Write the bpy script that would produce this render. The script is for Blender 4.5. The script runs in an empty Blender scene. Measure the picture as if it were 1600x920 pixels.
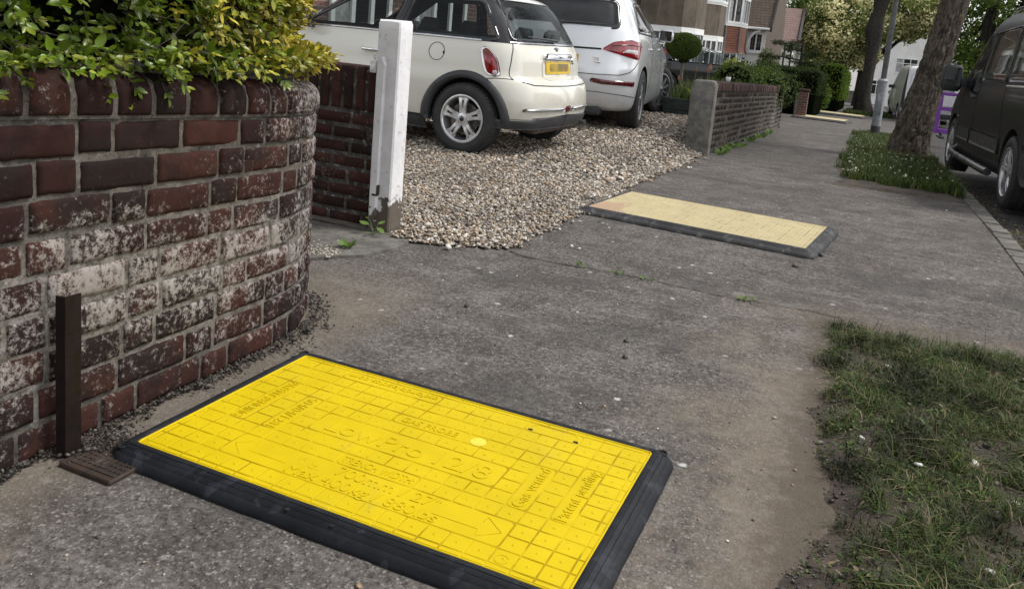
import bpy, bmesh, math, random
import numpy as np
from mathutils import Vector, Matrix, noise
R = math.radians
scene = bpy.context.scene
COL = scene.collection

# ------------------------------------------------------------------ camera
FPX = 1318.6
cam_data = bpy.data.cameras.new("camera")
cam_data.sensor_width = 36.0
cam_data.lens = FPX / 1600 * 36.0
cam_data.shift_y = -(460 - 269.6) / 1600
cam_data.clip_start = 0.05
cam_data.clip_end = 1500
cam = bpy.data.objects.new("camera", cam_data)
COL.objects.link(cam)
right = Vector((0.91443124, 0.39502538, 0.08815023))
down = Vector((0.14662798, -0.12032448, -0.98184635))
fwd = Vector((-0.3772476, 0.91075626, -0.16795024))
m3 = Matrix((right, -down, -fwd)).transposed()
cam.matrix_world = Matrix.Translation((0, 0, 1.1315)) @ m3.to_4x4()
scene.camera = cam

# ------------------------------------------------------------------ light
SUN_EL, SUN_AZ = 55.0, 28.0       # azimuth of the sun, degrees anticlockwise from +X
world = bpy.data.worlds.new("World")
scene.world = world
world.use_nodes = True
wn = world.node_tree.nodes
wl = world.node_tree.links
wn.clear()
wo = wn.new("ShaderNodeOutputWorld")
wb = wn.new("ShaderNodeBackground")
sky = wn.new("ShaderNodeTexSky")
sky.sky_type = 'NISHITA'
sky.sun_disc = False
sky.sun_elevation = R(SUN_EL)
sky.sun_rotation = R(90 - SUN_AZ)
sky.air_density = 1.0
sky.dust_density = 1.2
hs = wn.new("ShaderNodeHueSaturation")
hs.inputs['Saturation'].default_value = 0.16
wtc = wn.new("ShaderNodeTexCoord")
wnz = wn.new("ShaderNodeTexNoise")
wnz.inputs['Scale'].default_value = 2.2
wnz.inputs['Detail'].default_value = 7
wnz.inputs['Roughness'].default_value = 0.6
wr = wn.new("ShaderNodeMapRange")
wr.inputs[1].default_value = 0.35
wr.inputs[2].default_value = 0.68
wr.inputs[3].default_value = 1.15
wr.inputs[4].default_value = 2.6
wm = wn.new("ShaderNodeMix")
wm.data_type = 'RGBA'
wm.blend_type = 'MULTIPLY'
wm.inputs[0].default_value = 1.0
wl.new(sky.outputs[0], hs.inputs['Color'])
wl.new(wtc.outputs['Generated'], wnz.inputs['Vector'])
wl.new(wnz.outputs['Fac'], wr.inputs[0])
wl.new(hs.outputs[0], wm.inputs[6])
wl.new(wr.outputs[0], wm.inputs[7])
wl.new(wm.outputs[2], wb.inputs['Color'])
wb.inputs['Strength'].default_value = 0.10
wl.new(wb.outputs[0], wo.inputs[0])
sd = bpy.data.lights.new("sun", 'SUN')
sd.energy = 2.15
sd.angle = R(14)
sd.color = (1.0, 0.96, 0.9)
so = bpy.data.objects.new("sun", sd)
COL.objects.link(so)
sdir = Vector((math.cos(R(SUN_EL)) * math.cos(R(SUN_AZ)), math.cos(R(SUN_EL)) * math.sin(R(SUN_AZ)), math.sin(R(SUN_EL))))
so.rotation_euler = sdir.to_track_quat('Z', 'Y').to_euler()
scene.view_settings.view_transform = 'Standard'
scene.view_settings.look = 'None'
scene.view_settings.exposure = 0.48
scene.view_settings.gamma = 1.0
scene.view_settings.use_curve_mapping = False

# ------------------------------------------------------------------ helpers
def new_mesh(name, V, F, mats, parent=None, smooth=False, mi=None, cols=None, sharp=None):
    """V (n,3) array, F list of index tuples or (m,k) array"""
    me = bpy.data.meshes.new(name)
    V = np.asarray(V, dtype=np.float32)
    if isinstance(F, np.ndarray):
        m, k = F.shape
        me.vertices.add(len(V)); me.vertices.foreach_set('co', V.ravel())
        me.loops.add(m * k); me.loops.foreach_set('vertex_index', F.ravel().astype(np.int32))
        me.polygons.add(m); me.polygons.foreach_set('loop_start', (np.arange(m) * k).astype(np.int32))
        try: me.polygons.foreach_set('loop_total', np.full(m, k, dtype=np.int32))
        except Exception: pass
    else:
        me.from_pydata(V.tolist(), [], F)
    if not isinstance(mats, (list, tuple)): mats = [mats]
    for m_ in mats: me.materials.append(m_)
    if mi is not None: me.polygons.foreach_set('material_index', np.asarray(mi, dtype=np.int32))
    if smooth: me.polygons.foreach_set('use_smooth', np.ones(len(me.polygons), dtype=bool))
    me.update(calc_edges=True)
    me.validate()
    if cols is not None:
        a = me.color_attributes.new('col', 'FLOAT_COLOR', 'POINT')
        c = np.ones((len(V), 4), dtype=np.float32); cols = np.asarray(cols); c[:, :cols.shape[1]] = cols
        if len(a.data) == len(V): a.data.foreach_set('color', c.ravel())
    if sharp is not None and smooth:
        try: me.set_sharp_from_angle(angle=R(sharp))
        except Exception: pass
    o = bpy.data.objects.new(name, me)
    COL.objects.link(o)
    if parent: o.parent = parent
    return o

def tag(o, label, cat, group=None, kind=None):
    if label: o['label'] = label
    if cat: o['category'] = cat
    if group: o['group'] = group
    if kind: o['kind'] = kind
    return o

def structure(o):
    o['kind'] = 'structure'; return o

def empty(name, loc, rz=0, label=None, cat=None, group=None):
    o = bpy.data.objects.new(name, None)
    o.empty_display_size = 0.2
    o.location = loc; o.rotation_euler = (0, 0, rz)
    COL.objects.link(o)
    return tag(o, label, cat, group)

def copy_tree(o, parent=None):
    c = o.copy(); COL.objects.link(c)
    if parent: c.parent = parent
    for ch in list(o.children): copy_tree(ch, c)
    return c

class MB:
    def __init__(s): s.v = []; s.f = []; s.m = []; s.c = []; s.cur = 0; s.col = (1, 1, 1)
    def add(s, V, F, mi=None, cols=None):
        n = len(s.v)
        V = [tuple(p) for p in V]
        s.v += V
        s.c += ([s.col] * len(V) if cols is None else [tuple(c) for c in cols])
        for f in F:
            s.f.append(tuple(i + n for i in f)); s.m.append(s.cur if mi is None else mi)
    def box(s, x0, x1, y0, y1, z0, z1, b=0.0, T=None):
        if b <= 0:
            V = [(x0, y0, z0), (x1, y0, z0), (x1, y1, z0), (x0, y1, z0), (x0, y0, z1), (x1, y0, z1), (x1, y1, z1), (x0, y1, z1)]
            F = [(0, 3, 2, 1), (4, 5, 6, 7), (0, 1, 5, 4), (1, 2, 6, 5), (2, 3, 7, 6), (3, 0, 4, 7)]
        else:
            def ring(z, i):
                return [(x0 + i, y0 + b, z), (x0 + b, y0 + i, z), (x1 - b, y0 + i, z), (x1 - i, y0 + b, z), (x1 - i, y1 - b, z), (x1 - b, y1 - i, z), (x0 + b, y1 - i, z), (x0 + i, y1 - b, z)]
            V = ring(z0, b * .6) + ring(z0 + b, 0) + ring(z1 - b, 0) + ring(z1, b * .6)
            F = [tuple(range(7, -1, -1)), tuple(range(24, 32))]
            for k in range(3):
                for i in range(8):
                    j = (i + 1) % 8
                    F.append((k * 8 + i, k * 8 + j, k * 8 + 8 + j, k * 8 + 8 + i))
        if T is not None: V = [T @ Vector(p) for p in V]
        s.add(V, F)
    def tube(s, pts, r, n=10, cap=True):
        pts = [Vector(p) for p in pts]
        rr = r if isinstance(r, (list, tuple)) else [r] * len(pts)
        V = []; F = []
        up = Vector((0, 0, 1)); prev = None
        for i, p in enumerate(pts):
            t = (pts[min(i + 1, len(pts) - 1)] - pts[max(i - 1, 0)]).normalized()
            if prev is None:
                a = t.cross(up)
                if a.length < 1e-3: a = t.cross(Vector((1, 0, 0)))
            else:
                a = prev - t * prev.dot(t)
            a.normalize(); b = t.cross(a); prev = a
            for k in range(n):
                th = 2 * math.pi * k / n
                V.append(p + (a * math.cos(th) + b * math.sin(th)) * rr[i])
        for i in range(len(pts) - 1):
            for k in range(n):
                F.append((i * n + k, i * n + (k + 1) % n, (i + 1) * n + (k + 1) % n, (i + 1) * n + k))
        if cap:
            F.append(tuple(range(n - 1, -1, -1))); F.append(tuple((len(pts) - 1) * n + k for k in range(n)))
        s.add(V, F)
    def lathe(s, prof, n=32, T=None, closed=False):
        """prof list of (r, h): revolve about local x axis (h along x)"""
        V = []; F = []
        for k in range(n):
            th = 2 * math.pi * k / n
            for r, h in prof: V.append(Vector((h, r * math.cos(th), r * math.sin(th))))
        m = len(prof)
        for k in range(n):
            k2 = (k + 1) % n
            for i in range(m - 1 if not closed else m):
                i2 = (i + 1) % m
                F.append((k * m + i, k * m + i2, k2 * m + i2, k2 * m + i))
        if T is not None: V = [T @ p for p in V]
        s.add(V, F)
    def prism(s, poly, z0, z1, T=None):
        n = len(poly)
        V = [(x, y, z0) for x, y in poly] + [(x, y, z1) for x, y in poly]
        F = [tuple(range(n - 1, -1, -1)), tuple(range(n, 2 * n))] + [(i, (i + 1) % n, n + (i + 1) % n, n + i) for i in range(n)]
        if T is not None: V = [T @ Vector(p) for p in V]
        s.add(V, F)
    def quad(s, a, b, c, d): s.add([a, b, c, d], [(0, 1, 2, 3)])
    def build(s, name, mats, parent=None, smooth=False, sharp=None, cols=False):
        return new_mesh(name, np.array([tuple(p) for p in s.v]), s.f, mats, parent, smooth, s.m, np.array(s.c) if cols else None, sharp)

def text_mesh(txt, size, T, extr, font_space=1.0, align='LEFT', bold=0.0):
    cu = bpy.data.curves.new("lettering", 'FONT')
    cu.body = txt; cu.size = size; cu.extrude = extr; cu.align_x = align; cu.space_character = font_space
    cu.resolution_u = 3; cu.offset = bold
    o = bpy.data.objects.new("lettering", cu)
    COL.objects.link(o)
    dg = bpy.context.evaluated_depsgraph_get()
    me = bpy.data.meshes.new_from_object(o.evaluated_get(dg))
    V = [T @ v.co for v in me.vertices]; F = [tuple(p.vertices) for p in me.polygons]
    bpy.data.objects.remove(o); bpy.data.curves.remove(cu); bpy.data.meshes.remove(me)
    return V, F

def pchip(xs, ys):
    xs = np.array(xs, float); ys = np.array(ys, float)
    h = np.diff(xs); d = np.diff(ys) / h
    m = np.zeros(len(xs)); m[0] = d[0]; m[-1] = d[-1]
    for i in range(1, len(xs) - 1):
        if d[i - 1] * d[i] > 0:
            w1 = 2 * h[i] + h[i - 1]; w2 = h[i] + 2 * h[i - 1]
            m[i] = (w1 + w2) / (w1 / d[i - 1] + w2 / d[i])
    def f(x):
        x = min(max(x, xs[0]), xs[-1])
        i = min(max(int(np.searchsorted(xs, x) - 1), 0), len(h) - 1)
        t = (x - xs[i]) / h[i]
        return ((2 * t**3 - 3 * t**2 + 1) * ys[i] + (t**3 - 2 * t**2 + t) * h[i] * m[i] + (-2 * t**3 + 3 * t**2) * ys[i + 1] + (t**3 - t**2) * h[i] * m[i + 1])
    return f

# street falls gently away; the drive stays level
def fall(y):
    t = y - 6.0
    return -0.036 * (math.sqrt(t * t + 1) + t) / 2
def sstep(a, b, x):
    t = min(max((x - a) / (b - a), 0), 1); return t * t * (3 - 2 * t)
def H(x, y):
    z = fall(y)
    if x < -1.7:
        k = sstep(-1.7, -2.2, x) * (1 - sstep(13.5, 20, y))
        z = z * (1 - k)
    return z

# ------------------------------------------------------------------ materials
def nmat(name):
    m = bpy.data.materials.new(name); m.use_nodes = True
    nt = m.node_tree
    return m, nt, nt.nodes['Principled BSDF'], nt.nodes['Material Output']
def node(nt, t, **kw):
    n = nt.nodes.new(t)
    for k, v in kw.items():
        if k in n.inputs: n.inputs[k].default_value = v
        else: setattr(n, k, v)
    return n
def mixc(nt, fac, a, b, mode='MIX'):
    n = nt.nodes.new('ShaderNodeMix'); n.data_type = 'RGBA'; n.blend_type = mode
    for i, v in ((0, fac), (6, a), (7, b)):
        if hasattr(v, 'links'): nt.links.new(v, n.inputs[i])
        elif i == 0: n.inputs[0].default_value = v
        else: n.inputs[i].default_value = (*v[:3], 1)
    return n.outputs[2]
def mth(nt, op, a, b=0.0, clamp=False):
    n = nt.nodes.new('ShaderNodeMath'); n.operation = op; n.use_clamp = clamp
    for i, v in enumerate((a, b)):
        if hasattr(v, 'links'): nt.links.new(v, n.inputs[i])
        else: n.inputs[i].default_value = v
    return n.outputs[0]
def rng(nt, v, a, b, c=0.0, d=1.0):
    n = nt.nodes.new('ShaderNodeMapRange'); n.interpolation_type = 'SMOOTHSTEP'
    nt.links.new(v, n.inputs[0])
    for i, x in enumerate((a, b, c, d)): n.inputs[i + 1].default_value = x
    return n.outputs[0]
def pos(nt, kind='obj'):
    if kind == 'world': return nt.nodes.new('ShaderNodeNewGeometry').outputs['Position']
    return nt.nodes.new('ShaderNodeTexCoord').outputs['Object']
def nz(nt, vec, scale, detail=4, rough=0.55, dist=0.0):
    n = node(nt, 'ShaderNodeTexNoise', Scale=scale, Detail=detail, Roughness=rough, Distortion=dist)
    nt.links.new(vec, n.inputs['Vector']); return n.outputs['Fac']
def vor(nt, vec, scale, out='Distance', feature='F1', rnd=1.0):
    n = node(nt, 'ShaderNodeTexVoronoi', Scale=scale, Randomness=rnd); n.feature = feature
    nt.links.new(vec, n.inputs['Vector']); return n.outputs[out]
def stretch(nt, vec, s):
    n = nt.nodes.new('ShaderNodeMapping'); n.inputs['Scale'].default_value = s
    nt.links.new(vec, n.inputs[0]); return n.outputs[0]
def bump(nt, bs, h, strength=0.5, dist=0.01):
    n = node(nt, 'ShaderNodeBump', Strength=strength, Distance=dist)
    nt.links.new(h, n.inputs['Height']); nt.links.new(n.outputs[0], bs.inputs['Normal']); return n

def simple(name, c1, c2=None, scale=8, rough=0.6, metal=0.0, bmp=0.0, bscale=60, spec=None, coat=0.0, dirt=0.0, dirtc=(0.05, 0.045, 0.04), rv=0.1, attr=False):
    """mottled two-tone surface with fine bump and rough variation"""
    m, nt, b, _ = nmat(name)
    p = pos(nt)
    if c2 is None: c2 = tuple(c * 0.82 for c in c1)
    n1 = nz(nt, p, scale, 6, 0.6)
    c = mixc(nt, rng(nt, n1, 0.35, 0.65), c1, c2)
    if attr:
        a = nt.nodes.new('ShaderNodeVertexColor'); a.layer_name = 'col'
        c = mixc(nt, 1.0, c, a.outputs[0], 'MULTIPLY')
    if dirt > 0:
        nd = nz(nt, p, scale * 3.1, 8, 0.7)
        c = mixc(nt, rng(nt, nd, 0.66 - dirt * .3, 0.8 - dirt * .25, 0, 0.85), c, dirtc)
    nt.links.new(c, b.inputs['Base Color'])
    r = rng(nt, nz(nt, p, scale * 2, 5), 0.3, 0.7, max(rough - rv, 0.02), min(rough + rv, 1))
    nt.links.new(r, b.inputs['Roughness'])
    b.inputs['Metallic'].default_value = metal
    if spec is not None: b.inputs['Specular IOR Level'].default_value = spec
    if coat: b.inputs['Coat Weight'].default_value = coat; b.inputs['Coat Roughness'].default_value = 0.04
    if bmp: bump(nt, b, nz(nt, p, bscale, 5, 0.65), bmp, 0.004)
    return m

def leafmat(name, trans=0.3, rough=0.45, tint=(1, 1, 1), spec=0.14):
    m, nt, b, out = nmat(name)
    a = nt.nodes.new('ShaderNodeVertexColor'); a.layer_name = 'col'
    n = nz(nt, pos(nt), 35, 3)
    c = mixc(nt, 1.0, a.outputs[0], mixc(nt, n, (0.7, 0.7, 0.65), (1.25, 1.2, 1.1)), 'MULTIPLY')
    c = mixc(nt, 1.0, c, tint, 'MULTIPLY')
    nt.links.new(c, b.inputs['Base Color'])
    b.inputs['Roughness'].default_value = rough
    b.inputs['Specular IOR Level'].default_value = spec
    t = node(nt, 'ShaderNodeBsdfTranslucent')
    nt.links.new(c, t.inputs['Color'])
    mx = node(nt, 'ShaderNodeMixShader'); mx.inputs[0].default_value = trans
    nt.links.new(b.outputs[0], mx.inputs[1]); nt.links.new(t.outputs[0], mx.inputs[2]); nt.links.new(mx.outputs[0], out.inputs[0])
    return m

def glassmat(name, tint=(0.02, 0.025, 0.025), alpha=0.45):
    m, nt, b, out = nmat(name)
    b.inputs['Base Color'].default_value = (*tint, 1)
    n = nz(nt, pos(nt), 3, 3)
    nt.links.new(rng(nt, n, 0.3, 0.7, 0.015, 0.05), b.inputs['Roughness'])
    b.inputs['Specular IOR Level'].default_value = 0.75
    tr = node(nt, 'ShaderNodeBsdfTransparent'); tr.inputs[0].default_value = (0.75, 0.8, 0.79, 1)
    mx = node(nt, 'ShaderNodeMixShader'); mx.inputs[0].default_value = alpha
    nt.links.new(tr.outputs[0], mx.inputs[1]); nt.links.new(b.outputs[0], mx.inputs[2]); nt.links.new(mx.outputs[0], out.inputs[0])
    return m
rnd = random.Random(7)
nr_ = np.random.default_rng(11)

# ------------------------------------------------------------------ asphalt, concrete, soil
def asphalt_mat(name, base, sand=0.0, near=True):
    m, nt, b, _ = nmat(name)
    p = pos(nt)
    big = nz(nt, p, 1.1, 6, 0.62, 0.6)
    mid = nz(nt, p, 5.5, 8, 0.68)
    fine = nz(nt, p, 140, 3, 0.7)
    c = mixc(nt, rng(nt, big, 0.3, 0.7), tuple(x * 0.78 for x in base), tuple(x * 1.22 for x in base))
    c = mixc(nt, rng(nt, mid, 0.36, 0.66, 0, 0.85), c, (base[0] * 0.55, base[1] * 0.53, base[2] * 0.52))
    # aggregate showing through
    v = vor(nt, p, 170, 'Color')
    sep = nt.nodes.new('ShaderNodeSeparateColor'); nt.links.new(v, sep.inputs[0])
    c = mixc(nt, rng(nt, sep.outputs[0], 0.80, 0.97, 0, 0.55), c, (0.24, 0.225, 0.21))
    c = mixc(nt, rng(nt, sep.outputs[1], 0.8, 0.97, 0, 0.6), c, (0.025, 0.024, 0.024))
    c = mixc(nt, 0.8, c, mixc(nt, fine, (0.3, 0.3, 0.3), (1.72, 1.7, 1.68)), 'MULTIPLY')
    gr = nz(nt, p, 48, 6, 0.75)
    c = mixc(nt, 0.9, c, mixc(nt, rng(nt, gr, .3, .7), (0.5, 0.49, 0.48), (1.55, 1.53, 1.5)), 'MULTIPLY')
    # scuffs: pale stretched streaks
    st = nz(nt, stretch(nt, p, (3.0, 11.0, 1.0)), 1.4, 9, 0.72)
    c = mixc(nt, rng(nt, st, 0.54, 0.72, 0, 0.6), c, (0.225, 0.212, 0.2))
    dk = nz(nt, stretch(nt, p, (1.0, 1.9, 1.0)), 0.9, 7, 0.6, 1.0)
    c = mixc(nt, rng(nt, dk, 0.52, 0.64, 0, 0.5), c, (0.055, 0.052, 0.05))
    gum = vor(nt, p, 3.1)
    c = mixc(nt, rng(nt, gum, 0.075, 0.06, 0, 0.6), c, (0.05, 0.048, 0.046))
    # small white droppings of plaster and chalk
    wv = vor(nt, p, 9.0, 'Distance'); wn2 = nz(nt, p, 60, 5, 0.7); wn3 = nz(nt, p, 2.3, 3)
    k = mth(nt, 'MULTIPLY', rng(nt, mth(nt, 'ADD', wv, mth(nt, 'MULTIPLY', wn2, 0.25)), 0.26, 0.17), rng(nt, wn3, 0.46, 0.58))
    c = mixc(nt, k, c, (0.42, 0.41, 0.40))
    # trodden sandy soil spreading from the verge and the wall foot
    sx = nt.nodes.new('ShaderNodeSeparateXYZ'); nt.links.new(p, sx.inputs[0])
    sn = nz(nt, p, 1.6, 8, 0.66, 0.5); sn2 = nz(nt, p, 14, 7, 0.7)
    if near:
        e = mth(nt, 'ADD', sx.outputs[0], mth(nt, 'MULTIPLY', mth(nt, 'SUBTRACT', sn, 0.5), 1.5))
        e = mth(nt, 'ADD', e, mth(nt, 'MULTIPLY', mth(nt, 'SUBTRACT', sn2, 0.5), 0.5))
        ya = rng(nt, mth(nt, 'ADD', sx.outputs[1], mth(nt, 'MULTIPLY', sn, 0.8)), 4.7, 3.9)
        s1 = mth(nt, 'MULTIPLY', rng(nt, e, -0.55, 0.02), ya)
        wv2 = mth(nt, 'MULTIPLY', rng(nt, mth(nt, 'ADD', sx.outputs[0], mth(nt, 'MULTIPLY', mth(nt, 'SUBTRACT', sn2, 0.5), 0.35)), -1.45, -1.72), rng(nt, sx.outputs[1], 3.4, 2.6))
        s1 = mth(nt, 'MAXIMUM', s1, mth(nt, 'MULTIPLY', wv2, 0.8))
    else:
        s1 = mth(nt, 'MULTIPLY', rng(nt, sn, 0.62, 0.7), 0.0)
    s2 = mth(nt, 'MULTIPLY', rng(nt, mth(nt, 'ADD', sx.outputs[0], mth(nt, 'MULTIPLY', mth(nt, 'SUBTRACT', sn2, 0.5), 0.5)), -0.15, -0.02), ya) if near else 0.0
    patches = mth(nt, 'MULTIPLY', rng(nt, sn, 0.60, 0.70), rng(nt, sn2, 0.40, 0.62))
    s1 = mth(nt, 'MAXIMUM', mth(nt, 'MULTIPLY', s1, 0.72), mth(nt, 'MULTIPLY', patches, 0.55))
    c = mixc(nt, s1, c, mixc(nt, mth(nt, 'ADD', mth(nt, 'MULTIPLY', sn2, .6), mth(nt, 'MULTIPLY', fine, .4)), (0.045, 0.036, 0.027), (0.31, 0.26, 0.205)))
    if near: c = mixc(nt, mth(nt, 'MULTIPLY', s2, 0.6), c, mixc(nt, sn2, (0.022, 0.017, 0.012), (0.085, 0.066, 0.05)))
    nt.links.new(c, b.inputs['Base Color'])
    b.inputs['Roughness'].default_value = 0.92
    b.inputs['Specular IOR Level'].default_value = 0.12
    h = mth(nt, 'ADD', mth(nt, 'MULTIPLY', vor(nt, p, 170), 0.6), mth(nt, 'MULTIPLY', mid, 0.9))
    h = mth(nt, 'ADD', h, mth(nt, 'MULTIPLY', fine, 0.35))
    bump(nt, b, h, 0.55, 0.004)
    return m

def soil_mat(name, a, bcol):
    m, nt, b, _ = nmat(name)
    p = pos(nt)
    n1 = nz(nt, p, 4, 8, 0.7); n2 = nz(nt, p, 45, 6, 0.7)
    c = mixc(nt, rng(nt, n1, 0.35, 0.65), a, bcol)
    c = mixc(nt, 0.75, c, mixc(nt, n2, (0.35, 0.35, 0.35), (1.6, 1.55, 1.5)), 'MULTIPLY')
    v = vor(nt, p, 150, 'Color'); sep = nt.nodes.new('ShaderNodeSeparateColor'); nt.links.new(v, sep.inputs[0])
    c = mixc(nt, mth(nt, 'MULTIPLY', rng(nt, sep.outputs[0], 0.86, 0.98, 0, 0.6), rng(nt, n2, .45, .6)), c, (0.16, 0.135, 0.11))
    nt.links.new(c, b.inputs['Base Color']); b.inputs['Roughness'].default_value = 0.95
    bump(nt, b, mth(nt, 'ADD', n1, n2), 0.9, 0.012)
    return m

MAT_PAVE = asphalt_mat('pavement_asphalt', (0.112, 0.105, 0.100))
MAT_ROAD = asphalt_mat('road_asphalt', (0.042, 0.041, 0.040), near=False)
MAT_SOIL = soil_mat('verge_soil', (0.030, 0.023, 0.017), (0.075, 0.058, 0.043))
MAT_SOILDARK = soil_mat('dark_soil', (0.022, 0.017, 0.013), (0.05, 0.04, 0.03))
MAT_CONC = simple('old_concrete', (0.145, 0.135, 0.12), (0.08, 0.074, 0.066), 9, 0.9, bmp=0.5, bscale=90, dirt=0.5)
MAT_KERB = simple('kerb_granite', (0.13, 0.12, 0.107), (0.08, 0.073, 0.066), 6, 0.85, bmp=0.5, bscale=70, dirt=0.45, attr=True)
MAT_EARTH = soil_mat('garden_earth', (0.05, 0.055, 0.025), (0.09, 0.08, 0.05))

def sheet(name, xs, ys, off, mat, hfun=H, jit=None):
    nx, ny = len(xs), len(ys)
    V = np.zeros((nx * ny, 3))
    for j, y in enumerate(ys):
        for i, x in enumerate(xs):
            V[j * nx + i] = (x, y, hfun(x, y) + off + (jit(x, y) if jit else 0))
    F = np.array([(j * nx + i, j * nx + i + 1, (j + 1) * nx + i + 1, (j + 1) * nx + i) for j in range(ny - 1) for i in range(nx - 1)])
    return new_mesh(name, V, F, mat, smooth=True)

ysg = list(np.arange(-3, 20, 0.5)) + list(np.arange(20, 80, 2.0)) + [80, 100, 140, 200, 300, 420]
structure(sheet('ground', [-260, -120, -60, -30, -20, -14, -10, -8, -6, -4, -3, -2.4, -2.2, -2.05, -1.9, -1.75, -1.6, -1, 0, 1.05, 1.5, 3, 6, 10, 20, 60, 120, 260],
                [-80, -30, -10] + ysg, -0.16, MAT_EARTH))
structure(sheet('pavement', list(np.arange(-2.7, -1.5, 0.1)) + [-1.5, -1.2, -0.9, -0.6, -0.3, 0, 0.3, 0.6, 0.95], list(np.arange(-2, 14, 0.25)) + list(np.arange(14, 90, 1.0)), 0.0, MAT_PAVE, lambda x, y: fall(y)))
structure(sheet('road', [1.08, 1.6, 2.5, 4, 6, 8], list(np.arange(-3, 30, 0.5)) + list(np.arange(30, 120, 2.0)), -0.085, MAT_ROAD, lambda x, y: fall(y)))
structure(sheet('far_pavement', [8.1, 9, 10], list(np.arange(-3, 120, 3.0)), 0.0, MAT_PAVE, lambda x, y: fall(y)))

# drive bed under the gravel
MAT_BED = simple('gravel_bed', (0.13, 0.11, 0.09), (0.075, 0.065, 0.055), 30, 0.95, bmp=0.9, bscale=120)
def grav_edge(y):
    pts = [(3.70, -2.06), (3.79, -1.86), (3.96, -1.60), (5.04, -1.60), (6.92, -1.66), (8.6, -1.66), (10.0, -1.74), (10.4, -1.95), (14.5, -2.2)]
    for (a, xa), (b, xb) in zip(pts, pts[1:]):
        if a <= y <= b: return xa + (xb - xa) * (y - a) / (b - a)
    return -2.06 if y < 3.7 else -2.2
V = []; F = []
ysb = np.arange(3.72, 14.6, 0.12)
for j, y in enumerate(ysb):
    xe = grav_edge(y) - 0.02
    for i in range(12):
        x = xe - (i / 11.0) ** 1.6 * 8.5
        V.append((x, y, H(x, y) + 0.007 + min(0.012, i * 0.006)))
for j in range(len(ysb) - 1):
    for i in range(11):
        F.append((j * 12 + i, j * 12 + i + 1, (j + 1) * 12 + i + 1, (j + 1) * 12 + i))
structure(new_mesh('drive_bed', V, F, MAT_BED, smooth=True))

# pebbles
phi = (1 + 5 ** 0.5) / 2
ICO_V = np.array([(-1, phi, 0), (1, phi, 0), (-1, -phi, 0), (1, -phi, 0), (0, -1, phi), (0, 1, phi), (0, -1, -phi), (0, 1, -phi), (phi, 0, -1), (phi, 0, 1), (-phi, 0, -1), (-phi, 0, 1)]) / (1 + phi * phi) ** 0.5
ICO_F = np.array([(0, 11, 5), (0, 5, 1), (0, 1, 7), (0, 7, 10), (0, 10, 11), (1, 5, 9), (5, 11, 4), (11, 10, 2), (10, 7, 6), (7, 1, 8), (3, 9, 4), (3, 4, 2), (3, 2, 6), (3, 6, 8), (3, 8, 9), (4, 9, 5), (2, 4, 11), (6, 2, 10), (8, 6, 7), (9, 8, 1)])
def rot_mats(n, g, flat=None):
    q = g.normal(size=(n, 4)); q /= np.linalg.norm(q, axis=1)[:, None]
    w, x, y, z = q.T
    return np.stack([1 - 2 * (y * y + z * z), 2 * (x * y - z * w), 2 * (x * z + y * w), 2 * (x * y + z * w), 1 - 2 * (x * x + z * z), 2 * (y * z - x * w), 2 * (x * z - y * w), 2 * (y * z + x * w), 1 - 2 * (x * x + y * y)], 1).reshape(n, 3, 3)
def stones(name, P, S, cols, mat, g, flat=0.62, parent=None, smooth=True):
    n = len(P)
    base = ICO_V[None] * np.ones((n, 1, 1))
    base = base * (1 + g.normal(scale=0.10, size=(n, 12, 1)))
    sc = np.stack([np.ones(n), g.uniform(0.6, 1, n), g.uniform(0.42, 0.75, n)], 1)
    base = base * sc[:, None, :] * S[:, None, None]
    Rm = rot_mats(n, g)
    V = np.einsum('nij,nkj->nki', Rm, base)
    V[:, :, 2] *= flat
    V += P[:, None, :]
    F = (ICO_F[None] + (np.arange(n) * 12)[:, None, None]).reshape(-1, 3)
    return new_mesh(name, V.reshape(-1, 3), F, mat, parent, smooth, None, np.repeat(cols, 12, axis=0))
MAT_PEB = simple('pebble_stone', (1.0, 1.0, 1.0), (0.8, 0.78, 0.75), 90, 0.6, bmp=0.15, bscale=300, attr=True)
PAL = np.array([(0.34, 0.27, 0.19), (0.26, 0.20, 0.14), (0.42, 0.36, 0.29), (0.20, 0.185, 0.17), (0.55, 0.51, 0.46), (0.13, 0.11, 0.09), (0.30, 0.20, 0.12), (0.38, 0.34, 0.30), (0.07, 0.065, 0.06), (0.66, 0.63, 0.58)])
PW = np.array([.19, .13, .15, .13, .12, .08, .06, .07, .03, .04]); PW /= PW.sum()
def scatter_gravel(y0, y1, x0, dens, s0, s1, g):
    out = []
    n = int((y1 - y0) * (abs(x0) - 1.6) * dens)
    Y = g.uniform(y0, y1, n); X = g.uniform(x0, -1.55, n)
    e = np.array([grav_edge(y) + .07 * noise.noise((y * 4, 1, 1)) + .04 * noise.noise((y * 13, 2, 1)) - .02 for y in Y])
    d = e - X
    keep = (d > -0.02) | (g.uniform(size=n) < np.exp(np.minimum(d, 0) * 22) * 0.22)
    keep &= ~((X < -2.2) & (Y < 4.05) & (X > -4) & (Y < 3.9))
    X, Y, d = X[keep], Y[keep], d[keep]
    S = g.uniform(s0, s1, len(X)) * np.where(g.uniform(size=len(X)) < 0.15, 1.45, 1.0)
    Z = np.array([H(x, y) for x, y in zip(X, Y)]) + 0.010 + np.minimum(np.maximum(d, 0) * 0.06, 0.012) + g.uniform(-0.004, 0.009, len(X))
    return np.stack([X, Y, Z], 1), S
gp = [scatter_gravel(3.7, 6.2, -3.6, 4300, 0.008, 0.0150, nr_), scatter_gravel(6.2, 9.0, -5.0, 1500, 0.012, 0.020, nr_), scatter_gravel(9.0, 14.4, -4.6, 800, 0.016, 0.026, nr_)]
GP = np.concatenate([a for a, _ in gp]); GS = np.concatenate([b for _, b in gp])
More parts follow.
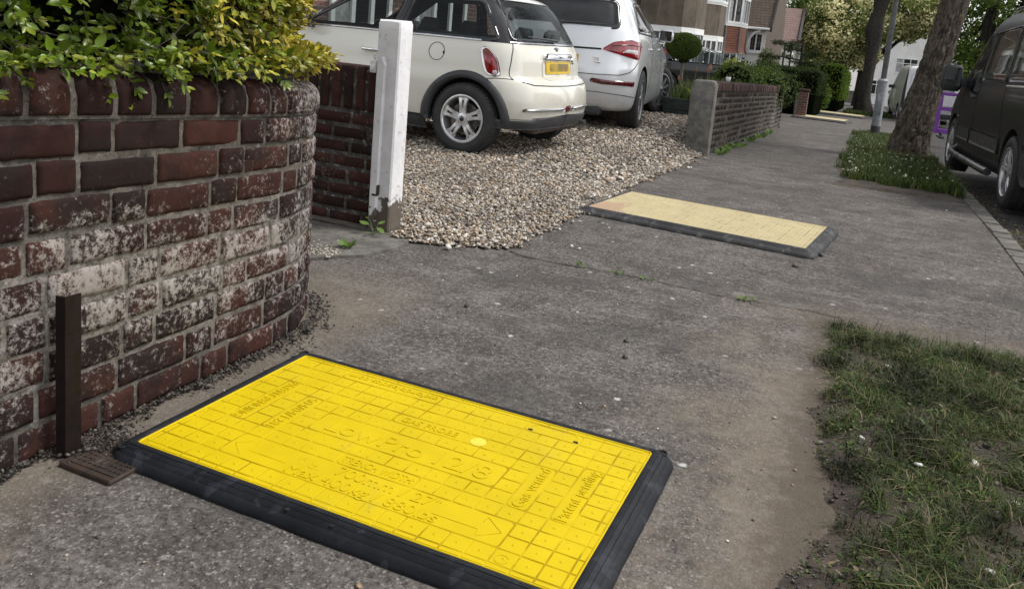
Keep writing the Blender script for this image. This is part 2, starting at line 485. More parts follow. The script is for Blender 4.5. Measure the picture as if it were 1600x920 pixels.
GC = PAL[nr_.choice(len(PAL), len(GP), p=PW)] * nr_.uniform(0.65, 1.25, (len(GP), 1)) * np.array([.95 + .55 * noise.noise((a * 1.3, b * 1.3, 3)) for a, b in GP[:, :2]])[:, None]
tag(stones('gravel', GP, GS, GC, MAT_PEB, nr_), 'loose beige and brown pebble gravel covering the parking drive', 'gravel', kind='stuff')

# stray grit on the pavement
n = 900
X = nr_.uniform(-1.7, 0.95, n); Y = 1.0 + nr_.uniform(0, 1, n) ** 1.4 * 9
ok = ~((X > -1.63) & (X < -0.33) & (Y > 1.36) & (Y < 2.26)) & ~((X > -1.7) & (X < -.1) & (Y > 5) & (Y < 6.05))
X, Y = X[ok], Y[ok]
P = np.stack([X, Y, np.array([fall(y) for y in Y]) + 0.002], 1)
tag(stones('loose_grit', P, nr_.uniform(0.0018, 0.006, len(X)) * (1 + (nr_.uniform(size=len(X)) < .06) * 1.0), PAL[nr_.choice(len(PAL), len(X))] * 0.9, MAT_PEB, nr_), 'stray grit and small stones lying on the pavement', 'grit', kind='stuff')
# soil crumbs and rubble along the foot of the curved wall
n = 1500
t = nr_.uniform(0, 1, n); Y = 1.15 + t * 1.6
X = -1.727 + np.abs(nr_.normal(scale=0.02, size=n)) * (0.4 + 1.2 * np.abs(np.sin(Y * 7.3)))
X = np.where(Y > 2.15, -2.53 + np.sqrt(np.maximum(0.64 - (Y - 2.15) ** 2, 0.01)) + np.abs(nr_.normal(scale=0.05, size=n)), X)
X[:260] = -1.655 + nr_.normal(scale=0.028, size=260); Y[:260] = 1.46 + nr_.normal(scale=0.045, size=260)
P = np.stack([X, Y, np.full(n, 0.004) + nr_.uniform(0, 0.012, n)], 1)
SC = np.array([(0.035, 0.028, 0.022), (0.055, 0.046, 0.037), (0.12, 0.105, 0.09), (0.02, 0.016, 0.013)])
tag(stones('soil_rubble', P, nr_.uniform(0.002, 0.007, n) * np.where(nr_.uniform(size=n) < .08, 2.0, 1), SC[nr_.choice(4, n, p=[.35,.2,.1,.35])], MAT_PEB, nr_, 0.8), 'dark soil crumbs and mortar rubble along the foot of the curved wall', 'soil', kind='stuff')

# concrete strip across the gateway
MBc = MB()
slab = [(-3.6, 3.22), (-2.42, 3.12), (-2.27, 3.10), (-2.18, 3.24), (-2.10, 3.33), (-2.05, 3.55), (-2.07, 3.70), (-2.24, 3.77), (-3.6, 3.79)]
MBc.prism(slab, -0.05, 0.012)
structure(MBc.build('gateway_slab', MAT_CONC))
n = 700
P = np.stack([nr_.uniform(-2.75, -2.2, n), 3.18 + np.abs(nr_.normal(scale=0.10, size=n)), np.full(n, 0.012)], 1)
tag(stones('mortar_crumbs', P, nr_.uniform(0.003, 0.011, n), np.array([(0.30, 0.27, 0.22), (0.42, 0.39, 0.34), (0.12, 0.1, 0.08)])[nr_.choice(3, n)], MAT_PEB, nr_), 'pale mortar crumbs on the concrete strip behind the curved wall', 'rubble', kind='stuff')

# joint across the pavement: an opened crack filled with soil
V = []; F = []
pts = [(-1.60, 3.93)] + [(-1.58 + k * 0.053, 3.90 - 0.02 * math.sin(k * 0.4) + rnd.uniform(-.012, .012)) for k in range(1, 31)]
for i, (x, y) in enumerate(pts):
    w = rnd.uniform(0.0012, 0.0065) * (1.5 if i < 8 else .8)
    V += [(x, y - w, fall(y) + 0.004), (x, y + w, fall(y) + 0.0045)]
for i in range(len(pts) - 1): F.append((2 * i, 2 * i + 2, 2 * i + 3, 2 * i + 1))
structure(new_mesh('pavement_crack', V, F, MAT_SOILDARK))
V = []; F = []
pts = [(-1.60, 3.93), (-1.64, 4.2), (-1.62, 4.5), (-1.63, 4.8), (-1.66, 5.05)]

# kerb: worn setts, each a thing
def kerb_stone(L, seed):
    rr = random.Random(seed); mb = MB(); t = rr.uniform(0.8, 1.15); mb.col = (t, t, t * 0.98)
    mb.box(0.955, 1.085, -L / 2, L / 2, -0.12, 0.008, 0.014)
    return mb
KL = 0.30
protos = []
y = 0.6; k = 0
while y < 46:
    L = 0.24 if y < 16 else 0.9
    key = (k % 5, L)
    src = next((p for kk, p in protos if kk == key), None)
    if src is None:
        src = kerb_stone(L - 0.018, k).build('kerb_stone', MAT_KERB, cols=True); protos.append((key, src)); o = src
    else:
        o = src.copy(); COL.objects.link(o)
    o.location = (rnd.uniform(-.006, .006), y + L / 2, fall(y + L / 2) + rnd.uniform(-.004, .004))
    o.rotation_euler = (math.atan((fall(y + L) - fall(y)) / L), 0, rnd.uniform(-.02, .02))
    tag(o, 'worn granite kerb stone in the row along the road edge', 'kerb stone', 'kerb stones edging the road')
    y += L; k += 1

# ------------------------------------------------------------------ verges
def verge_h(x, y, x0, x1, y0, y1):
    d = min(x - x0, y1 - y, y - y0, x1 - x)
    d += (noise.noise((x * 2.3, y * 2.3, 1.7)) * 0.10 + noise.noise((x * 7, y * 7, 4.2)) * 0.05)
    k = sstep(-0.02, 0.16, d)
    return k * (0.022 + 0.016 * noise.noise((x * 5, y * 5, 0)) + 0.012 * noise.noise((x * 16, y * 16, 3))) - (1 - k) * 0.012
def verge(name, x0, x1, y0, y1, step, mat):
    xs = np.arange(x0 - .1, x1 + .02, step); ys = np.arange(y0 - .1, y1 + .12, step)
    return structure(sheet(name, xs, ys, 0.0, mat, lambda x, y: fall(y) + verge_h(x, y, x0, x1, y0, y1)))
VERGES = {'near': (-0.06, 0.97, 0.4, 3.80), 'tree': (-0.28, 0.97, 8.75, 20.3), 'far': (-1.15, 0.9, 37.5, 45.0)}
verge('verge_soil', *VERGES['near'], 0.03, MAT_SOIL)
verge('verge_soil', *VERGES['tree'], 0.08, MAT_SOIL)
verge('verge_soil', *VERGES['far'], 0.2, MAT_SOIL)

def grass_blades(name, P, hgt, wid, cols, g, mat, bend=0.6):
    n = len(P)
    th = g.uniform(0, 2 * np.pi, n); dx, dy = np.cos(th), np.sin(th)
    b = g.uniform(0.15, bend, n) * hgt
    px, py = -dy * wid, dx * wid
    V = np.zeros((n, 5, 3))
    V[:, 0] = P + np.stack([px, py, np.zeros(n)], 1); V[:, 1] = P - np.stack([px, py, np.zeros(n)], 1)
    m = P + np.stack([dx * b * .35, dy * b * .35, hgt * .6], 1)
    V[:, 2] = m + np.stack([px, py, np.zeros(n)], 1) * .75; V[:, 3] = m - np.stack([px, py, np.zeros(n)], 1) * .75
    V[:, 4] = P + np.stack([dx * b, dy * b, hgt * (1 - .25 * b / hgt)], 1)
    T = np.array([(0, 1, 3), (0, 3, 2), (2, 3, 4)])
    F = (T[None] + (np.arange(n) * 5)[:, None, None]).reshape(-1, 3)
    return new_mesh(name, V.reshape(-1, 3), F, mat, None, True, None, np.repeat(cols, 5, axis=0))
MAT_GRASS = leafmat('grass_blade', 0.25, 0.5)
def gcols(n, g, dry=0.12):
    a = np.array([(0.030, 0.052, 0.012), (0.048, 0.076, 0.018), (0.022, 0.038, 0.011), (0.068, 0.095, 0.025)])
    c = a[g.choice(4, n)] * g.uniform(.7, 1.25, (n, 1))
    d = g.uniform(size=n) < dry
    c[d] = np.array((0.17, 0.14, 0.085)) * g.uniform(.6, 1.2, (d.sum(), 1))
    return c
def grass_pts(n, x0, x1, y0, y1, g, thr, sc, edge=0.12, hf=None):
    X = g.uniform(x0 - .02, x1, n); Y = g.uniform(y0, y1, n)
    keep = np.zeros(n, bool); D = np.zeros(n)
    for i in range(n):
        v = noise.noise((X[i] * sc, Y[i] * sc, 9.1)) * .6 + noise.noise((X[i] * sc * 3, Y[i] * sc * 3, 2.2)) * .4
        e = min(X[i] - x0, y1 - Y[i], (Y[i] - y0) * 2)
        v += (sstep(-0.06, edge, e) - 1) * .9
        if hf: v += hf(X[i], Y[i])
        D[i] = v; keep[i] = v > thr + g.uniform(-.12, .12)
    X, Y, D = X[keep], Y[keep], D[keep]
    Z = np.array([fall(y) for y in Y])
    return X, Y, Z, D
x0, x1, y0, y1 = VERGES['near']
def nearf(x, y): return 0.30 * sstep(2.2, 3.5, y) + 0.16 * sstep(0.05, 0.4, x) + .04 - (0.24 * sstep(0.14, -0.02, x) * sstep(3.4, 2.6, y))
X, Y, Z, D = grass_pts(62000, x0, x1, y0 + .6, y1 + .06, nr_, 0.03, 5.5, 0.10, nearf)
P = np.stack([X, Y, Z + [verge_h(a, b, *VERGES['near']) for a, b in zip(X, Y)] - np.full(len(X), .004)], 1)
hh = nr_.uniform(0.010, 0.036, len(X)) * np.array([1.0 + 1.1 * noise.noise((a * 9, b * 9, 15)) for a, b in zip(X, Y)]).clip(.4, 1.9) * (1 + np.clip(D, 0, .6)) * np.where(nr_.uniform(size=len(X)) < .02, 2.4, 1)
tag(grass_blades('grass', P, hh, nr_.uniform(.0009, .0021, len(X)), gcols(len(X), nr_, .17) * np.array([1.0 + 1.1 * noise.noise((a * 6, b * 6, 5)) for a, b in zip(X, Y)]).clip(.4, 1.8)[:, None], nr_, MAT_GRASS, 2.2), 'short dark patchy grass on the near verge', 'grass', kind='stuff')
x0, x1, y0, y1 = VERGES['tree']
X, Y, Z, D = grass_pts(44000, x0, x1, y0 + .35, y1, nr_, -0.30, 1.5, 0.35, lambda x, y: .3 * sstep(9.0, 9.9, y) - .35 * sstep(.55, .0, x) * sstep(9.9, 9.2, y) - .25 * sstep(9.5, 9.0, y))
P = np.stack([X, Y, Z + 0.012], 1)
tag(grass_blades('grass', P, nr_.uniform(0.05, 0.13, len(X)) * (1 + np.clip(D, 0, .5)), nr_.uniform(.0025, .005, len(X)), gcols(len(X), nr_, .08) * 1.5, nr_, MAT_GRASS, .9), 'longer green grass on the verge round the leaning tree', 'grass', kind='stuff')
n = 300
fx = nr_.uniform(x0 + .1, x1 - .08, n); fy = y0 + .75 + nr_.uniform(0, 1, n) ** 1.2 * 8.5
P = np.stack([fx, fy, np.array([fall(y) for y in fy]) + nr_.uniform(.07, .14, n)], 1)
tag(stones('clover_flowers', P, nr_.uniform(.009, .016, n), np.array([(0.62, 0.62, 0.52)]) * nr_.uniform(.7, 1.1, (n, 1)), MAT_PEB, nr_, 0.9), 'small white clover flowers among the grass round the leaning tree', 'flowers', kind='stuff')
x0, x1, y0, y1 = VERGES['far']
X, Y, Z, D = grass_pts(9000, x0, x1, y0 - .1, y1, nr_, -0.3, .8, 0.35)
P = np.stack([X, Y, Z + 0.012], 1)
tag(grass_blades('grass', P, nr_.uniform(0.08, 0.2, len(X)), nr_.uniform(.006, .012, len(X)), gcols(len(X), nr_, .05) * 1.3, nr_, MAT_GRASS, .8), 'rough grass round the foot of the dark far street tree', 'grass', kind='stuff')
# clods and flat weed leaves of the near verge
n = 4200
cx_ = nr_.uniform(-.06, .95, n); cy_ = nr_.uniform(1.1, 3.85, n)
cx_[:1100] = -0.02 + nr_.normal(scale=.06, size=1100)
P = np.stack([cx_, cy_, np.array([fall(y) + verge_h(x, y, *VERGES['near']) for x, y in zip(cx_, cy_)]) + .002], 1)
tag(stones('soil_clods', P, nr_.uniform(.002, .006, n) * np.where(nr_.uniform(size=n) < .07, 2.4, 1), SC[nr_.choice(4, n)] * nr_.uniform(.7, 1.5, (n, 1)), MAT_PEB, nr_, .7), 'brown soil clods and grit in the bare parts of the near verge', 'soil', kind='stuff')

def leaf_geo(P, D, Nn, L, Wd, g, fold=0.25):
    """folded 8-vertex leaves. P base points, D directions, Nn approx normals"""
    n = len(P)
    D = D / np.linalg.norm(D, axis=1)[:, None]
    S = np.cross(D, Nn); S /= (np.linalg.norm(S, axis=1)[:, None] + 1e-9)
    U = np.cross(S, D)
    L = L[:, None]; Wd = Wd[:, None]; c = g.uniform(-.15, .3, (n, 1))
    V = np.zeros((n, 8, 3))
    V[:, 0] = P
    for i, (t, w) in enumerate(((.33, .9), (.68, .82))):
        mid = P + D * L * t - U * L * c * t * t
        V[:, 1 + 3 * i] = mid - U * Wd * fold * .5
        V[:, 2 + 3 * i] = mid + S * Wd * w * .5 + U * Wd * fold * .3
        V[:, 3 + 3 * i] = mid - S * Wd * w * .5 + U * Wd * fold * .3
    V[:, 7] = P + D * L - U * L * c
    T = np.array([(0, 1, 2), (0, 3, 1), (1, 4, 5), (1, 5, 2), (1, 3, 6), (1, 6, 4), (4, 7, 5), (4, 6, 7)])
    F = (T[None] + (np.arange(n) * 8)[:, None, None]).reshape(-1, 3)
    return V.reshape(-1, 3), F
def leaf_mesh(name, P, D, Nn, L, Wd, cols, mat, g, parent=None, fold=.25):
    V, F = leaf_geo(P, D, Nn, L, Wd, g, fold)
    return new_mesh(name, V, F, mat, parent, True, None, np.repeat(cols, 8, axis=0))
def unit(a): return a / (np.linalg.norm(a, axis=1)[:, None] + 1e-9)
MAT_WEED = leafmat('weed_leaf', 0.25, 0.45)
n = 2600
wx = nr_.uniform(.0, .9, n); wy = nr_.uniform(1.2, 3.75, n)
ctr = nr_.uniform(size=(150, 2)) * (.9, 2.5) + (.02, 1.2)
w_ = ctr[nr_.choice(150, n)] + nr_.normal(scale=.025, size=(n, 2)); wx, wy = np.clip(w_[:, 0], -.03, .93), w_[:, 1]
P = np.stack([wx, wy, np.array([fall(y) + verge_h(x, y, *VERGES['near']) for x, y in zip(wx, wy)]) + nr_.uniform(.004, .02, n)], 1)
Dd = np.stack([*(lambda t: (np.cos(t), np.sin(t)))(nr_.uniform(0, 6.28, n)), nr_.uniform(.1, .6, n)], 1)
tag(leaf_mesh('weed_leaves', P, Dd, np.tile((0, 0, 1.), (n, 1)), nr_.uniform(.009, .024, n), nr_.uniform(.006, .013, n), gcols(n, nr_, .08) * 1.2, MAT_WEED, nr_), 'small clover and weed leaves scattered in the near verge', 'weeds', kind='stuff')

# leaf litter in the gutter
n = 900
lx = 1.10 + np.abs(nr_.normal(scale=.12, size=n)); ly = nr_.uniform(4.5, 13, n)
P = np.stack([lx, ly, np.array([fall(y) for y in ly]) - .078], 1)
Dd = np.stack([nr_.normal(size=n), nr_.normal(size=n), nr_.normal(scale=.15, size=n)], 1)
lc = np.array([(0.16, 0.12, 0.07), (0.09, 0.07, 0.045), (0.28, 0.24, 0.15), (0.08, 0.10, 0.03)])[nr_.choice(4, n)]
tag(leaf_mesh('leaf_litter', P, Dd, np.tile((0, 0, 1.), (n, 1)), nr_.uniform(.015, .05, n), nr_.uniform(.01, .025, n), lc, MAT_WEED, nr_), 'dry leaves and grit lying in the gutter beside the kerb', 'leaf litter', kind='stuff')

# a few stones that stand out
def stone_thing(name, x, y, z, s, col, label, cat='stone', group=None, flat=.7):
    o = stones(name, np.array([(0, 0, 0.)]), np.array([s]), np.array([col]), MAT_PEB, nr_, flat)
    o.location = (x, y, z + s * .3); return tag(o, label, cat, group)
stone_thing('white_stone', -1.86, 3.735, .004, .024, (.62, .60, .56), 'white stone lying alone in front of the gravel edge')
for x, y in ((-.95, 3.86), (-.90, 3.84)): stone_thing('white_stone', x - .42, y + .38, fall(y), .016, (.6, .58, .55), 'small white pebble of the pair beside the pavement crack', group='white pebbles beside the crack')
chips = [(.36, 3.02), (.60, 3.00), (.78, 2.93), (.42, 2.62), (.27, 2.52), (.55, 2.55), (.50, 2.43), (.62, 2.1), (.40, 2.05), (.83, 2.6), (.12, 2.6), (.2, 3.3)]
for x, y in chips:
    stone_thing('plaster_chip', x, y, fall(y) + .024, nr_.uniform(.012, .024), (.66, .64, .60), 'white chip of plaster lying in the dark near verge', 'plaster chip', 'white chips in the near verge', .5)
for x, y, s in ((.80, 2.98, .045), (.86, 2.75, .03)):
    stone_thing('flint', x, y, fall(y) + .025, s, (.5, .47, .42), 'large pale flat flint at the right edge of the near verge' if s > .04 else 'smaller pale flint behind the plaster chips at the right of the near verge', 'stone', None, .4)
for x, y, s in ((-1.39, 3.0, .02), (-.72, 3.02, .013), (-.68, 2.86, .016), (-.14, 5.1, .022), (-.25, 4.72, .02)):
    stone_thing('dark_stone', x, y, fall(y), s, (.05, .045, .04), 'small black stone lying on the grey pavement', 'stone', 'black stones on the pavement')
# ------------------------------------------------------------------ brick walls
def brick_mat(name, cA, cB, cC, eff=(0.56, 0.52, 0.49), effk=1.0):
    m, nt, b, _ = nmat(name)
    p = pos(nt)
    a = nt.nodes.new('ShaderNodeVertexColor'); a.layer_name = 'col'
    s = nt.nodes.new('ShaderNodeSeparateColor'); nt.links.new(a.outputs[0], s.inputs[0])
    n1 = nz(nt, p, 16, 7, .65); n2 = nz(nt, p, 70, 6, .7); n3 = nz(nt, p, 7, 5, .6)
    c = mixc(nt, rng(nt, s.outputs[0], 0.0, 1.0), cA, cB)
    c = mixc(nt, rng(nt, n1, .45, .75, 0, .8), c, cC)
    # soot and lichen staining
    c = mixc(nt, rng(nt, mth(nt, 'ADD', n3, mth(nt, 'MULTIPLY', s.outputs[1], .35)), .62, .82, 0, .8), c, (.018, .014, .013))
    c = mixc(nt, .8, c, mixc(nt, n2, (.55, .55, .55), (1.45, 1.4, 1.4)), 'MULTIPLY')
    # salts
    f1 = nz(nt, p, 60, 12, .84, .2); f2 = nz(nt, p, 9, 6, .7)
    k = mth(nt, 'ADD', mth(nt, 'MULTIPLY', f1, 1.0), mth(nt, 'MULTIPLY', f2, .42))
    k = mth(nt, 'ADD', k, mth(nt, 'MULTIPLY', s.outputs[2], .24 * effk))
    c = mixc(nt, rng(nt, k, .835, .955, 0, .72), c, eff)
    nt.links.new(c, b.inputs['Base Color'])
    b.inputs['Roughness'].default_value = .88; b.inputs['Specular IOR Level'].default_value = .08
    bump(nt, b, mth(nt, 'ADD', mth(nt, 'MULTIPLY', n2, .6), f1), .6, .005)
    return m
def mortar_mat(name, c1, c2, white=0.4, salt=False):
    m, nt, b, _ = nmat(name)
    p = pos(nt)
    n1 = nz(nt, p, 9, 6, .65); n2 = nz(nt, p, 130, 5, .75); n3 = nz(nt, p, 26, 7, .7)
    c = mixc(nt, rng(nt, n1, .35, .65), c1, c2)
    c = mixc(nt, rng(nt, n3, .52, .68, 0, white), c, (.40, .385, .36))
    c = mixc(nt, rng(nt, n3, .44, .34, 0, .85), c, (.03, .026, .022))
    if salt:
        sx = nt.nodes.new('ShaderNodeSeparateXYZ'); nt.links.new(p, sx.inputs[0])
        zm = mth(nt, 'MULTIPLY', rng(nt, sx.outputs[2], .02, .28), rng(nt, sx.outputs[2], .66, .42))
        c = mixc(nt, mth(nt, 'MULTIPLY', zm, rng(nt, nz(nt, p, 30, 11, .82), .42, .60, .0, .75)), c, (.36, .335, .305))
    c = mixc(nt, .8, c, mixc(nt, n2, (.5, .5, .5), (1.45, 1.45, 1.45)), 'MULTIPLY')
    nt.links.new(c, b.inputs['Base Color']); b.inputs['Roughness'].default_value = .95
    b.inputs['Specular IOR Level'].default_value = .06
    bump(nt, b, mth(nt, 'ADD', n2, n3), 1.0, .009)
    return m
MAT_BRICK = brick_mat('old_red_brick', (.022, .0115, .0105), (.052, .0225, .0175), (.021, .0115, .0105), (.38, .35, .325))
MAT_BRICK2 = brick_mat('brown_brick', (.045, .021, .018), (.072, .031, .025), (.032, .016, .0145), (.40, .37, .345), .8)
MAT_BRICK3 = brick_mat('sooty_brick', (.015, .0115, .0095), (.05, .035, .027), (.012, .0095, .0085), (.22, .20, .165), 1.1)
MAT_MORT = mortar_mat('lime_mortar', (.165, .150, .128), (.085, .076, .066), .4, True)
MAT_MORT4 = mortar_mat('white_bloom_mortar', (.13, .12, .11), (.05, .045, .042), .95)
MAT_MORT2 = mortar_mat('dark_mortar', (.125, .114, .10), (.07, .063, .057), .6)

class Wall:
    """brick face laid along a path: pos(s) -> (x, y), normal(s) -> (nx, ny)"""
    zs = staticmethod(lambda t: 1.0); fal = .009
    def __init__(s, path, nrm): s.path = path; s.nrm = nrm; s.b = MB(); s.m = MB()
    def P(s, t, z, d):
        x, y = s.path(t); nx, ny = s.nrm(t); return (x + nx * d, y + ny * d, z * s.zs(t))
    def brick(s, t0, t1, z0, z1, d, eff=0.0, seed=0, nx=9, ny=5, rough=1.0, prof=None):
        V = []; C = []; r = rnd.random(); soot = rnd.random()
        o = (rnd.random() * 50, rnd.random() * 50, rnd.random() * 50)
        tilt = rnd.uniform(-.003, .003); dd = d + rnd.uniform(-.003, .003)
        W = t1 - t0; Hh = z1 - z0
        for j in range(ny + 1):
            for i in range(nx + 1):
                u = i / nx; v = j / ny
                # rows bunch towards the arrises
                u = .5 - .5 * math.cos(math.pi * u) * (.6 + .4 * abs(math.cos(math.pi * u))) if nx > 4 else u
                v = .5 - .5 * math.cos(math.pi * v) if ny > 3 else v
                t = t0 + u * W; z = z0 + v * Hh
                e = min(u * W, (1 - u) * W, v * Hh, (1 - v) * Hh)
                wob = noise.noise((t * 38 + o[0], z * 38 + o[1], o[2])) * rough
                wob2 = noise.noise((t * 110 + o[0], z * 110, o[2])) * rough
                t += (noise.noise((z * 45, o[0], t * 9)) * .0045 * rough) * (1 if (i in (0, nx)) else .3)
                z += (noise.noise((t * 30, o[1], z * 9)) * .0045 * rough) * (1 if (j in (0, ny)) else .3)
                fallo = s.fal * (1 - sstep(-.001, s.fal + .004 * wob, e))
                q = dd - fallo + wob * .0026 + wob2 * .0012 + tilt * (u - .5)
                if i in (0, nx) or j in (0, ny): q = d - .022
                if prof: p3 = prof(t, v, q - d)
                else: p3 = s.P(t, z, q)
                V.append(p3); C.append((r, soot, eff(t, z) if callable(eff) else eff))
        n1 = nx + 1
        F = [(j * n1 + i, j * n1 + i + 1, (j + 1) * n1 + i + 1, (j + 1) * n1 + i) for j in range(ny) for i in range(nx)]
        s.b.add(V, F, 0, C)
    def mortar(s, t0, t1, z0, z1, d, nt_, nz_):
        V = []; F = []
        for j in range(nz_ + 1):
            for i in range(nt_ + 1):
                t = t0 + (t1 - t0) * i / nt_; z = z0 + (z1 - z0) * j / nz_
                V.append(s.P(t, z, d + noise.noise((t * 40, z * 40, 5)) * .003 + noise.noise((t * 13, z * 13, 2)) * .002))
        n1 = nt_ + 1
        for j in range(nz_):
            for i in range(nt_): F.append((j * n1 + i, j * n1 + i + 1, (j + 1) * n1 + i + 1, (j + 1) * n1 + i))
        s.m.add(V, F)

# curved front wall. path length s: straight along +Y up to y=2.13 then an arc to the left
XW, YC, RC = -1.73, 2.13, 0.80
def pathA(s):
    y = 0.0 + s
    if y <= YC: return XW, y
    th = min((y - YC) / RC, math.pi / 2); extra = max(0, (y - YC) - RC * math.pi / 2)
    return XW - RC * (1 - math.cos(th)) - extra, YC + RC * math.sin(th)
def nrmA(s):
    if s <= YC: return 1.0, 0.0
    th = min((s - YC) / RC, math.pi / 2); return math.cos(th), math.sin(th)
WA = Wall(pathA, nrmA)
WA.zs = lambda t: 1.045 - .065 * min(max(t - 1.25, -1.3), 1.6)
S0, S1 = 0.0, YC + RC * math.pi / 2 + 0.5
CP = 0.0888
def effA(t, z):
    e = .15 + .75 * math.exp(-((z - .33) / .27) ** 2) * (0.75 + .5 * noise.noise((t * 3, z * 4, 8)))
    e += .55 * sstep(1.9, 2.6, t) * sstep(.5, .7, z)
    e -= .30 * sstep(.52, .72, z) * sstep(2.2, 1.6, t)
    if z < .07: e -= .05
    return max(0, min(1, e))
for c in range(9):
    z0 = c * CP + .0015; z1 = (c + 1) * CP - .0055
    s = S0 - rnd.uniform(0, .2); k = c % 2
    while s < S1:
        hdr = (k % 3 == 2) if c % 3 else (k % 2 == 1)
        L = (.112 if hdr else .232) * rnd.uniform(.95, 1.05)
        if s > YC + .1: L = min(L, .118 * rnd.uniform(.9, 1.1))
        dz = rnd.uniform(-.003, .003)
        WA.brick(s + rnd.uniform(.001, .005), s + L - rnd.uniform(.001, .005), z0 + dz + rnd.uniform(-.002, .003), z1 + dz + rnd.uniform(-.003, .002), 0.0, effA, nx=12 if L > .15 else 8, ny=7, rough=1.9)
        s += L + .001; k += 1
# bullnose coping course
def cope(t, v, q):
    # v 0..1 runs from the bottom of the front up over the rounded nose to the top
    x, y = pathA(t); nx, ny = nrmA(t)
    r = .075 + q
    if v < .35: d = 0.012 + q; z = .806 + .05 * v / .35
    else:
        a = (v - .35) / .65 * math.pi / 2
        d = .012 - .075 + r * math.cos(a); z = .856 + r * .82 * math.sin(a)
    if v < 0.02: d -= .0
    return (x + nx * d, y + ny * d, z * WA.zs(t))
s = S0
while s < S1:
    L = rnd.uniform(.108, .122) if s < YC else rnd.uniform(.085, .1)
    WA.brick(s + .004, s + L - .004, 0, .16, 0.0, lambda t, z: .25 + .5 * sstep(1.9, 2.5, t), nx=7, ny=10, prof=cope)
    s += L + .003
WA.mortar(S0, S1, -.02, .81, -.0075, 150, 40)
# mortar body: nose, top and back
V = []; F = []; prof = []
nS = 60
sec = [(.0, .80), (.002, .855), (-.012, .892), (-.04, .908), (-.063, .913), (-.24, .905), (-.24, -.05)]
for i in range(nS + 1):
    t = S0 + (S1 - S0) * i / nS
    for d, z in sec: V.append(WA.P(t, z, d))
ns = len(sec)
for i in range(nS):
    for j in range(ns - 1): F.append((i * ns + j, (i + 1) * ns + j, (i + 1) * ns + j + 1, i * ns + j + 1))
WA.m.add(V, F)
t = empty('curved_brick_wall', (XW, 1.2, 0), 0, 'low weathered red brick garden wall curving away at the gateway, white salt stains', 'wall')
def reparent(o, root):
    o.parent = root; o.matrix_parent_inverse = Matrix.Translation(-Vector(root.location)) if not root.rotation_euler.z else (Matrix.Translation(root.location) @ root.rotation_euler.to_matrix().to_4x4()).inverted()
    return o
reparent(WA.b.build('brickwork', MAT_BRICK, smooth=True, cols=True), t)
reparent(WA.m.build('mortar', MAT_MORT, smooth=True), t)

# boundary wall beyond the gateway (soldier course on top)
WB = Wall(lambda s: (-2.369 - s, 3.80), lambda s: (0.0, -1.0))
WB.P = lambda t, z, d: (-2.369 - t, 3.80 - d, z)
for c in range(8):
    z0 = c * .0775 + .003; s = -(.06 if c % 2 else .17)
    while s < 1.3:
        L = .225 * rnd.uniform(.97, 1.03)
        a = max(s, 0.0)
        if s + L - a > .03: WB.brick(a + .004, s + L - .004, z0, z0 + .068, 0, lambda t, z: .30 + .35 * noise.noise((t * 4, z * 5, 1)), nx=9, ny=4, rough=.5)
        s += L
s = 0.0
while s < 1.3:
    WB.brick(s + .004, s + .068, .627, .865, 0.004, .12, nx=5, ny=9, rough=.5); s += .0755
WB.mortar(0, 1.32, -.02, .862, -.006, 50, 30)
mbx = MB(); mbx.box(-3.69, -2.370, 3.812, 4.02, -.05, .858)
t = empty('boundary_wall', (-2.5, 3.9, 0), 0, 'low dark brown brick wall with upright soldier course beside the white gatepost', 'wall')
reparent(WB.b.build('brickwork', MAT_BRICK2, smooth=True, cols=True), t)
o = reparent(WB.m.build('mortar', MAT_MORT4, smooth=True), t)
reparent(mbx.build('wall_core', MAT_BRICK2), t)

# gatepost: chamfered timber, white gloss paint peeling at the foot
def paint_mat():
    m, nt, b, _ = nmat('peeling_white_paint')
    p = pos(nt)
    sx = nt.nodes.new('ShaderNodeSeparateXYZ'); nt.links.new(p, sx.inputs[0])
    n1 = nz(nt, p, 18, 7, .65, .4); n2 = nz(nt, p, 6, 4); n3 = nz(nt, stretch(nt, p, (60, 60, 4)), 1, 6, .7)
    c = mixc(nt, rng(nt, n2, .35, .65), (.74, .725, .735), (.62, .61, .62))
    c = mixc(nt, rng(nt, nz(nt, p, 34, 9, .8), .56, .66, 0, .75), c, (.20, .185, .16))
    k = mth(nt, 'ADD', n1, mth(nt, 'MULTIPLY', rng(nt, sx.outputs[2], .34, .02), .36))
    k = mth(nt, 'ADD', k, mth(nt, 'MULTIPLY', rng(nt, sx.outputs[0], .0, .07), mth(nt, 'MULTIPLY', rng(nt, sx.outputs[2], .24, .10), .20)))
    k2 = rng(nt, k, .745, .765)
    wood = mixc(nt, n3, (.045, .035, .028), (.16, .13, .105))
    c = mixc(nt, k2, c, wood)
    nt.links.new(c, b.inputs['Base Color'])
    nt.links.new(mth(nt, 'ADD', mth(nt, 'MULTIPLY', k2, .45), .38), b.inputs['Roughness'])
    h = mth(nt, 'ADD', mth(nt, 'MULTIPLY', k2, -1.2), mth(nt, 'MULTIPLY', n1, .8))
    bump(nt, b, mth(nt, 'ADD', h, mth(nt, 'MULTIPLY', n3, .35)), .6, .006)
    return m
MAT_PAINT = paint_mat()
t = empty('gatepost', (-2.299, 3.819, 0), 0, 'white painted timber gatepost with peeling paint at its rotted foot', 'gatepost')
hw = .066
V = []; F = []
zs = [-.02, .04, .10, .16, .22, .28, .34, .42, .5, .6, .7, .8, .9, 1.0, 1.06, 1.098, 1.112]
ch = .008
outl = [(-hw + ch, -hw), (0, -hw - .001), (hw - ch, -hw), (hw, -hw + ch), (hw + .001, 0), (hw, hw - ch), (hw - ch, hw), (-hw + ch, hw), (-hw, hw - ch), (-hw, -hw + ch)]
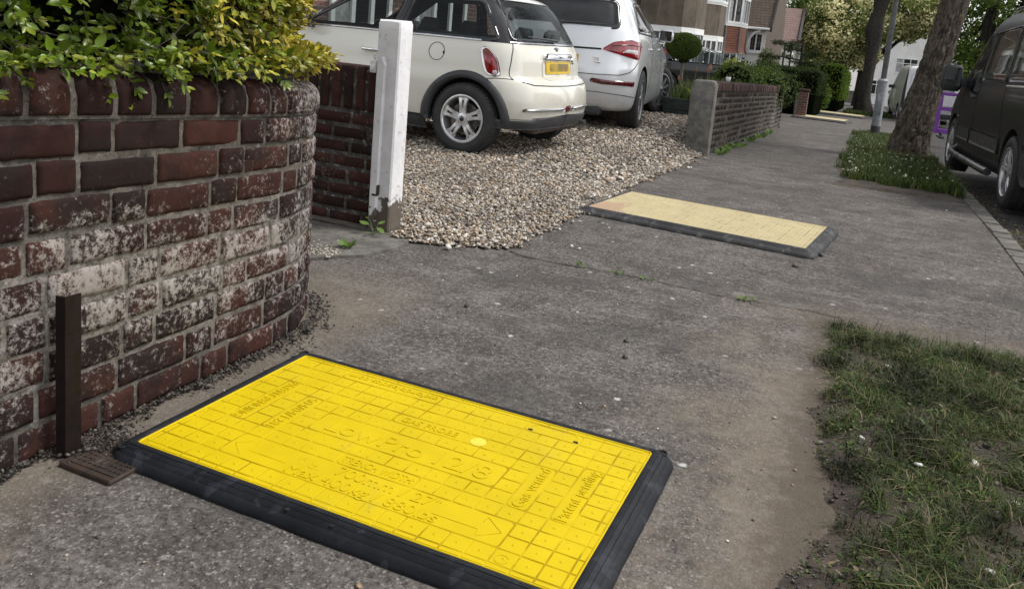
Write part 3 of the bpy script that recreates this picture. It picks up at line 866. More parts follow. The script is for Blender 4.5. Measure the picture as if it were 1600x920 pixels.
for k, z in enumerate(zs):
    sc = 1.0 - (.0 if z < 1.1 else .06)
    for i, (x, y) in enumerate(outl):
        w = noise.noise((x * 20, y * 20, z * 6)) * .0025
        rot = 0
        if z < .2: rot = (.2 - z) * .12 * max(0, noise.noise((x * 30, y * 30, z * 25 + 3)) + .2)
        if z > 1.1: z += .010 * noise.noise((x * 60, y * 60, 7))
        V.append((x * (sc + w * 6 - rot) + (1.1 - z) * .004, y * (sc + w * 6 - rot), z + (.004 * math.sin(i * 2.2) if z > 1.1 else 0)))
no = len(outl)
for k in range(len(zs) - 1):
    for i in range(no): F.append((k * no + i, k * no + (i + 1) % no, (k + 1) * no + (i + 1) % no, (k + 1) * no + i))
F.append(tuple((len(zs) - 1) * no + i for i in range(no)))
new_mesh('shaft', V, F, MAT_PAINT, t, True, sharp=30)
# raised tapered moulding on the front face
mb = MB()
pl = [(-.042, .10), (-.030, .06), (-.010, .10), (-.006, .30), (-.006, .86), (-.002, .885), (-.022, .925), (-.044, .885), (-.044, .86)]
n = len(pl)
Vf = [(x, -hw - .020, z) for x, z in pl]; Vb = [(x * 1.0 + (-.006 if x < -.025 else .006), -hw + .004, z + (.006 if z > .9 else 0)) for x, z in pl]
mb.add(Vf + Vb, [tuple(range(n))] + [(i, n + i, n + (i + 1) % n, (i + 1) % n) for i in range(n)])
mb.build('moulding', MAT_PAINT, t)
mb = MB()
mb.box(-.100, -.064, -.072, -.045, .842, .905, .005); mb.box(-.094, -.070, -.080, -.070, .855, .880, .003)
mb.tube([(-.080, -.058, .905), (-.080, -.058, .935)], .006, 8); mb.box(-.086, -.06, -.062, -.05, .915, .925, .002)
mb.build('gate_hinge', MAT_PAINT, t)
MAT_RUST = simple('rusty_iron', (.055, .032, .022), (.03, .024, .02), 25, .7, .3, bmp=.4, bscale=120)
mb = MB(); mb.box(-.030, .002, -.092, -.062, .205, .214, .002); mb.box(-.004, .004, -.088, -.066, .214, .262, .002)
mb.build('iron_catch', MAT_RUST, t)

# seedling and moss at the foot of the gatepost
MAT_SEED = leafmat('seedling_leaf', .3, .4)
def seedling(name, x, y, z, leaves, label, cat='seedling', stem=True):
    t = empty(name, (x, y, z), 0, label, cat)
    if stem:
        mb = MB()
        for (dx, dy, h, *_) in leaves: mb.tube([(0, 0, 0), (dx * .4, dy * .4, h * .6), (dx, dy, h)], [.002, .0016, .001], 5)
        mb.build('stem', MAT_SEED_STEM, t)
    n = len(leaves); A = np.array([l[:3] for l in leaves], float); D = np.array([l[3:6] for l in leaves], float)
    leaf_mesh('leaves', A, D, np.tile((0, -.3, 1.), (n, 1)), np.array([l[6] for l in leaves]), np.array([l[6] * .62 for l in leaves]), np.array([(.12, .20, .05)]) * nr_.uniform(.8, 1.2, (n, 1)), MAT_SEED, nr_, t, .15)
    return t
MAT_SEED_STEM = simple('green_stem', (.10, .14, .05), None, 40, .6)
seedling('seedling', -2.26, 3.665, .01, [(-.03, .0, .055, -1, -.1, .1, .06), (.02, -.01, .05, 1, -.1, -.2, .055), (.01, .02, .06, .3, 1, .2, .05), (-.01, -.02, .02, -.5, -.8, .1, .03), (-.06, .04, .075, -1, .4, .1, .03)], 'green bramble seedling growing at the foot of the white gatepost')
tuft = []
for k in range(16):
    a = k * 2.4; tuft.append((.006 * math.cos(a), .006 * math.sin(a), .0, math.cos(a), math.sin(a), .8, rnd.uniform(.03, .06)))
t = seedling('weed_tuft', -2.23, 3.38, .012, tuft, 'small green weed tuft growing on the edge of the concrete strip', 'weed', False)

for q, (x, y) in enumerate(((-1.02, 3.905), (-.86, 3.895), (-1.22, 3.915), (-.40, 3.88))):
    tf = []
    for k in range(9):
        a = k * 2.4 + q; tf.append((.005 * math.cos(a) + rnd.uniform(-.03, .03), .003 * math.sin(a), .0, math.cos(a), math.sin(a), .7, rnd.uniform(.012, .030)))
    o = seedling('weed_tuft', x, y, fall(y) + .004, tf, None, None, False)
    tag(o, 'tiny weed tuft growing in the crack across the pavement', 'weed', 'weeds in the pavement crack')
for q, (x, y) in enumerate(((-1.62, 10.6), (-1.60, 12.0), (-1.66, 13.4), (-1.63, 14.6), (-1.68, 16.2), (-1.66, 11.3))):
    tf = []
    for k in range(26):
        a = k * 2.4 + q; tf.append((rnd.uniform(-.05, .06), rnd.uniform(-.25, .25), .0, math.cos(a), math.sin(a), 1.0, rnd.uniform(.04, .11)))
    o = seedling('weed_tuft', x, y, fall(y), tf, None, None, False)
    tag(o, 'straggling green weeds growing along the foot of the low brick wall', 'weed', 'weeds along the low wall')
# brown channel stake by the wall, cable cover below it
MAT_STAKE = simple('dark_brown_steel', (.0075, .0045, .004), (.012, .007, .006), 20, .55, .0, bmp=.2, bscale=80, dirt=.12, spec=.2)
t = empty('stake', (-1.690, 1.378, 0), 0, 'upright dark brown angle iron stake standing against the curved brick wall', 'stake')
aw, lf = Vector((-.77, .63)), Vector((-.63, -.77))
dA = (lf * .85 + aw * .52).normalized(); dB = (-lf * .85 + aw * .52).normalized(); c0 = Vector((.010, -.010))
for nm, d, ln, sg in (('narrow_flange', dA, .024, 1), ('wide_flange', dB, .040, -1)):
    q = Vector((-d.y, d.x)) * .0045 * (1 if Vector((-d.y, d.x)).dot(aw) > 0 else -1)
    p0 = c0 + d * (.0 if sg > 0 else .0005)
    pl = [p0, p0 + d * ln, p0 + d * ln + q, p0 + q]
    V = []; F = []; zs = [-.01, .05, .12, .2, .28, .36, .405, .412]
    for k, z in enumerate(zs):
        for i, p in enumerate(pl):
            w = noise.noise((p.x * 40, p.y * 40, z * 14)) * .0012
            V.append((p.x + w + .012 * (.2 - z) * .3, p.y + w, z + (.004 * noise.noise((i * 3.1, z, 2)) if k == 7 else 0)))
    for k in range(7):
        for i in range(4): F.append((k * 4 + i, k * 4 + (i + 1) % 4, k * 4 + 4 + (i + 1) % 4, k * 4 + 4 + i))
    F.append((28, 29, 30, 31)); new_mesh(nm, V, F, MAT_STAKE, t)

t = empty('drain_cover', (-1.58, 1.415, 0), 0, 'small rusty ribbed iron cover set in the ground under the board corner', 'drain cover')
mb = MB(); mb.box(-.085, .085, -.080, .075, -.02, .010, .004); mb.build('cover_plate', MAT_RUST, t)
MAT_RUST2 = simple('worn_iron', (.10, .078, .066), (.05, .036, .03), 40, .6, .5, bmp=.3, bscale=150)
mb = MB()
for i in range(9): mb.box(-.060 + i * .0165, -.058 + i * .0165, -.062, .062, .008, .0125)
for j in range(8): mb.box(-.068, .08, -.062 + j * .0165, -.060 + j * .0165, .008, .0123)
mb.box(-.02, .03, -.045, -.005, .0085, .0118)
mb.build('ribs', MAT_RUST2, t)
mb = MB()
for q, (a, b_) in enumerate(((-.012, .004), (.008, .004))):
    mb.tube([(a + .006 * math.cos(x), -.025 + .011 * math.sin(x), .0125) for x in np.linspace(0, 6.28, 13)], .0014, 5)
mb.build('cast_digits', MAT_RUST2, t)

# ------------------------------------------------------------------ trench boards
def yellow_mat(name, base, worn, wornk, groove, even=False):
    m, nt, b, _ = nmat(name)
    p = pos(nt)
    a = nt.nodes.new('ShaderNodeVertexColor'); a.layer_name = 'col'
    s = nt.nodes.new('ShaderNodeSeparateColor'); nt.links.new(a.outputs[0], s.inputs[0])
    n1 = nz(nt, p, 5, 6, .6); n2 = nz(nt, p, 60, 7, .75); n3 = nz(nt, stretch(nt, p, (14, 40, 1)), 1, 8, .75)
    c = mixc(nt, rng(nt, n1, .3, .7), tuple(x * .92 for x in base), tuple(min(x * 1.05, 1) for x in base))
    c = mixc(nt, rng(nt, n3, .58, .8, 0, .30 + wornk * .4), c, worn)
    # grime lodged in the grooves, in places; with even, shade painted down letter sides
    c = mixc(nt, mth(nt, 'MULTIPLY', s.outputs[1], .75 if even else rng(nt, nz(nt, p, 11, 4), .40, .62, .10, .9)), c, groove)
    c = mixc(nt, rng(nt, n2, .72 - wornk * .1, .80 - wornk * .1, 0, .75), c, (.20, .175, .11))
    # scrapes and trodden-in dirt
    n5 = nz(nt, stretch(nt, p, (22, 5, 1)), 1.3, 9, .8, .8); n6 = nz(nt, p, 2.6, 8, .72)
    c = mixc(nt, mth(nt, 'MULTIPLY', rng(nt, n5, .58, .72), rng(nt, n6, .46, .66, 0, .6)), c, (.17, .14, .075))
    c = mixc(nt, rng(nt, n6, .50, .78, 0, .30), c, (.26, .21, .06))
    nt.links.new(c, b.inputs['Base Color'])
    nt.links.new(rng(nt, n3, .3, .7, .48, .7), b.inputs['Roughness'])
    b.inputs['Specular IOR Level'].default_value = .12
    bump(nt, b, n2, .10, .002)
    return m
MAT_YEL = yellow_mat('yellow_composite', (.56, .415, .004), (.50, .40, .09), 0.0, (.30, .20, .0))
MAT_YELOLD = yellow_mat('faded_yellow_composite', (.47, .40, .235), (.37, .315, .21), .5, (.20, .13, .05))
MAT_LETT = yellow_mat('yellow_lettering', (.56, .415, .004), (.50, .40, .09), 0.0, (.24, .165, .0), True)
def red_patch(mat):
    nt = mat.node_tree; b = nt.nodes['Principled BSDF']
    src = b.inputs['Base Color'].links[0].from_socket
    p = pos(nt)
    n = nz(nt, p, 7, 7, .7); sx = nt.nodes.new('ShaderNodeSeparateXYZ'); nt.links.new(p, sx.inputs[0])
    k = mth(nt, 'MULTIPLY', rng(nt, sx.outputs[0], .32, .08), rng(nt, sx.outputs[1], .50, .12))
    k = rng(nt, mth(nt, 'ADD', mth(nt, 'MULTIPLY', k, .42), n), .66, .80, 0, .55)
    c = mixc(nt, k, src, (.34, .19, .15))
    nt.links.new(c, b.inputs['Base Color'])
red_patch(MAT_YELOLD)
def rubber_mat(name, base):
    m, nt, b, _ = nmat(name)
    p = pos(nt)
    n1 = nz(nt, p, 9, 6, .65); v = vor(nt, stretch(nt, p, (1, 1, .3)), 38, 'Color'); s = nt.nodes.new('ShaderNodeSeparateColor'); nt.links.new(v, s.inputs[0])
    n2 = nz(nt, p, 55, 6, .75)
    c = mixc(nt, rng(nt, n1, .3, .7), base, tuple(x * 1.7 for x in base))
    c = mixc(nt, mth(nt, 'MULTIPLY', rng(nt, s.outputs[0], .6, .95), rng(nt, n1, .42, .6, 0, .75)), c, tuple(x * 4.2 for x in base))
    c = mixc(nt, rng(nt, n2, .62, .78, 0, .5), c, (.10, .092, .085))
    nt.links.new(c, b.inputs['Base Color'])
    nt.links.new(rng(nt, n2, .3, .7, .48, .72), b.inputs['Roughness']); b.inputs['Specular IOR Level'].default_value = .18
    bump(nt, b, mth(nt, 'ADD', n2, mth(nt, 'MULTIPLY', s.outputs[1], .4)), .3, .003)
    return m
MAT_RUB = rubber_mat('black_rubber', (.0085, .0093, .0115))
MAT_RUBOLD = rubber_mat('grey_weathered_rubber', (.030, .030, .031))
MAT_HOLE = simple('hole_black', (.004, .004, .004), None, 10, .9)

def trench_board(name, loc, rz, L, W, ztop, mY, mR, label, detail=True, nu=20, nv=12, rw=.062, cat='trench cover', square=False, group=None, pale=1.0):
    t = empty(name, loc, rz, label, cat, group)
    # rubber surround: profile swept round the rectangle, (outward, height)
    prof = [(-.012, ztop - .006), (0.001, ztop - .0015), (.004, ztop + .0012), (.016, ztop + .0010), (.0175, ztop - .0012), (.019, ztop - .0002), (.029, ztop - .0035), (.0305, ztop - .006), (.032, ztop - .0048), (.043, ztop - .011), (.0445, ztop - .0135), (.046, ztop - .0135), (rw - .008, ztop * .42), (rw - .002, ztop * .22), (rw, ztop * .08), (rw - .001, -.01)]
    corners = [(0, 0, math.pi), (L, 0, 1.5 * math.pi), (L, W, 0), (0, W, .5 * math.pi)]
    ring = []
    na = 9
    edges = [((0, 0), (L, 0)), ((L, 0), (L, W)), ((L, W), (0, W)), ((0, W), (0, 0))]
    for k, (cx, cy, a0) in enumerate(corners):
        for q in range(na):
            a = a0 + q / (na - 1) * math.pi / 2
            mx, my = math.cos(a), math.sin(a)
            if square:
                s_ = 1 / max(abs(mx), abs(my)); s_ = 1 + (s_ - 1) * .55
                mx, my = mx * s_, my * s_
            ring.append((cx, cy, mx, my))
        (xa, ya), (xb, yb) = edges[k]
        mx, my = (math.cos(a0 + math.pi / 2), math.sin(a0 + math.pi / 2))
        ne = 24
        for q in range(1, ne):
            f = q / ne; ring.append((xa + (xb - xa) * f, ya + (yb - ya) * f, mx, my))
    V = []; F = []; npf = len(prof); nrg = len(ring)
    for (cx, cy, mx, my) in ring:
        for (d, z) in prof:
            x = cx + mx * d; y = cy + my * d
            w = noise.noise((x * 9, y * 9, 2.2)) * .0016 + noise.noise((x * 40, y * 40, 1)) * .0005
            if d > rw - .004: x += mx * w * 2; y += my * w * 2
            V.append((x, y, z + (w if .003 < d < rw - .004 else 0)))
    for i in range(nrg):
        j = (i + 1) % nrg
        for q in range(npf - 1): F.append((i * npf + q, i * npf + q + 1, j * npf + q + 1, j * npf + q))
    new_mesh('rubber_edge', V, F, mR, t, True, sharp=50)
    if detail:
        for (cx, cy, a0) in corners:
            a = a0 + math.pi / 4; mb = MB(); hx, hy = cx + math.cos(a) * .034, cy + math.sin(a) * .034
            zz = ztop - .0085
            rim = [(hx + .0125 * math.cos(q), hy + .0125 * math.sin(q), zz + .003) for q in np.linspace(0, 6.2832, 21)]
            mb.tube(rim, .0032, 6, cap=False)
            o = mb.build('bolt_hole', mR, t, True)
            mb2 = MB(); mb2.prism([(hx + .0112 * math.cos(q), hy + .0112 * math.sin(q)) for q in np.linspace(0, 6.2832, 19)[:-1]], zz - .004, zz + .0022)
            mb2.build('hole', MAT_HOLE, o)
        for bx in (.49, .61):
            mb = MB()
            c_ = [(bx + .006 * math.cos(q), -.036 + .006 * math.sin(q)) for q in np.linspace(0, 6.2832, 13)[:-1]]
            mb.prism(c_, ztop - .012, ztop - .0045)
            mb.build('rivet', MAT_HOLE, t)
    # moulded deck: base slab and raised cell pads
    mg = .36
    pu = L / (nu + 2 * mg); pv = W / (nv + 2 * mg)
    def X(u): return (u + mg) * pu
    def Y(v): return (v + mg) * pv
    zb = ztop - .0016
    mb = MB()
    g = .0020
    mb.col = (1, 1, 1)
    cr = .008
    outline = []
    for (cx, cy, a0) in ((cr, cr, math.pi), (L - cr, cr, 1.5 * math.pi), (L - cr, W - cr, 0), (cr, W - cr, .5 * math.pi)):
        for q in range(5):
            a = a0 + q / 4 * math.pi / 2; outline.append((cx + cr * math.cos(a), cy + cr * math.sin(a)))
    mb.prism(outline, ztop - .02, zb)
    # rounded raised lip round the deck
    lip = [(x, y, zb + .0002) for x, y in outline] ; lip.append(lip[0]); lip.append(lip[1])
    mb.col = (1, 0, 1)
    mb.tube(lip, .0028, 6, cap=False)
    panels = []
    if detail: panels = [(5, 15, 5, 7), (8, 12, 8, 9), (8, 12, 3, 4), (3, 17, 1, 3), (16, 17, 4, 8), (18, 19, 4, 9), (1, 2, 4, 9), (3, 4, 4.0, 8.0), (3, 9, 11, 12), (14, 17, 11, 12)]
    used = np.zeros((nu, nv), bool)
    def pad(xa, xb, ya, yb, h=.0012, rad=.001, nc=1):
        bv = .0009
        b0 = [(xa, ya), (xb, ya), (xb, yb), (xa, yb)]
        if rad > .002:
            b0 = []
            for (cx, cy, a0) in ((xa + rad, ya + rad, math.pi), (xb - rad, ya + rad, 1.5 * math.pi), (xb - rad, yb - rad, 0), (xa + rad, yb - rad, .5 * math.pi)):
                for q in range(5):
                    a = a0 + q / 4 * math.pi / 2; b0.append((cx + rad * math.cos(a), cy + rad * math.sin(a)))
        mx, my = (xa + xb) / 2, (ya + yb) / 2
        n = len(b0); sx = 1 - 2 * bv / (xb - xa); sy = 1 - 2 * bv / (yb - ya)
        V = [(x, y, zb - .0005) for x, y in b0] + [(mx + (x - mx) * sx, my + (y - my) * sy, zb + h) for x, y in b0]
        C = [(1, 1, 1)] * n + [(1, 0, 1)] * n
        mb.add(V, [(i, (i + 1) % n, n + (i + 1) % n, n + i) for i in range(n)], 0, C)
        mb.add(V[n:], [tuple(range(n))], 0, C[n:])
    for (ua, ub, va, vb) in panels:
        for i in range(int(ua), int(math.ceil(ub))):
            for j in range(int(va), int(math.ceil(vb))): used[i, j] = True
        pad(X(ua) + g, X(ub) - g, Y(va) + g, Y(vb) - g, rad=.014)
    for i in range(nu):
        for j in range(nv):
            if used[i, j]: continue
            if rnd.random() < .0: continue
            pad(X(i) + g, X(i + 1) - g, Y(j) + g, Y(j + 1) - g, .0012 + rnd.uniform(-.0002, .0002))
            # dimple stud in the middle
            cx, cy = X(i + .5), Y(j + .5)
            ringp = [(cx + .0045 * math.cos(q), cy + .0045 * math.sin(q)) for q in np.linspace(0, 6.2832, 9)[:-1]]
            Vd = [(x, y, zb + .0014) for x, y in ringp] + [(cx, cy, zb + .0032)]
            mb.add(Vd, [(q, (q + 1) % 8, 8) for q in range(8)], 0, [(1, .3, 1)] * 8 + [(1, 0, 1)])
    # thin strips outside the grid
    for i in range(nu):
        pad(X(i) + g, X(i + 1) - g, .005, Y(0) - g); pad(X(i) + g, X(i + 1) - g, Y(nv) + g, W - .005)
    for j in range(nv):
        pad(.005, X(0) - g, Y(j) + g, Y(j + 1) - g); pad(X(nu) + g, L - .005, Y(j) + g, Y(j + 1) - g)
    mb.build('deck', mY, t, cols=True)
    if detail:
        zt = zb + .0007
        def put(txt, u0, v0, length, cap, rot=0):
            """fit a line of lettering into length cells along the reading direction, capitals cap cells high"""
            V, F = text_mesh(txt, 1.0, Matrix.Identity(4), .5)
            x0, x1 = min(v.x for v in V), max(v.x for v in V)
            al, ac = (pu, pv) if rot in (0, 180) else (pv, pu)
            T = Matrix.Translation((X(u0), Y(v0), zt - .0006)) @ Matrix.Rotation(R(rot), 4, 'Z') @ Matrix.Diagonal((length * al / (x1 - x0), cap * ac / .70, .0030, 1)) @ Matrix.Translation((-x0, 0, .5))
            return [T @ v for v in V], F
        for it in (('LowPro', 5.8, 5.36, 5.3, 1.22), ('12/8', 11.75, 5.36, 2.75, 1.22), ('GAS PROBE', 8.45, 8.24, 3.1, .5), ('TRENCH WIDTH:', 8.2, 3.24, 3.7, .52),
                   ('700mm / 27"', 8.6, 2.12, 5.1, .74), ('Max 400kg / 880lbs', 6.6, 1.16, 7.5, .70), ('Gas vented', 16.78, 4.15, 3.7, .58, 90), ('Patent pending', 18.78, 4.15, 4.75, .58, 90),
                   ('PATENT PENDING', 1.24, 8.9, 4.75, .52, -90), ('504/04/1281', 3.24, 7.85, 3.7, .56, -90), ('oxfordplastics.com', 8.85, 11.76, 5.6, .5, 180)):
            m2 = MB(); m2.col = (1, 0, 1)
            V, F = put(*it); zm = sum(v.z for v in V) / len(V); m2.add(V, F, 0, [(1, 1, 1) if v.z < zm else (1, 0, 1) for v in V]); m2.build('lettering', MAT_LETT, t, cols=True)  # letter sides tinted darker: outline shade put into the colour
        m2 = MB(); m2.col = (1, 0, 1)
        c_ = [(X(12.7) + .022 * math.cos(q), Y(8.45) + .022 * math.sin(q)) for q in np.linspace(0, 6.2832, 25)[:-1]]
        m2.prism(c_, zb, zb + .0022)
        m2.build('probe_plug', MAT_PLUG, t, cols=True)
        def line(*lines, nm='moulded_sign'):
            m2 = MB(); m2.col = (1, 1, 1)
            for pts in lines: m2.tube([(X(a), Y(b_), zt + .0003) for a, b_ in pts], .0011, 5)
            m2.build(nm, mY, t, cols=True)
        for sgn, u0 in ((1, 3.2), (-1, 16.8)):
            line([(u0 + sgn * 3.1, 1.75), (u0 + sgn * 1.0, 1.75), (u0 + sgn * .9, 1.25), (u0 + sgn * .05, 2.0), (u0 + sgn * .95, 2.75), (u0 + sgn * 1.0, 2.3)], nm='moulded_arrow')
        # little pedestrian and wheelchair signs beside the load limit
        line([(6.62, 2.0), (6.72, 2.25), (6.85, 2.0)], [(6.72, 2.25), (6.76, 2.5)], [(6.55, 2.35), (6.76, 2.5), (6.92, 2.35)], [(6.76, 2.5), (6.77, 2.6), (6.80, 2.68), (6.84, 2.6), (6.77, 2.6)])
        line([(7.45 + .2 * math.cos(q), 2.18 + .2 * math.sin(q)) for q in np.linspace(1.9, 6.6, 12)], [(7.38, 2.62), (7.4, 2.25), (7.65, 2.25), (7.72, 2.02), (7.8, 2.02)])
        line([(14.3, 11.25), (14.35, 11.75), (14.6, 11.9), (16.5, 11.9), (16.75, 11.7), (16.8, 11.3)], nm='moulded_line')
        line([(17.45 + .28 * math.cos(q), .4 + .28 * math.sin(q)) for q in np.linspace(.6, 6.2, 14)], nm='moulded_ring')
        for u in (14.35, 16.78):
            m2 = MB(); m2.prism([(X(u) + .008 * math.cos(q), Y(11.2) + .006 * math.sin(q)) for q in np.linspace(0, 6.2832, 15)[:-1]], zb, zt + .0008); m2.build('lifting_slot', MAT_HOLE, t)
    return t
MAT_PLUG = simple('pale_yellow_plug', (.70, .58, .03), (.66, .54, .04), 20, .4)
trench_board('trench_board', (-1.552, 1.470, 0), R(-.25), 1.143, .678, .036, MAT_YEL, MAT_RUB, 'bright yellow plastic trench cover with raised lettering and black rubber edges, nearest on the pavement')
trench_board('trench_board', (-1.585, 5.185, fall(5.5) + .004), R(-6.0), 1.365, .775, .042, MAT_YELOLD, MAT_RUBOLD, 'faded pale yellow trench cover with grey rubber edges lying across the pavement by the gravel', detail=False, nu=26, nv=22, rw=.075, square=True)
trench_board('trench_board', (-2.02, 26.1, fall(26.1) + .004), R(-7), 1.40, .80, .07, MAT_YELOLD, MAT_RUBOLD, 'nearer of two far faded yellow trench covers, at the end of the low brick wall', detail=False, nu=14, nv=8, rw=.1, square=True)
trench_board('trench_board', (-1.87, 33.0, fall(33) + .004), R(-7), 1.62, .85, .08, MAT_YELOLD, MAT_RUBOLD, 'farther of two far faded yellow trench covers, in front of the dark street tree', detail=False, nu=14, nv=8, rw=.1, square=True)

# ------------------------------------------------------------------ privet hedge over the wall
MAT_PRIVET = leafmat('privet_leaf', .32, .30, spec=.4)
MAT_TWIG = simple('privet_twig', (.10, .08, .06), (.05, .042, .034), 60, .8)
MAT_HCORE = simple('hedge_inside', (.008, .011, .005), (.002, .0025, .0015), 30, 1.0, bmp=.8, bscale=60, spec=0.0)  # near-black colour stands for the shade inside the foliage
g = np.random.default_rng(5)
t = empty('privet_hedge', (-2.05, 1.8, .9), 0, 'green and golden privet hedge spilling over the top of the curved wall', 'hedge')
def pathH(s, d):
    x, y = pathA(s); nx, ny = nrmA(s); return x + nx * d, y + ny * d
# inner mass coloured near black for the shade within the leaves
V = []; F = []
nS, nA = 44, 14
for i in range(nS + 1):
    s = -.6 + (S1 - .15 + .6) * i / nS
    for j in range(nA):
        a = 2 * math.pi * j / nA
        rr = 1 + .25 * noise.noise((s * 4, a * 1.5, 3))
        d = -.31 + .22 * rr * math.cos(a); z = 1.30 + .37 * rr * math.sin(a)
        x, y = pathH(max(s, -3), d); V.append((x, y, z))
for i in range(nS):
    for j in range(nA): F.append((i * nA + j, (i + 1) * nA + j, (i + 1) * nA + (j + 1) % nA, i * nA + (j + 1) % nA))
F.append(tuple(range(nA))); F.append(tuple(nS * nA + j for j in range(nA)))
reparent(new_mesh('shade_core', V, F, MAT_HCORE, None, True), t)
# sprigs: each twig carries opposite pairs of leaves
LP = []; LD = []; LN = []; LL = []; LC = []
tw = MB()
nsp = 3300
for k in range(nsp):
    s = g.uniform(.2, S1 - .1) if k % 3 else g.uniform(1.9, 3.1)
    a = g.uniform(-1.9, 2.0) if k % 4 == 0 else g.uniform(-1.35, 1.0); deep = g.uniform(0, 1) ** 1.6
    rr = (1.06 - .40 * deep) * (1 + .22 * noise.noise((s * 4, a * 1.5, 3)))
    d = -.31 + .255 * rr * math.cos(a) - .03 * sstep(1.9, 2.6, s); z = 1.29 + .40 * rr * math.sin(a)
    if z < .955: z = .955 + g.uniform(0, .06)
    if z < 1.0 and d < -.1: d = g.uniform(-.1, -.02)
    x, y = pathH(s, d); nx, ny = nrmA(max(s, 0))
    tangent = np.array([-ny, nx, 0]); outw = np.array([nx, ny, 0])
    dr = outw * max(.15, math.cos(a)) * g.uniform(.4, 1.1) + np.array([0, 0, 1]) * (math.sin(a) * .7 + g.uniform(-.55, .5)) + tangent * g.normal() * .55
    if a < -.9: dr = outw * .8 + np.array([0, 0, -.12 - .3 * (g.uniform() < .15)]) + tangent * g.normal() * .6
    dr /= np.linalg.norm(dr)
    ln = g.uniform(.06, .15) * (1 - .35 * sstep(2.0, 2.6, s)); npair = int(g.integers(3, 6))
    p0 = np.array([x, y, z]); side = np.cross(dr, [0, 0, 1]); side /= np.linalg.norm(side) + 1e-9; upv = np.cross(side, dr)
    tw.tube([p0, p0 + dr * ln * .5 + upv * .004, p0 + dr * ln], [.0014, .0011, .0007], 4, cap=False)
    gold = sstep(1.85, 2.6, s + g.normal() * .25 + (z - 1.0) * .2)
    light = g.uniform(.4, 1.3)
    for q in range(npair):
        f = (q + .6) / npair; p = p0 + dr * ln * f; ang = q * 1.57
        sd = side * math.cos(ang) + upv * math.sin(ang)
        for sg in (1, -1):
            dd = sd * sg * .85 + dr * .65 + np.array([0, 0, .12]) + g.normal(size=3) * .15
            LP.append(p); LD.append(dd); nn = upv * 1.0 + dr * .6 + np.array([0, 0, .5]) + g.normal(size=3) * .25 + outw * .4; LN.append(nn)
            LL.append(g.uniform(.018, .036) * (1.25 if q == npair - 2 else 1))
            base = np.array((.125, .20, .016)) * (1 - gold) + np.array((.52, .44, .05)) * gold
            if g.uniform() < .25 and q == npair - 1: base = base * .4 + np.array((.40, .40, .06)) * .6
            LC.append(base * light * g.uniform(.8, 1.2))
    # terminal pair
    for sg in (1, -1):
        LP.append(p0 + dr * ln); LD.append(dr + side * sg * .5); LN.append(upv + g.normal(size=3) * .2 + outw * .4); LL.append(g.uniform(.016, .030))
        base = np.array((.18, .23, .026)) * (1 - gold) + np.array((.55, .47, .09)) * gold
        LC.append(base * light)
LP, LD, LN, LL, LC = map(np.array, (LP, LD, LN, LL, LC))
reparent(leaf_mesh('foliage', LP, LD, LN, LL, LL * g.uniform(.48, .62, len(LL)), LC, MAT_PRIVET, g), t)
# bare twigs showing among the leaves
for k in range(70):
    s = g.uniform(.4, 2.1); d = g.uniform(-.16, -0.02); z = g.uniform(.95, 1.35); x, y = pathH(s, d); nx, ny = nrmA(max(s, 0))
    dr = np.array([nx * g.uniform(-.1, .4) - ny * g.normal(), ny * g.uniform(-.1, .4) + nx * g.normal(), g.normal() * .8]); dr /= np.linalg.norm(dr)
    ln = g.uniform(.08, .22); p0 = np.array([x, y, z])
    tw.tube([p0, p0 + dr * ln * .5 + g.normal(size=3) * .008, p0 + dr * ln], [.0022, .0018, .001], 5, cap=False)
reparent(tw.build('twigs', MAT_TWIG, None, True), t)

# ------------------------------------------------------------------ low wall on the far side of the drive
MAT_REND = simple('grey_render', (.165, .155, .138), (.10, .095, .086), 14, .95, bmp=.8, bscale=80, dirt=.4)
WC = Wall(lambda s: (-1.70 - .02 * s / 8, 10.13 + s), lambda s: (1.0, 0.0)); WC.fal = .002
def topC(s): return .72 + fall(10.13 + s) * 1.0 + (.155 if 1 else 0) - .155
t = empty('low_brick_wall', (-1.83, 14, fall(14)), 0, 'low sooty brick garden wall with red brick capping and rendered end pier across the drive', 'wall')
for c in range(10):
    s = -.05 - (c % 2) * .1
    while s < 8.75:
        L = .235 * rnd.uniform(.96, 1.04); a = max(s, 0.004); zb_ = fall(10.13 + s + L / 2)
        z0 = zb_ - .02 + c * .078
        WC.brick(a + .005, min(s + L - .005, 8.74), z0, z0 + .066, 0, lambda t_, z, c=c: (.35 + .5 * noise.noise((t_ * 1.3, z * 3, 4)) if c < 5 else .1) + (.7 * math.exp(-((t_ - 7.3) / .5) ** 2)), nx=7, ny=4, rough=.9)
        s += L
nseg = 36
for i in range(nseg):
    a, b_ = i * 8.74 / nseg, (i + 1) * 8.74 / nseg; f0, f1 = fall(10.13 + a), fall(10.13 + b_)
    WC.m.add([WC.P(a, f0 - .2, -.0022), WC.P(b_, f1 - .2, -.0022), WC.P(b_, f1 + .77, -.0022), WC.P(a, f0 + .77, -.0022)], [(0, 1, 2, 3)])
    WC.m.add([WC.P(a, f0 - .2, -.225), WC.P(b_, f1 - .2, -.225), WC.P(b_, f1 + .77, -.225), WC.P(a, f0 + .77, -.225)], [(3, 2, 1, 0)])
WC.m.add([WC.P(8.74, fall(18.87) - .2, -.008), WC.P(8.74, fall(18.87) - .2, -.225), WC.P(8.74, fall(18.87) + .77, -.225), WC.P(8.74, fall(18.87) + .77, -.008)], [(0, 1, 2, 3)])
reparent(WC.b.build('brickwork', MAT_BRICK3, smooth=True, cols=True), t)
reparent(WC.m.build('mortar', MAT_MORT2, smooth=False), t)
MAT_CAP = brick_mat('red_capping_brick', (.055, .033, .030), (.095, .058, .052), (.04, .027, .024), (.28, .25, .23), 1.0)
cb = MB(); s = .0
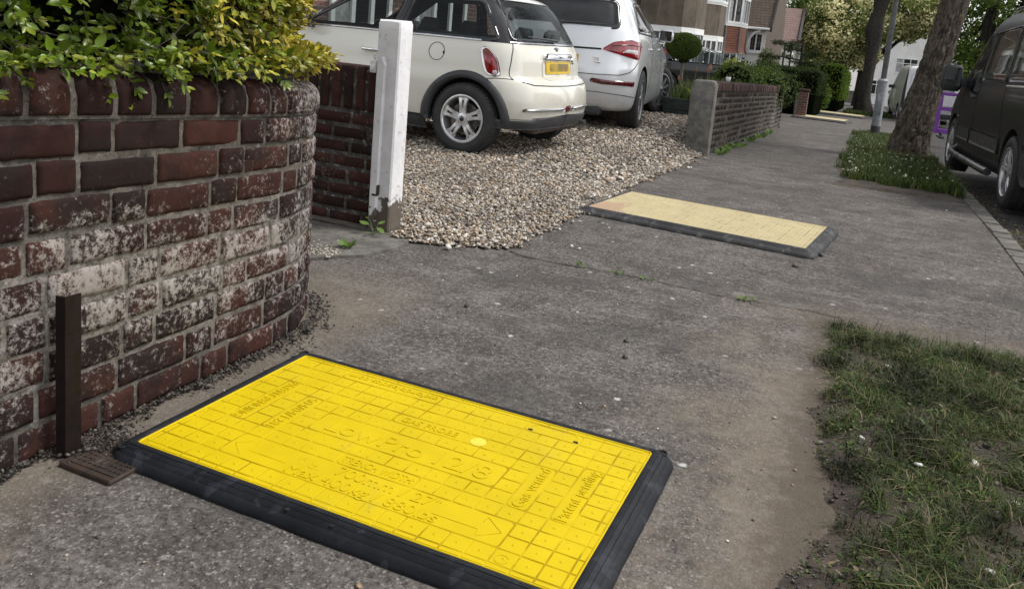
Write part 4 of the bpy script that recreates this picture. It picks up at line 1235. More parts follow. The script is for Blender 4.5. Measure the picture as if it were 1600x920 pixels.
while s < 8.74:
    L = .078; f = fall(10.13 + s); x0, y0 = WC.path(s)
    tl = rnd.uniform(-.004, .004); V = []; F = []
    secc = [(.016, .762), (.016, .835), (.005, .862), (-.03, .874), (-.12, .878), (-.20, .872), (-.232, .858), (-.245, .83), (-.245, .762)]
    for yy in (y0 + .003, y0 + L - .003):
        for d, z in secc: V.append((x0 + d + tl, yy, f + z + tl))
    m_ = len(secc)
    F = [(i, m_ + i, m_ + i + 1, i + 1) for i in range(m_ - 1)] + [tuple(range(m_)), tuple(range(2 * m_ - 1, m_ - 1, -1))]
    r = rnd.random(); cb.add(V, F, 0, [(r, rnd.random(), .3 + .3 * noise.noise((s, 1, 1)))] * len(V)); s += L
reparent(cb.build('capping', MAT_CAP, smooth=True, sharp=40, cols=True), t)
# rendered pier face with rounded top
V = []; F = []
outl = [(-.262, -.2), (-.262, .80), (-.25, .855), (-.22, .878), (-.03, .884), (.0, .872), (.022, .835), (.024, -.2)]
f0 = fall(10.1)
for yy, ins in ((9.98, .022), (9.995, .004), (10.02, 0), (10.135, 0)):
    for d, z in outl:
        mx = -.12
        V.append((-1.70 + mx + (d - mx) * (1 - ins * 3) + noise.noise((z * 8, d * 8, yy)) * .006, yy + noise.noise((z * 9, d * 9, 1)) * .006, f0 + z - (ins if z > .7 else 0)))
no = len(outl)
F.append(tuple(range(no)))
for k in range(3):
    for i in range(no): F.append((k * no + i, (k + 1) * no + i, (k + 1) * no + (i + 1) % no, k * no + (i + 1) % no))
reparent(new_mesh('end_pier', V, F, MAT_REND, None, True, sharp=45), t)
mb = MB(); mb.lathe([(.012, 0), (.03, .005), (.036, .07), (.033, .07), (.028, .01), (0, .01)], 16, Matrix.Translation((-1.80, 11.6, fall(11.6) + .875)) @ Matrix.Rotation(R(-90), 4, 'Y'))
tag(mb.build('plastic_cup', simple('clear_white_plastic', (.7, .7, .7), None, 20, .3), None, True), 'small white plastic cup left on the low brick wall', 'cup')
# ------------------------------------------------------------------ vehicles
def carpaint(name, c, flake=0.0, rough=.22, film=.5, coat=.8):
    m, nt, b, _ = nmat(name)
    p = pos(nt)
    n = nz(nt, p, 1.5, 4); d = nz(nt, p, 6, 7, .7); sx = nt.nodes.new('ShaderNodeSeparateXYZ'); nt.links.new(p, sx.inputs[0])
    col = mixc(nt, n, tuple(x * .95 for x in c), tuple(min(x * 1.04, 1) for x in c))
    # road film low on the body
    k = mth(nt, 'MULTIPLY', rng(nt, sx.outputs[2], .75, .15), rng(nt, d, .3, .7, .15, .7))
    col = mixc(nt, mth(nt, 'MULTIPLY', k, film), col, (.16, .14, .12))
    nt.links.new(col, b.inputs['Base Color'])
    b.inputs['Metallic'].default_value = flake
    b.inputs['Specular IOR Level'].default_value = .5 if coat > .4 else .22
    nt.links.new(mth(nt, 'ADD', mth(nt, 'MULTIPLY', k, .35), rough), b.inputs['Roughness'])
    b.inputs['Coat Weight'].default_value = coat; b.inputs['Coat Roughness'].default_value = .05
    return m
MAT_TYRE = simple('tyre_rubber', (.016, .016, .017), (.028, .027, .026), 12, .75, bmp=.25, bscale=90, dirt=.3, dirtc=(.07, .06, .05))
MAT_ALLOY = simple('alloy', (.62, .62, .63), (.54, .54, .55), 10, .32, .75, dirt=.25, dirtc=(.12, .10, .09))
MAT_ALLOYD = simple('grey_alloy', (.30, .30, .31), (.22, .22, .23), 10, .35, .7, dirt=.3)
MAT_BLKPL = simple('black_plastic', (.030, .031, .034), (.045, .046, .05), 8, .55, bmp=.15, bscale=200)
MAT_BLKGL = simple('black_gloss_panel', (.010, .010, .012), (.014, .014, .016), 5, .08, spec=.7)
MAT_GAP = simple('panel_gap', (.006, .006, .006), None, 10, .9)
MAT_CHROME = simple('chrome', (.72, .72, .73), (.65, .65, .66), 8, .08, 1.0)
MAT_UNDER = simple('underbody', (.010, .010, .010), (.02, .018, .016), 12, .9)
MAT_SEAT = simple('seat_cloth', (.018, .018, .02), (.03, .03, .032), 20, .85)
MAT_GLASS = glassmat('car_glass', (.012, .016, .016), .30)
MAT_GLASSD = glassmat('tinted_glass', (.006, .007, .008), .82)
MAT_LAMP = simple('red_lamp', (.30, .006, .010), (.14, .003, .006), 22, .12, spec=.6, coat=.6)
MAT_LAMPC = simple('clear_lamp', (.55, .50, .50), (.42, .36, .36), 22, .12, spec=.6, coat=.6)
MAT_LAMPD = simple('dark_red_lamp', (.10, .004, .006), (.06, .003, .004), 22, .12, spec=.6, coat=.6)
MAT_PLATE = simple('yellow_plate', (.62, .42, .01), (.55, .36, .01), 10, .35)
MAT_PLATED = simple('plate_smudge', (.16, .115, .03), (.42, .29, .02), 9, .4)

class Body:
    """body shell from horizontal sections: for each height the rear, front, half width, corner radius and side fullness"""
    def __init__(s, zs, yr, yf, w, rc, bow=.10, rcf=.25, bowf=.15, tap=.06):
        s.fy = pchip(zs, yr); s.ff = pchip(zs, yf); s.fw = pchip(zs, w); s.frc = pchip(zs, rc); s.bow, s.rcf, s.bowf, s.tap = bow, rcf, bowf, tap
    def half(s, z, nr=14, ncn=12, nsd=34, nf=10):
        yr, yf, w, rc = s.fy(z), s.ff(z), s.fw(z), s.frc(z)
        rcf = min(s.rcf, (yf - yr) * .3, w * .6); rc = min(rc, (yf - yr) * .3, w * .8)
        pts = []
        for i in range(nr): 
            x = (w - rc) * i / nr; pts.append((x, yr + s.bow * (x / w) ** 2))
        yb = yr + s.bow * ((w - rc) / w) ** 2; sl = 2 * s.bow * (w - rc) / w / w * rc
        for i in range(ncn):
            a = math.pi / 2 * i / ncn
            pts.append((w - rc + rc * math.sin(a), yb + rc * (1 - math.cos(a)) + sl * math.sin(a) * .6))
        y0 = yb + rc + sl * .6; yfb = yf - s.bowf - rcf
        for i in range(nsd): pts.append((w, y0 + (yfb - y0) * i / nsd))
        for i in range(ncn):
            a = math.pi / 2 * i / ncn; pts.append((w - rcf + rcf * math.cos(a), yfb + rcf * math.sin(a)))
        for i in range(nf + 1):
            x = (w - rcf) * (1 - i / nf); pts.append((x, yf - s.bowf * (x / w) ** 2))
        ym = (yr + yf) / 2; hf = (yf - yr) / 2
        return [(x * (1 - s.tap * ((y - ym) / hf) ** 2), y) for x, y in pts]
    def rear(s, x, z, off=0.0):
        h = s.half(z); ax = abs(x)
        for (xa, ya), (xb, yb) in zip(h, h[1:]):
            if xa <= ax <= xb + 1e-9 and xb > xa:
                y = ya + (yb - ya) * (ax - xa) / (xb - xa); break
        else: y = h[20][1]
        return Vector((x, y, z))
    def side(s, y, z, sg):
        h = s.half(z); best = 0
        lo = [(x, yy) for x, yy in h[14:]]
        for (xa, ya), (xb, yb) in zip(lo, lo[1:]):
            if ya <= y <= yb and yb > ya: return Vector((sg * (xa + (xb - xa) * (y - ya) / (yb - ya)), y, z))
        if y < lo[0][1]: return Vector((sg * lo[0][0], lo[0][1], z))
        return Vector((sg * lo[-1][0] * .3, lo[-1][1], z))
    def per(s, a, z, sg):
        """point at arc length a from the middle of the rear"""
        h = s.half(z); d = 0
        for (xa, ya), (xb, yb) in zip(h, h[1:]):
            l = math.hypot(xb - xa, yb - ya)
            if d + l >= a: f = (a - d) / l; return Vector((sg * (xa + (xb - xa) * f), ya + (yb - ya) * f, z))
            d += l
        return Vector((0, h[-1][1], z))
    def shell(s, zlist, cap_top=None, cap_bot=True):
        V = []; F = []
        for z in zlist:
            h = s.half(z); ring = h + [(-x, y) for x, y in reversed(h[1:-1])]
            V += [(x, y, z) for x, y in ring]
        n = len(ring)
        for k in range(len(zlist) - 1):
            for i in range(n): F.append((k * n + i, k * n + (i + 1) % n, (k + 1) * n + (i + 1) % n, (k + 1) * n + i))
        if cap_bot: F.append(tuple(range(n - 1, -1, -1)))
        if cap_top is not None: F.append(tuple((len(zlist) - 1) * n + i for i in range(n)))
        return V, F, n

def nrm_of(fn, u, z, e=.006):
    a = fn(u + e, z) - fn(u - e, z); b = fn(u, z + e) - fn(u, z - e)
    n = a.cross(b); n.normalize(); p = fn(u, z); c = Vector((0, 1.2, .6))
    if n.dot(p - c) < 0: n.negate()
    return n
def rpoly(P, r, k=5):
    """round the corners of a polygon"""
    out = []; n = len(P)
    for i in range(n):
        p0, p1, p2 = Vector(P[i - 1]), Vector(P[i]), Vector(P[(i + 1) % n])
        a = (p0 - p1); b = (p2 - p1); q = min(r, a.length * .45, b.length * .45)
        A = p1 + a.normalized() * q; Bv = p1 + b.normalized() * q
        for j in range(k + 1):
            t = j / k; out.append(tuple(A * (1 - t) ** 2 + p1 * 2 * t * (1 - t) + Bv * t * t))
    return out
class Gaps:
    """every strip becomes a panel gap part of its own"""
    def __init__(s): s.l = []
    def add(s, V, F): s.l.append((V, F))
    def build(s, name, mat, parent):
        for V, F in s.l:
            m = MB(); m.add(V, F); m.build('panel_gap', mat, parent)
def patch(mb, fn, poly, off=.004, depth=.012, nr=12, nc=12, dome=0.0):
    zs = [p[1] for p in poly]; z0, z1 = min(zs), max(zs); rows = []
    for k in range(nr + 1):
        z = z0 + (z1 - z0) * min(max(k / nr, .0005), .9995)
        xs = []
        for (xa, za), (xb, zb) in zip(poly, poly[1:] + poly[:1]):
            if (za <= z < zb) or (zb <= z < za): xs.append(xa + (xb - xa) * (z - za) / (zb - za))
        if len(xs) < 2: continue
        rows.append((z, min(xs), max(xs)))
    V = []; F = []; m = nc + 1
    for ri, (z, a, b) in enumerate(rows):
        for i in range(m):
            u = a + (b - a) * i / nc; n = nrm_of(fn, u, z)
            dm = dome * (1 - (2 * i / nc - 1) ** 2) * (1 - (2 * ri / (len(rows) - 1) - 1) ** 2)
            V.append(fn(u, z) + n * (off + dm))
    R_ = len(rows)
    for k in range(R_ - 1):
        for i in range(nc): F.append((k * m + i, k * m + i + 1, (k + 1) * m + i + 1, (k + 1) * m + i))
    # skirt going into the body
    bd = [i for i in range(m)] + [k * m + nc for k in range(1, R_)] + [(R_ - 1) * m + i for i in range(nc - 1, -1, -1)] + [k * m for k in range(R_ - 2, 0, -1)]
    nv = len(V); c = sum((Vector(v) for v in V), Vector()) / nv
    for q in bd:
        z, a, b = rows[q // m]; u = a + (b - a) * (q % m) / nc
        V.append(V[q] - nrm_of(fn, u, z) * depth)
    nb = len(bd)
    for i in range(nb): F.append((bd[i], bd[(i + 1) % nb], nv + (i + 1) % nb, nv + i))
    mb.add(V, F)
def strip(mb, fn, pts, w, off=.003, closed=False, sub=8):
    """thin band along a polyline on the surface (panel gaps, trims)"""
    P = []
    pp = pts + (pts[:1] if closed else [])
    for (a, b), (c, d) in zip(pp, pp[1:]):
        for k in range(sub): P.append((a + (c - a) * k / sub, b + (d - b) * k / sub))
    if not closed: P.append(pp[-1])
    Q = [fn(u, z) for u, z in P]; N = [nrm_of(fn, u, z) for u, z in P]; n = len(Q)
    V = []; F = []
    for i in range(n):
        t = (Q[(i + 1) % n if closed else min(i + 1, n - 1)] - Q[i - 1 if closed else max(i - 1, 0)])
        t.normalize(); s = t.cross(N[i]).normalized()
        V += [Q[i] + N[i] * off + s * w / 2, Q[i] + N[i] * off - s * w / 2, Q[i] - N[i] * .004 - s * w / 2, Q[i] - N[i] * .004 + s * w / 2]
    for i in range(n if closed else n - 1):
        j = (i + 1) % n
        for k in range(4): F.append((4 * i + k, 4 * i + (k + 1) % 4, 4 * j + (k + 1) % 4, 4 * j + k))
    mb.add(V, F)

def wheel(parent, loc, rad, wid, rim, style, steer=0.0, side=1, mrim=None):
    """axis along local x, outer face towards side*x"""
    t = empty('wheel', loc, R(steer)); t.parent = parent
    T = Matrix.Diagonal((side, 1, 1, 1))
    mb = MB(); h = wid / 2
    mb.lathe([(rim, -h + .01), (rim + .012, -h), (rad - .05, -h - .006), (rad - .018, -h + .006), (rad - .004, -h + .022), (rad, -h * .5), (rad, -h * .3), (rad - .007, -h * .28), (rad - .007, -h * .22), (rad, -h * .2), (rad + .001, 0), (rad, h * .2), (rad - .007, h * .22), (rad - .007, h * .28), (rad, h * .3), (rad, h * .5), (rad - .004, h - .022), (rad - .018, h - .006), (rad - .05, h + .006), (rim + .012, h), (rim, h - .01)], 44, T)
    # tread blocks
    for k in range(52):
        a = 2 * math.pi * k / 52
        for sg in (-1, 1):
            M_ = Matrix.Rotation(a, 4, 'X') @ Matrix.Translation((sg * h * .72, 0, rad - .004)) @ Matrix.Rotation(.3 * sg, 4, 'Z')
            mb.box(-h * .18, h * .18, -.013, .010, -.006, .0035, T=T @ M_)
    mb.build('tyre', MAT_TYRE, t, True, sharp=35)
    mr = mrim or MAT_ALLOY
    mb = MB()
    mb.lathe([(rim + .004, h - .004), (rim + .006, h + .003), (rim - .006, h + .004), (rim - .016, h - .004), (rim - .022, h - .03), (rim - .03, -h + .02)], 44, T)
    ns = {'five': 5, 'twin': 10, 'multi': 10}[style]
    for k in range(ns):
        a = 2 * math.pi * k / ns
        if style == 'twin': a += (.10 if k % 2 else -.10) + (0 if k % 2 == 0 else 0)
        w0, w1 = {'five': (.040, .050), 'twin': (.018, .020), 'multi': (.020, .022)}[style]
        if style == 'five':
            # spoke with a slot: two rails joined at both ends
            for s2 in (-1, 1):
                M_ = T @ Matrix.Rotation(a, 4, 'X')
                V = []
                for rr, wc, ww, hh in ((.045, .016, .017, h - .012), (rim * .55, .019, .016, h + .000), (rim - .035, .026, .016, h - .004), (rim - .008, .030, .022, h - .012)):
                    for dx, dy in ((-.014, -ww), (0, -ww * .75), (0, ww * .75), (-.014, ww)): V.append(M_ @ Vector((hh + dx, s2 * wc + dy, rr)))
                F = []
                for q in range(3):
                    for e in range(3): F.append((q * 4 + e, q * 4 + e + 1, q * 4 + 5 + e, q * 4 + 4 + e))
                mb.add(V, F)
            for r0, r1, ww in ((.04, rim * .48, .03), (rim - .045, rim - .01, .046)):
                mb.box(h - .022, h - .007, -ww, ww, r0, r1, T=T @ Matrix.Rotation(a, 4, 'X'))
        else:
            M_ = T @ Matrix.Rotation(a, 4, 'X')
            V = []
            for rr, ww, hh in ((.04, w0, h - .015), (rim * .5, w0 * .9, h - .004), (rim - .012, w1, h - .014)):
                for dx, dy in ((-.03, -ww), (0, -ww * .6), (0, ww * .6), (-.03, ww)): V.append(M_ @ Vector((hh + dx, dy, rr)))
            F = []
            for q in range(2):
                for e in range(3): F.append((q * 4 + e, q * 4 + e + 1, q * 4 + 5 + e, q * 4 + 4 + e))
            mb.add(V, F)
    mb.lathe([(0, h - .004), (.030, h - .002), (.052, h - .008), (.062, h - .03)], 24, T)
    o = mb.build('rim', mr, t, True, sharp=35)
    m2 = MB(); m2.lathe([(0, h + .001), (.020, h + .001), (.024, h - .004)], 18, T); m2.build('hub_cap', MAT_BLKGL, o, True)
    m2 = MB(); m2.lathe([(0, h - .055), (rim * .70, h - .055), (rim * .70, h - .07), (0, h - .07)], 28, T); m2.build('brake_disc', simple('brake_steel', (.16, .14, .13), (.08, .07, .06), 20, .5, .6), t, True, sharp=30)
    m2 = MB(); m2.lathe([(0, -h + .03), (rim - .02, -h + .03)], 24, T); m2.build('wheel_inner', MAT_UNDER, t)
    return t

def cut_arches(o, axles, rad, wmax, depth=.30, black=1):
    """open the wheel arches of a body mesh"""
    me0 = o.data
    cutters = []
    for (y, z) in axles:
        for sg in (-1, 1):
            mb = MB()
            mb.lathe([(0, 0), (rad, 0), (rad, depth), (0, depth)], 40, Matrix.Translation((sg * (wmax + .05) - (depth if sg > 0 else 0), y, z)))
            c = mb.build('cutter', MAT_UNDER); cutters.append(c)
            bm = bmesh.new(); bm.from_mesh(c.data); bmesh.ops.remove_doubles(bm, verts=bm.verts, dist=1e-5); bmesh.ops.recalc_face_normals(bm, faces=bm.faces); bm.to_mesh(c.data); bm.free()
            md = o.modifiers.new('cut', 'BOOLEAN'); md.operation = 'DIFFERENCE'; md.object = c; md.solver = 'EXACT'
    par = o.parent; o.parent = None
    dg = bpy.context.evaluated_depsgraph_get(); dg.update()
    me = bpy.data.meshes.new_from_object(o.evaluated_get(dg))
    o.modifiers.clear(); o.data = me; o.parent = par
    for c in cutters: bpy.data.objects.remove(c)
    if len(me.polygons) < 50: o.data = me0; return
    if len(me.materials) < 2: me.materials.append(MAT_UNDER)
    for p in me.polygons:
        c = p.center
        for (y, z) in axles:
            d = math.hypot(c.y - y, c.z - z)
            if d < rad + .004 and (abs(p.normal.x) > .9 and abs(c.x) < wmax - depth + .12 or abs(d - rad) < .012 and abs(p.normal.x) < .3): p.material_index = 1
def weld(o):
    bm = bmesh.new(); bm.from_mesh(o.data); bmesh.ops.recalc_face_normals(bm, faces=bm.faces); bm.to_mesh(o.data); bm.free()

def arch_trim(mb, B, sg, y0, z0, r0, r1, a0, a1, off=.012, n=30):
    """raised ring of cladding round a wheel arch"""
    V = []; F = []
    prof = [(r0 - .004, -.05), (r0, off), (r0 + (r1 - r0) * .5, off + .006), (r1 - .006, off), (r1, -.004)]
    for k in range(n + 1):
        a = a0 + (a1 - a0) * k / n
        for r, d in prof:
            y, z = y0 + r * math.cos(a), max(z0 + r * math.sin(a), .262)
            p = B.side(y, z, sg); V.append(p + Vector((sg * d, 0, 0)))
    m = len(prof)
    for k in range(n):
        for i in range(m - 1): F.append((k * m + i, (k + 1) * m + i, (k + 1) * m + i + 1, k * m + i + 1))
    mb.add(V, F)

def greenhouse(B, z0, z1, nz_, polys):
    """shell between belt and roof with the faces behind the windows left out. polys: list of (kind, sg, poly)"""
    zl = [z0 + (z1 - z0) * i / nz_ for i in range(nz_ + 1)]
    V, F, n = B.shell(zl, None, False)
    def inside(poly, u, z):
        c = False; j = len(poly) - 1
        for i in range(len(poly)):
            (xi, zi), (xj, zj) = poly[i], poly[j]
            if (zi > z) != (zj > z) and u < (xj - xi) * (z - zi) / (zj - zi) + xi: c = not c
            j = i
        return c
    K = []
    for f in F:
        c = sum((Vector(V[i]) for i in f), Vector()) / len(f)
        hit = False
        for kind, sg, poly in polys:
            if kind == 'side' and c.x * sg > 0 and inside(poly, c.y, c.z) and abs(c.x) > .45 * B.fw(c.z): hit = True
            if kind == 'rear' and c.y < B.fy(c.z) + .22 and inside(poly, c.x, c.z): hit = True
            if kind == 'front' and c.y > B.ff(c.z) - .45 and inside(poly, c.x, c.z): hit = True
        if not hit: K.append(f)
    return V, K

def seats(parent, rows, w=.24, zb=.42, zt=1.12):
    for (x, y) in rows:
        mb = MB(); mb.box(x - w, x + w, y - .22, y + .28, zb - .12, zb + .06, .05)
        T = Matrix.Translation((x, y - .22, zb)) @ Matrix.Rotation(R(14), 4, 'X')
        mb.box(-w, w, -.07, .06, 0, .52, .05, T); mb.box(-.12, .12, -.05, .05, .54, .72, .04, T); mb.box(-.05, .05, -.012, .012, .5, .56, 0, T)
        mb.build('seat', MAT_SEAT, parent, True, sharp=40)

# ---- cream hatchback ----------------------------------------------------------
MAT_CREAM = carpaint('cream_paint', (.62, .60, .525))
zs_ = [.16, .24, .34, .45, .58, .66, .70, .80, .90, .965, 1.02, 1.12, 1.22, 1.30, 1.345, 1.375, 1.395]
MB_ = Body(zs_,
    [-.46, -.555, -.60, -.615, -.60, -.56, -.50, -.485, -.465, -.435, -.405, -.345, -.275, -.20, -.135, -.03, .22],
    [2.86, 2.98, 3.03, 3.05, 3.04, 3.0, 2.96, 2.82, 2.55, 2.25, 2.12, 1.93, 1.74, 1.58, 1.42, 1.20, .90],
    [.76, .815, .835, .842, .842, .838, .834, .83, .815, .79, .765, .722, .675, .63, .59, .52, .36],
    [.26, .30, .30, .30, .30, .29, .27, .26, .25, .24, .22, .20, .19, .18, .18, .17, .14], bow=.10, tap=.07)
t_car = empty('parked_car', (-3.204, 7.45, .0), math.atan2(.061, -.998) - math.pi / 2, 'cream three door hatchback with chrome strips parked nose left behind the white gatepost', 'car')
t_car.scale = (1.035,) * 3
B = MB_
V, F, n_ = B.shell([.27, .28, .295, .315, .35, .39, .45, .51, .56, .61, .645, .665, .68, .70, .75, .80, .85, .90, .935, .963], True)
ob = new_mesh('body', V, F, [MAT_CREAM, MAT_UNDER], t_car, True); weld(ob)
cut_arches(ob, [(0, .30), (2.467, .30)], .352, .84, .26)
try: ob.data.set_sharp_from_angle(angle=R(38))
except Exception: pass
for p in ob.data.polygons:
    p.use_smooth = True
    if p.normal.z > .95 and p.center.z > .95: p.material_index = 1
# roof
V, F, n_ = B.shell([1.322, 1.33, 1.345, 1.36, 1.375, 1.386, 1.395], True, False)
nv = len(V); rr = F.pop(); ringi = list(rr); 
V.append((0, .42, 1.405)); F += [(ringi[i], ringi[(i + 1) % len(ringi)], nv) for i in range(len(ringi))]
new_mesh('roof', V, F, MAT_CREAM, t_car, True)
win_q = rpoly([(.70, .985), (.66, 1.305), (-.02, 1.295), (-.24, .985)], .05)
win_d = rpoly([(1.78, .985), (1.22, 1.30), (.74, 1.305), (.80, .985)], .04)
win_r = rpoly([(-.64, .995), (.64, .995), (.52, 1.325), (-.52, 1.325)], .05)
win_f = [(-.60, 1.0), (.60, 1.0), (.5, 1.30), (-.5, 1.30)]
polys = [('side', sg, w) for sg in (1, -1) for w in (win_q, win_d)] + [('rear', 1, win_r), ('front', 1, win_f)]
V, F = greenhouse(B, .963, 1.33, 20, polys)
new_mesh('pillars', V, F, MAT_BLKGL, t_car, True)
for sg in (1, -1):
    sfn = lambda u, z, sg=sg: B.side(u, z, sg)
    for w in (win_q, win_d):
        mb = MB(); patch(mb, sfn, w, .003, .004, 14, 14); mb.build('side_window', MAT_GLASS, t_car, True); mb = MB(); strip(mb, sfn, w, .03, .005, True, 1); mb.build('window_seal', MAT_BLKGL, t_car, True)
mb = MB(); patch(mb, lambda u, z: B.rear(u, z), win_r, .003, .004, 14, 20); mb.build('rear_window', MAT_GLASS, t_car, True)
mb = MB(); strip(mb, lambda u, z: B.rear(u, z), win_r, .03, .005, True, 1); mb.build('window_seal', MAT_BLKGL, t_car, True)
mb = MB()
Vw = []
for j in range(9):
    z = .975 + .345 * j / 8
    for i in range(13):
        x = (-1 + 2 * i / 12) * (B.fw(z) - .12); Vw.append((x, B.ff(z) - B.bowf * (x / B.fw(z)) ** 2 + .004, z))
mb.add(Vw, [(j * 13 + i, j * 13 + i + 1, j * 13 + 14 + i, j * 13 + 13 + i) for j in range(8) for i in range(12)]); mb.build('windscreen', MAT_GLASS, t_car, True)
seats(t_car, [(-.36, 1.05), (.36, 1.05)], .24, .42); seats(t_car, [(-.30, .12), (.30, .12)], .26, .40)
S = lambda u, z: B.side(u, z, -1)
S2 = lambda u, z: B.side(u, z, 1)
Rr = lambda u, z: B.rear(u, z)
mb = MB()
strip(mb, S, [(-.10, .970), (.5, .972), (1.2, .974), (1.85, .968)], .016, .007); strip(mb, S2, [(-.10, .970), (.5, .972), (1.2, .974), (1.85, .968)], .016, .007)
strip(mb, Rr, [(-.66, .972), (-.3, .974), (.3, .974), (.66, .972)], .014, .006)
mb.build('belt_strip', MAT_CHROME, t_car, True)
for Sf in (S, S2):
    mb = MB(); strip(mb, Sf, [(1.80, .985), (1.52, 1.14), (1.22, 1.31)], .055, .007); mb.build('windscreen_pillar', MAT_BLKGL, t_car, True)
# seams: hatch, door, bumper, fuel cap
mb = Gaps()
Pl = lambda a, z: B.per(a, z, -1); Pr = lambda a, z: B.per(a, z, 1)
for Pf in (Pl, Pr): strip(mb, Pf, [(.66, .962), (.70, .88), (.735, .75), (.74, .67)], .007, .002)
strip(mb, Rr, [(-.66, .66), (-.56, .635), (-.3, .628), (0, .625), (.3, .628), (.56, .635), (.66, .66)], .007, .003)
for Pf in (Pl, Pr): strip(mb, Pf, [(.74, .672), (.8, .675), (.9, .672), (1.0, .66)], .006, .002)
strip(mb, S, [(.72, .96), (.70, .7), (.66, .45), (.60, .25)], .006, .002)
mb.build('panel_gaps', MAT_GAP, t_car)
mb = MB(); circ = [(.30 + .075 * math.cos(a), .845 + .075 * math.sin(a)) for a in np.linspace(0, 2 * math.pi, 25)[:-1]]
strip(mb, S, circ, .005, .002, True, 1); fc = mb.build('fuel_cap', MAT_GAP, t_car)
mb = MB(); patch(mb, S, [(.222, .83), (.238, .83), (.238, .852), (.222, .852)], .003, .004, 2, 2); mb.build('finger_notch', MAT_GAP, fc)
# tail lamps: chrome frame, red lens
for Pf in (Pl, Pr):
    lo = rpoly([(.805, .685), (.925, .680), (.965, .80), (.965, .915), (.90, .93), (.825, .83)], .045)
    li = [(.888 + (x - .888) * .78, .80 + (z - .80) * .88) for x, z in lo]
    mb = MB(); patch(mb, Pf, lo, .008, .015, 16, 10); lf = mb.build('tail_light', MAT_CHROME, t_car, True)
    mb = MB(); patch(mb, Pf, li, .012, .01, 16, 10, .008); mb.build('lens', MAT_LAMP, lf, True)
    mb = MB(); patch(mb, Pf, [(.868, .855), (.935, .855), (.94, .89), (.90, .90)], .021, .014, 5, 5, .002); mb.build('amber_lens', simple('amber_lens', (.22, .045, .02), (.14, .02, .012), 30, .15), lf, True)
    mb = MB(); patch(mb, Pf, rpoly([(.836, .70), (.876, .70), (.876, .74), (.836, .74)], .02), .019, .012, 6, 6, .004); mb.build('reversing_lens', MAT_LAMPC, lf, True)
# hatch handle, plate recess, plate, badge
mb = MB(); patch(mb, Rr, rpoly([(-.30, .848), (.30, .848), (.27, .893), (-.27, .893)], .02), .030, .03, 5, 14, .006); mb.build('hatch_handle', MAT_CHROME, t_car, True)
mb = MB(); strip(mb, Rr, rpoly([(-.315, .675), (.315, .675), (.315, .845), (-.315, .845)], .05), .012, .006, True, 2); mb.build('plate_recess', MAT_CREAM, t_car, True)
mb = MB(); patch(mb, Rr, [(-.26, .722), (.26, .722), (.26, .833), (-.26, .833)], .010, .01, 2, 14); pl = mb.build('number_plate', MAT_PLATE, t_car)
mb = MB(); patch(mb, Rr, rpoly([(-.20, .745), (.21, .745), (.21, .812), (-.20, .812)], .02), .0115, .001, 5, 14); mb.build('lettering_smudge', MAT_PLATED, pl)  # smudge added in place of the blurred-out lettering
mb = MB()
for sg in (-1, 1): patch(mb, Rr, [(sg * .003, .928) if sg > 0 else (-.05, .938), (.05, .938) if sg > 0 else (-.003, .928), (.045, .948) if sg > 0 else (-.003, .946), (.003, .946) if sg > 0 else (-.045, .948)], .006, .006, 3, 4)
patch(mb, Rr, rpoly([(-.018, .918), (.018, .918), (.018, .954), (-.018, .954)], .014), .007, .008, 8, 5); mb.build('wing_badge', MAT_BLKGL, t_car)
mb = MB(); strip(mb, Rr, [(.335, .835), (.40, .835)], .014, .004); strip(mb, Rr, [(.345, .815), (.405, .815)], .012, .004); mb.build('model_badge', MAT_CHROME, t_car)
# bumper trims, fog lamp, lower black valance
mb = MB(); patch(mb, Rr, rpoly([(-.68, .412), (-.07, .410), (-.07, .440), (-.68, .444)], .012), .010, .012, 4, 16, .006); mb.build('bumper_strip', MAT_CHROME, t_car, True)
mb = MB(); patch(mb, Rr, rpoly([(.07, .410), (.68, .412), (.68, .444), (.07, .440)], .012), .010, .012, 4, 16, .006); mb.build('bumper_strip', MAT_CHROME, t_car, True)
mb = MB(); patch(mb, Rr, rpoly([(-.045, .398), (.045, .398), (.045, .455), (-.045, .455)], .02), .010, .012, 6, 6, .006); mb.build('fog_lamp', MAT_LAMPD, t_car, True)
mb = MB()
for Pf in (Pl, Pr):
    patch(mb, Pf, [(0, .262), (1.05, .262), (1.05, .34), (.86, .345), (.62, .35), (.50, .372), (0, .375)], .010, .02, 8, 26)
mb.build('rear_valance', MAT_BLKPL, t_car, True)
for sg in (1, -1):
    mb = MB(); arch_trim(mb, B, sg, 0, .30, .350, .415, -.40, math.pi + .35); mb.build('arch_cladding', MAT_BLKPL, t_car, True)
    mb = MB(); arch_trim(mb, B, sg, 2.467, .30, .350, .415, -.35, math.pi + .35); mb.build('arch_cladding', MAT_BLKPL, t_car, True)
    mb = MB(); patch(mb, lambda u, z, sg=sg: B.side(u, z, sg), [(.36, .18), (2.10, .18), (2.08, .30), (.38, .30)], .010, .02, 5, 14); mb.build('sill_cladding', MAT_BLKPL, t_car, True)
    mb = MB()
    T = Matrix.Translation((sg * .90, 1.66, 1.00)); 
    mb.box(-.09, .09, -.06, .07, -.055, .075, .045, T); mb.box(-.12 if sg > 0 else .02, -.02 if sg > 0 else .12, -.02, .03, -.06, -.02, .008, T)
    wm_ = mb.build('wing_mirror', MAT_BLKGL, t_car, True, sharp=50)
mb = MB(); T = Matrix.Translation((-.845, .95, .80)); mb.box(-.03, .012, -.09, .09, -.012, .014, .006, T); mb.build('door_handle', MAT_CHROME, t_car, True)
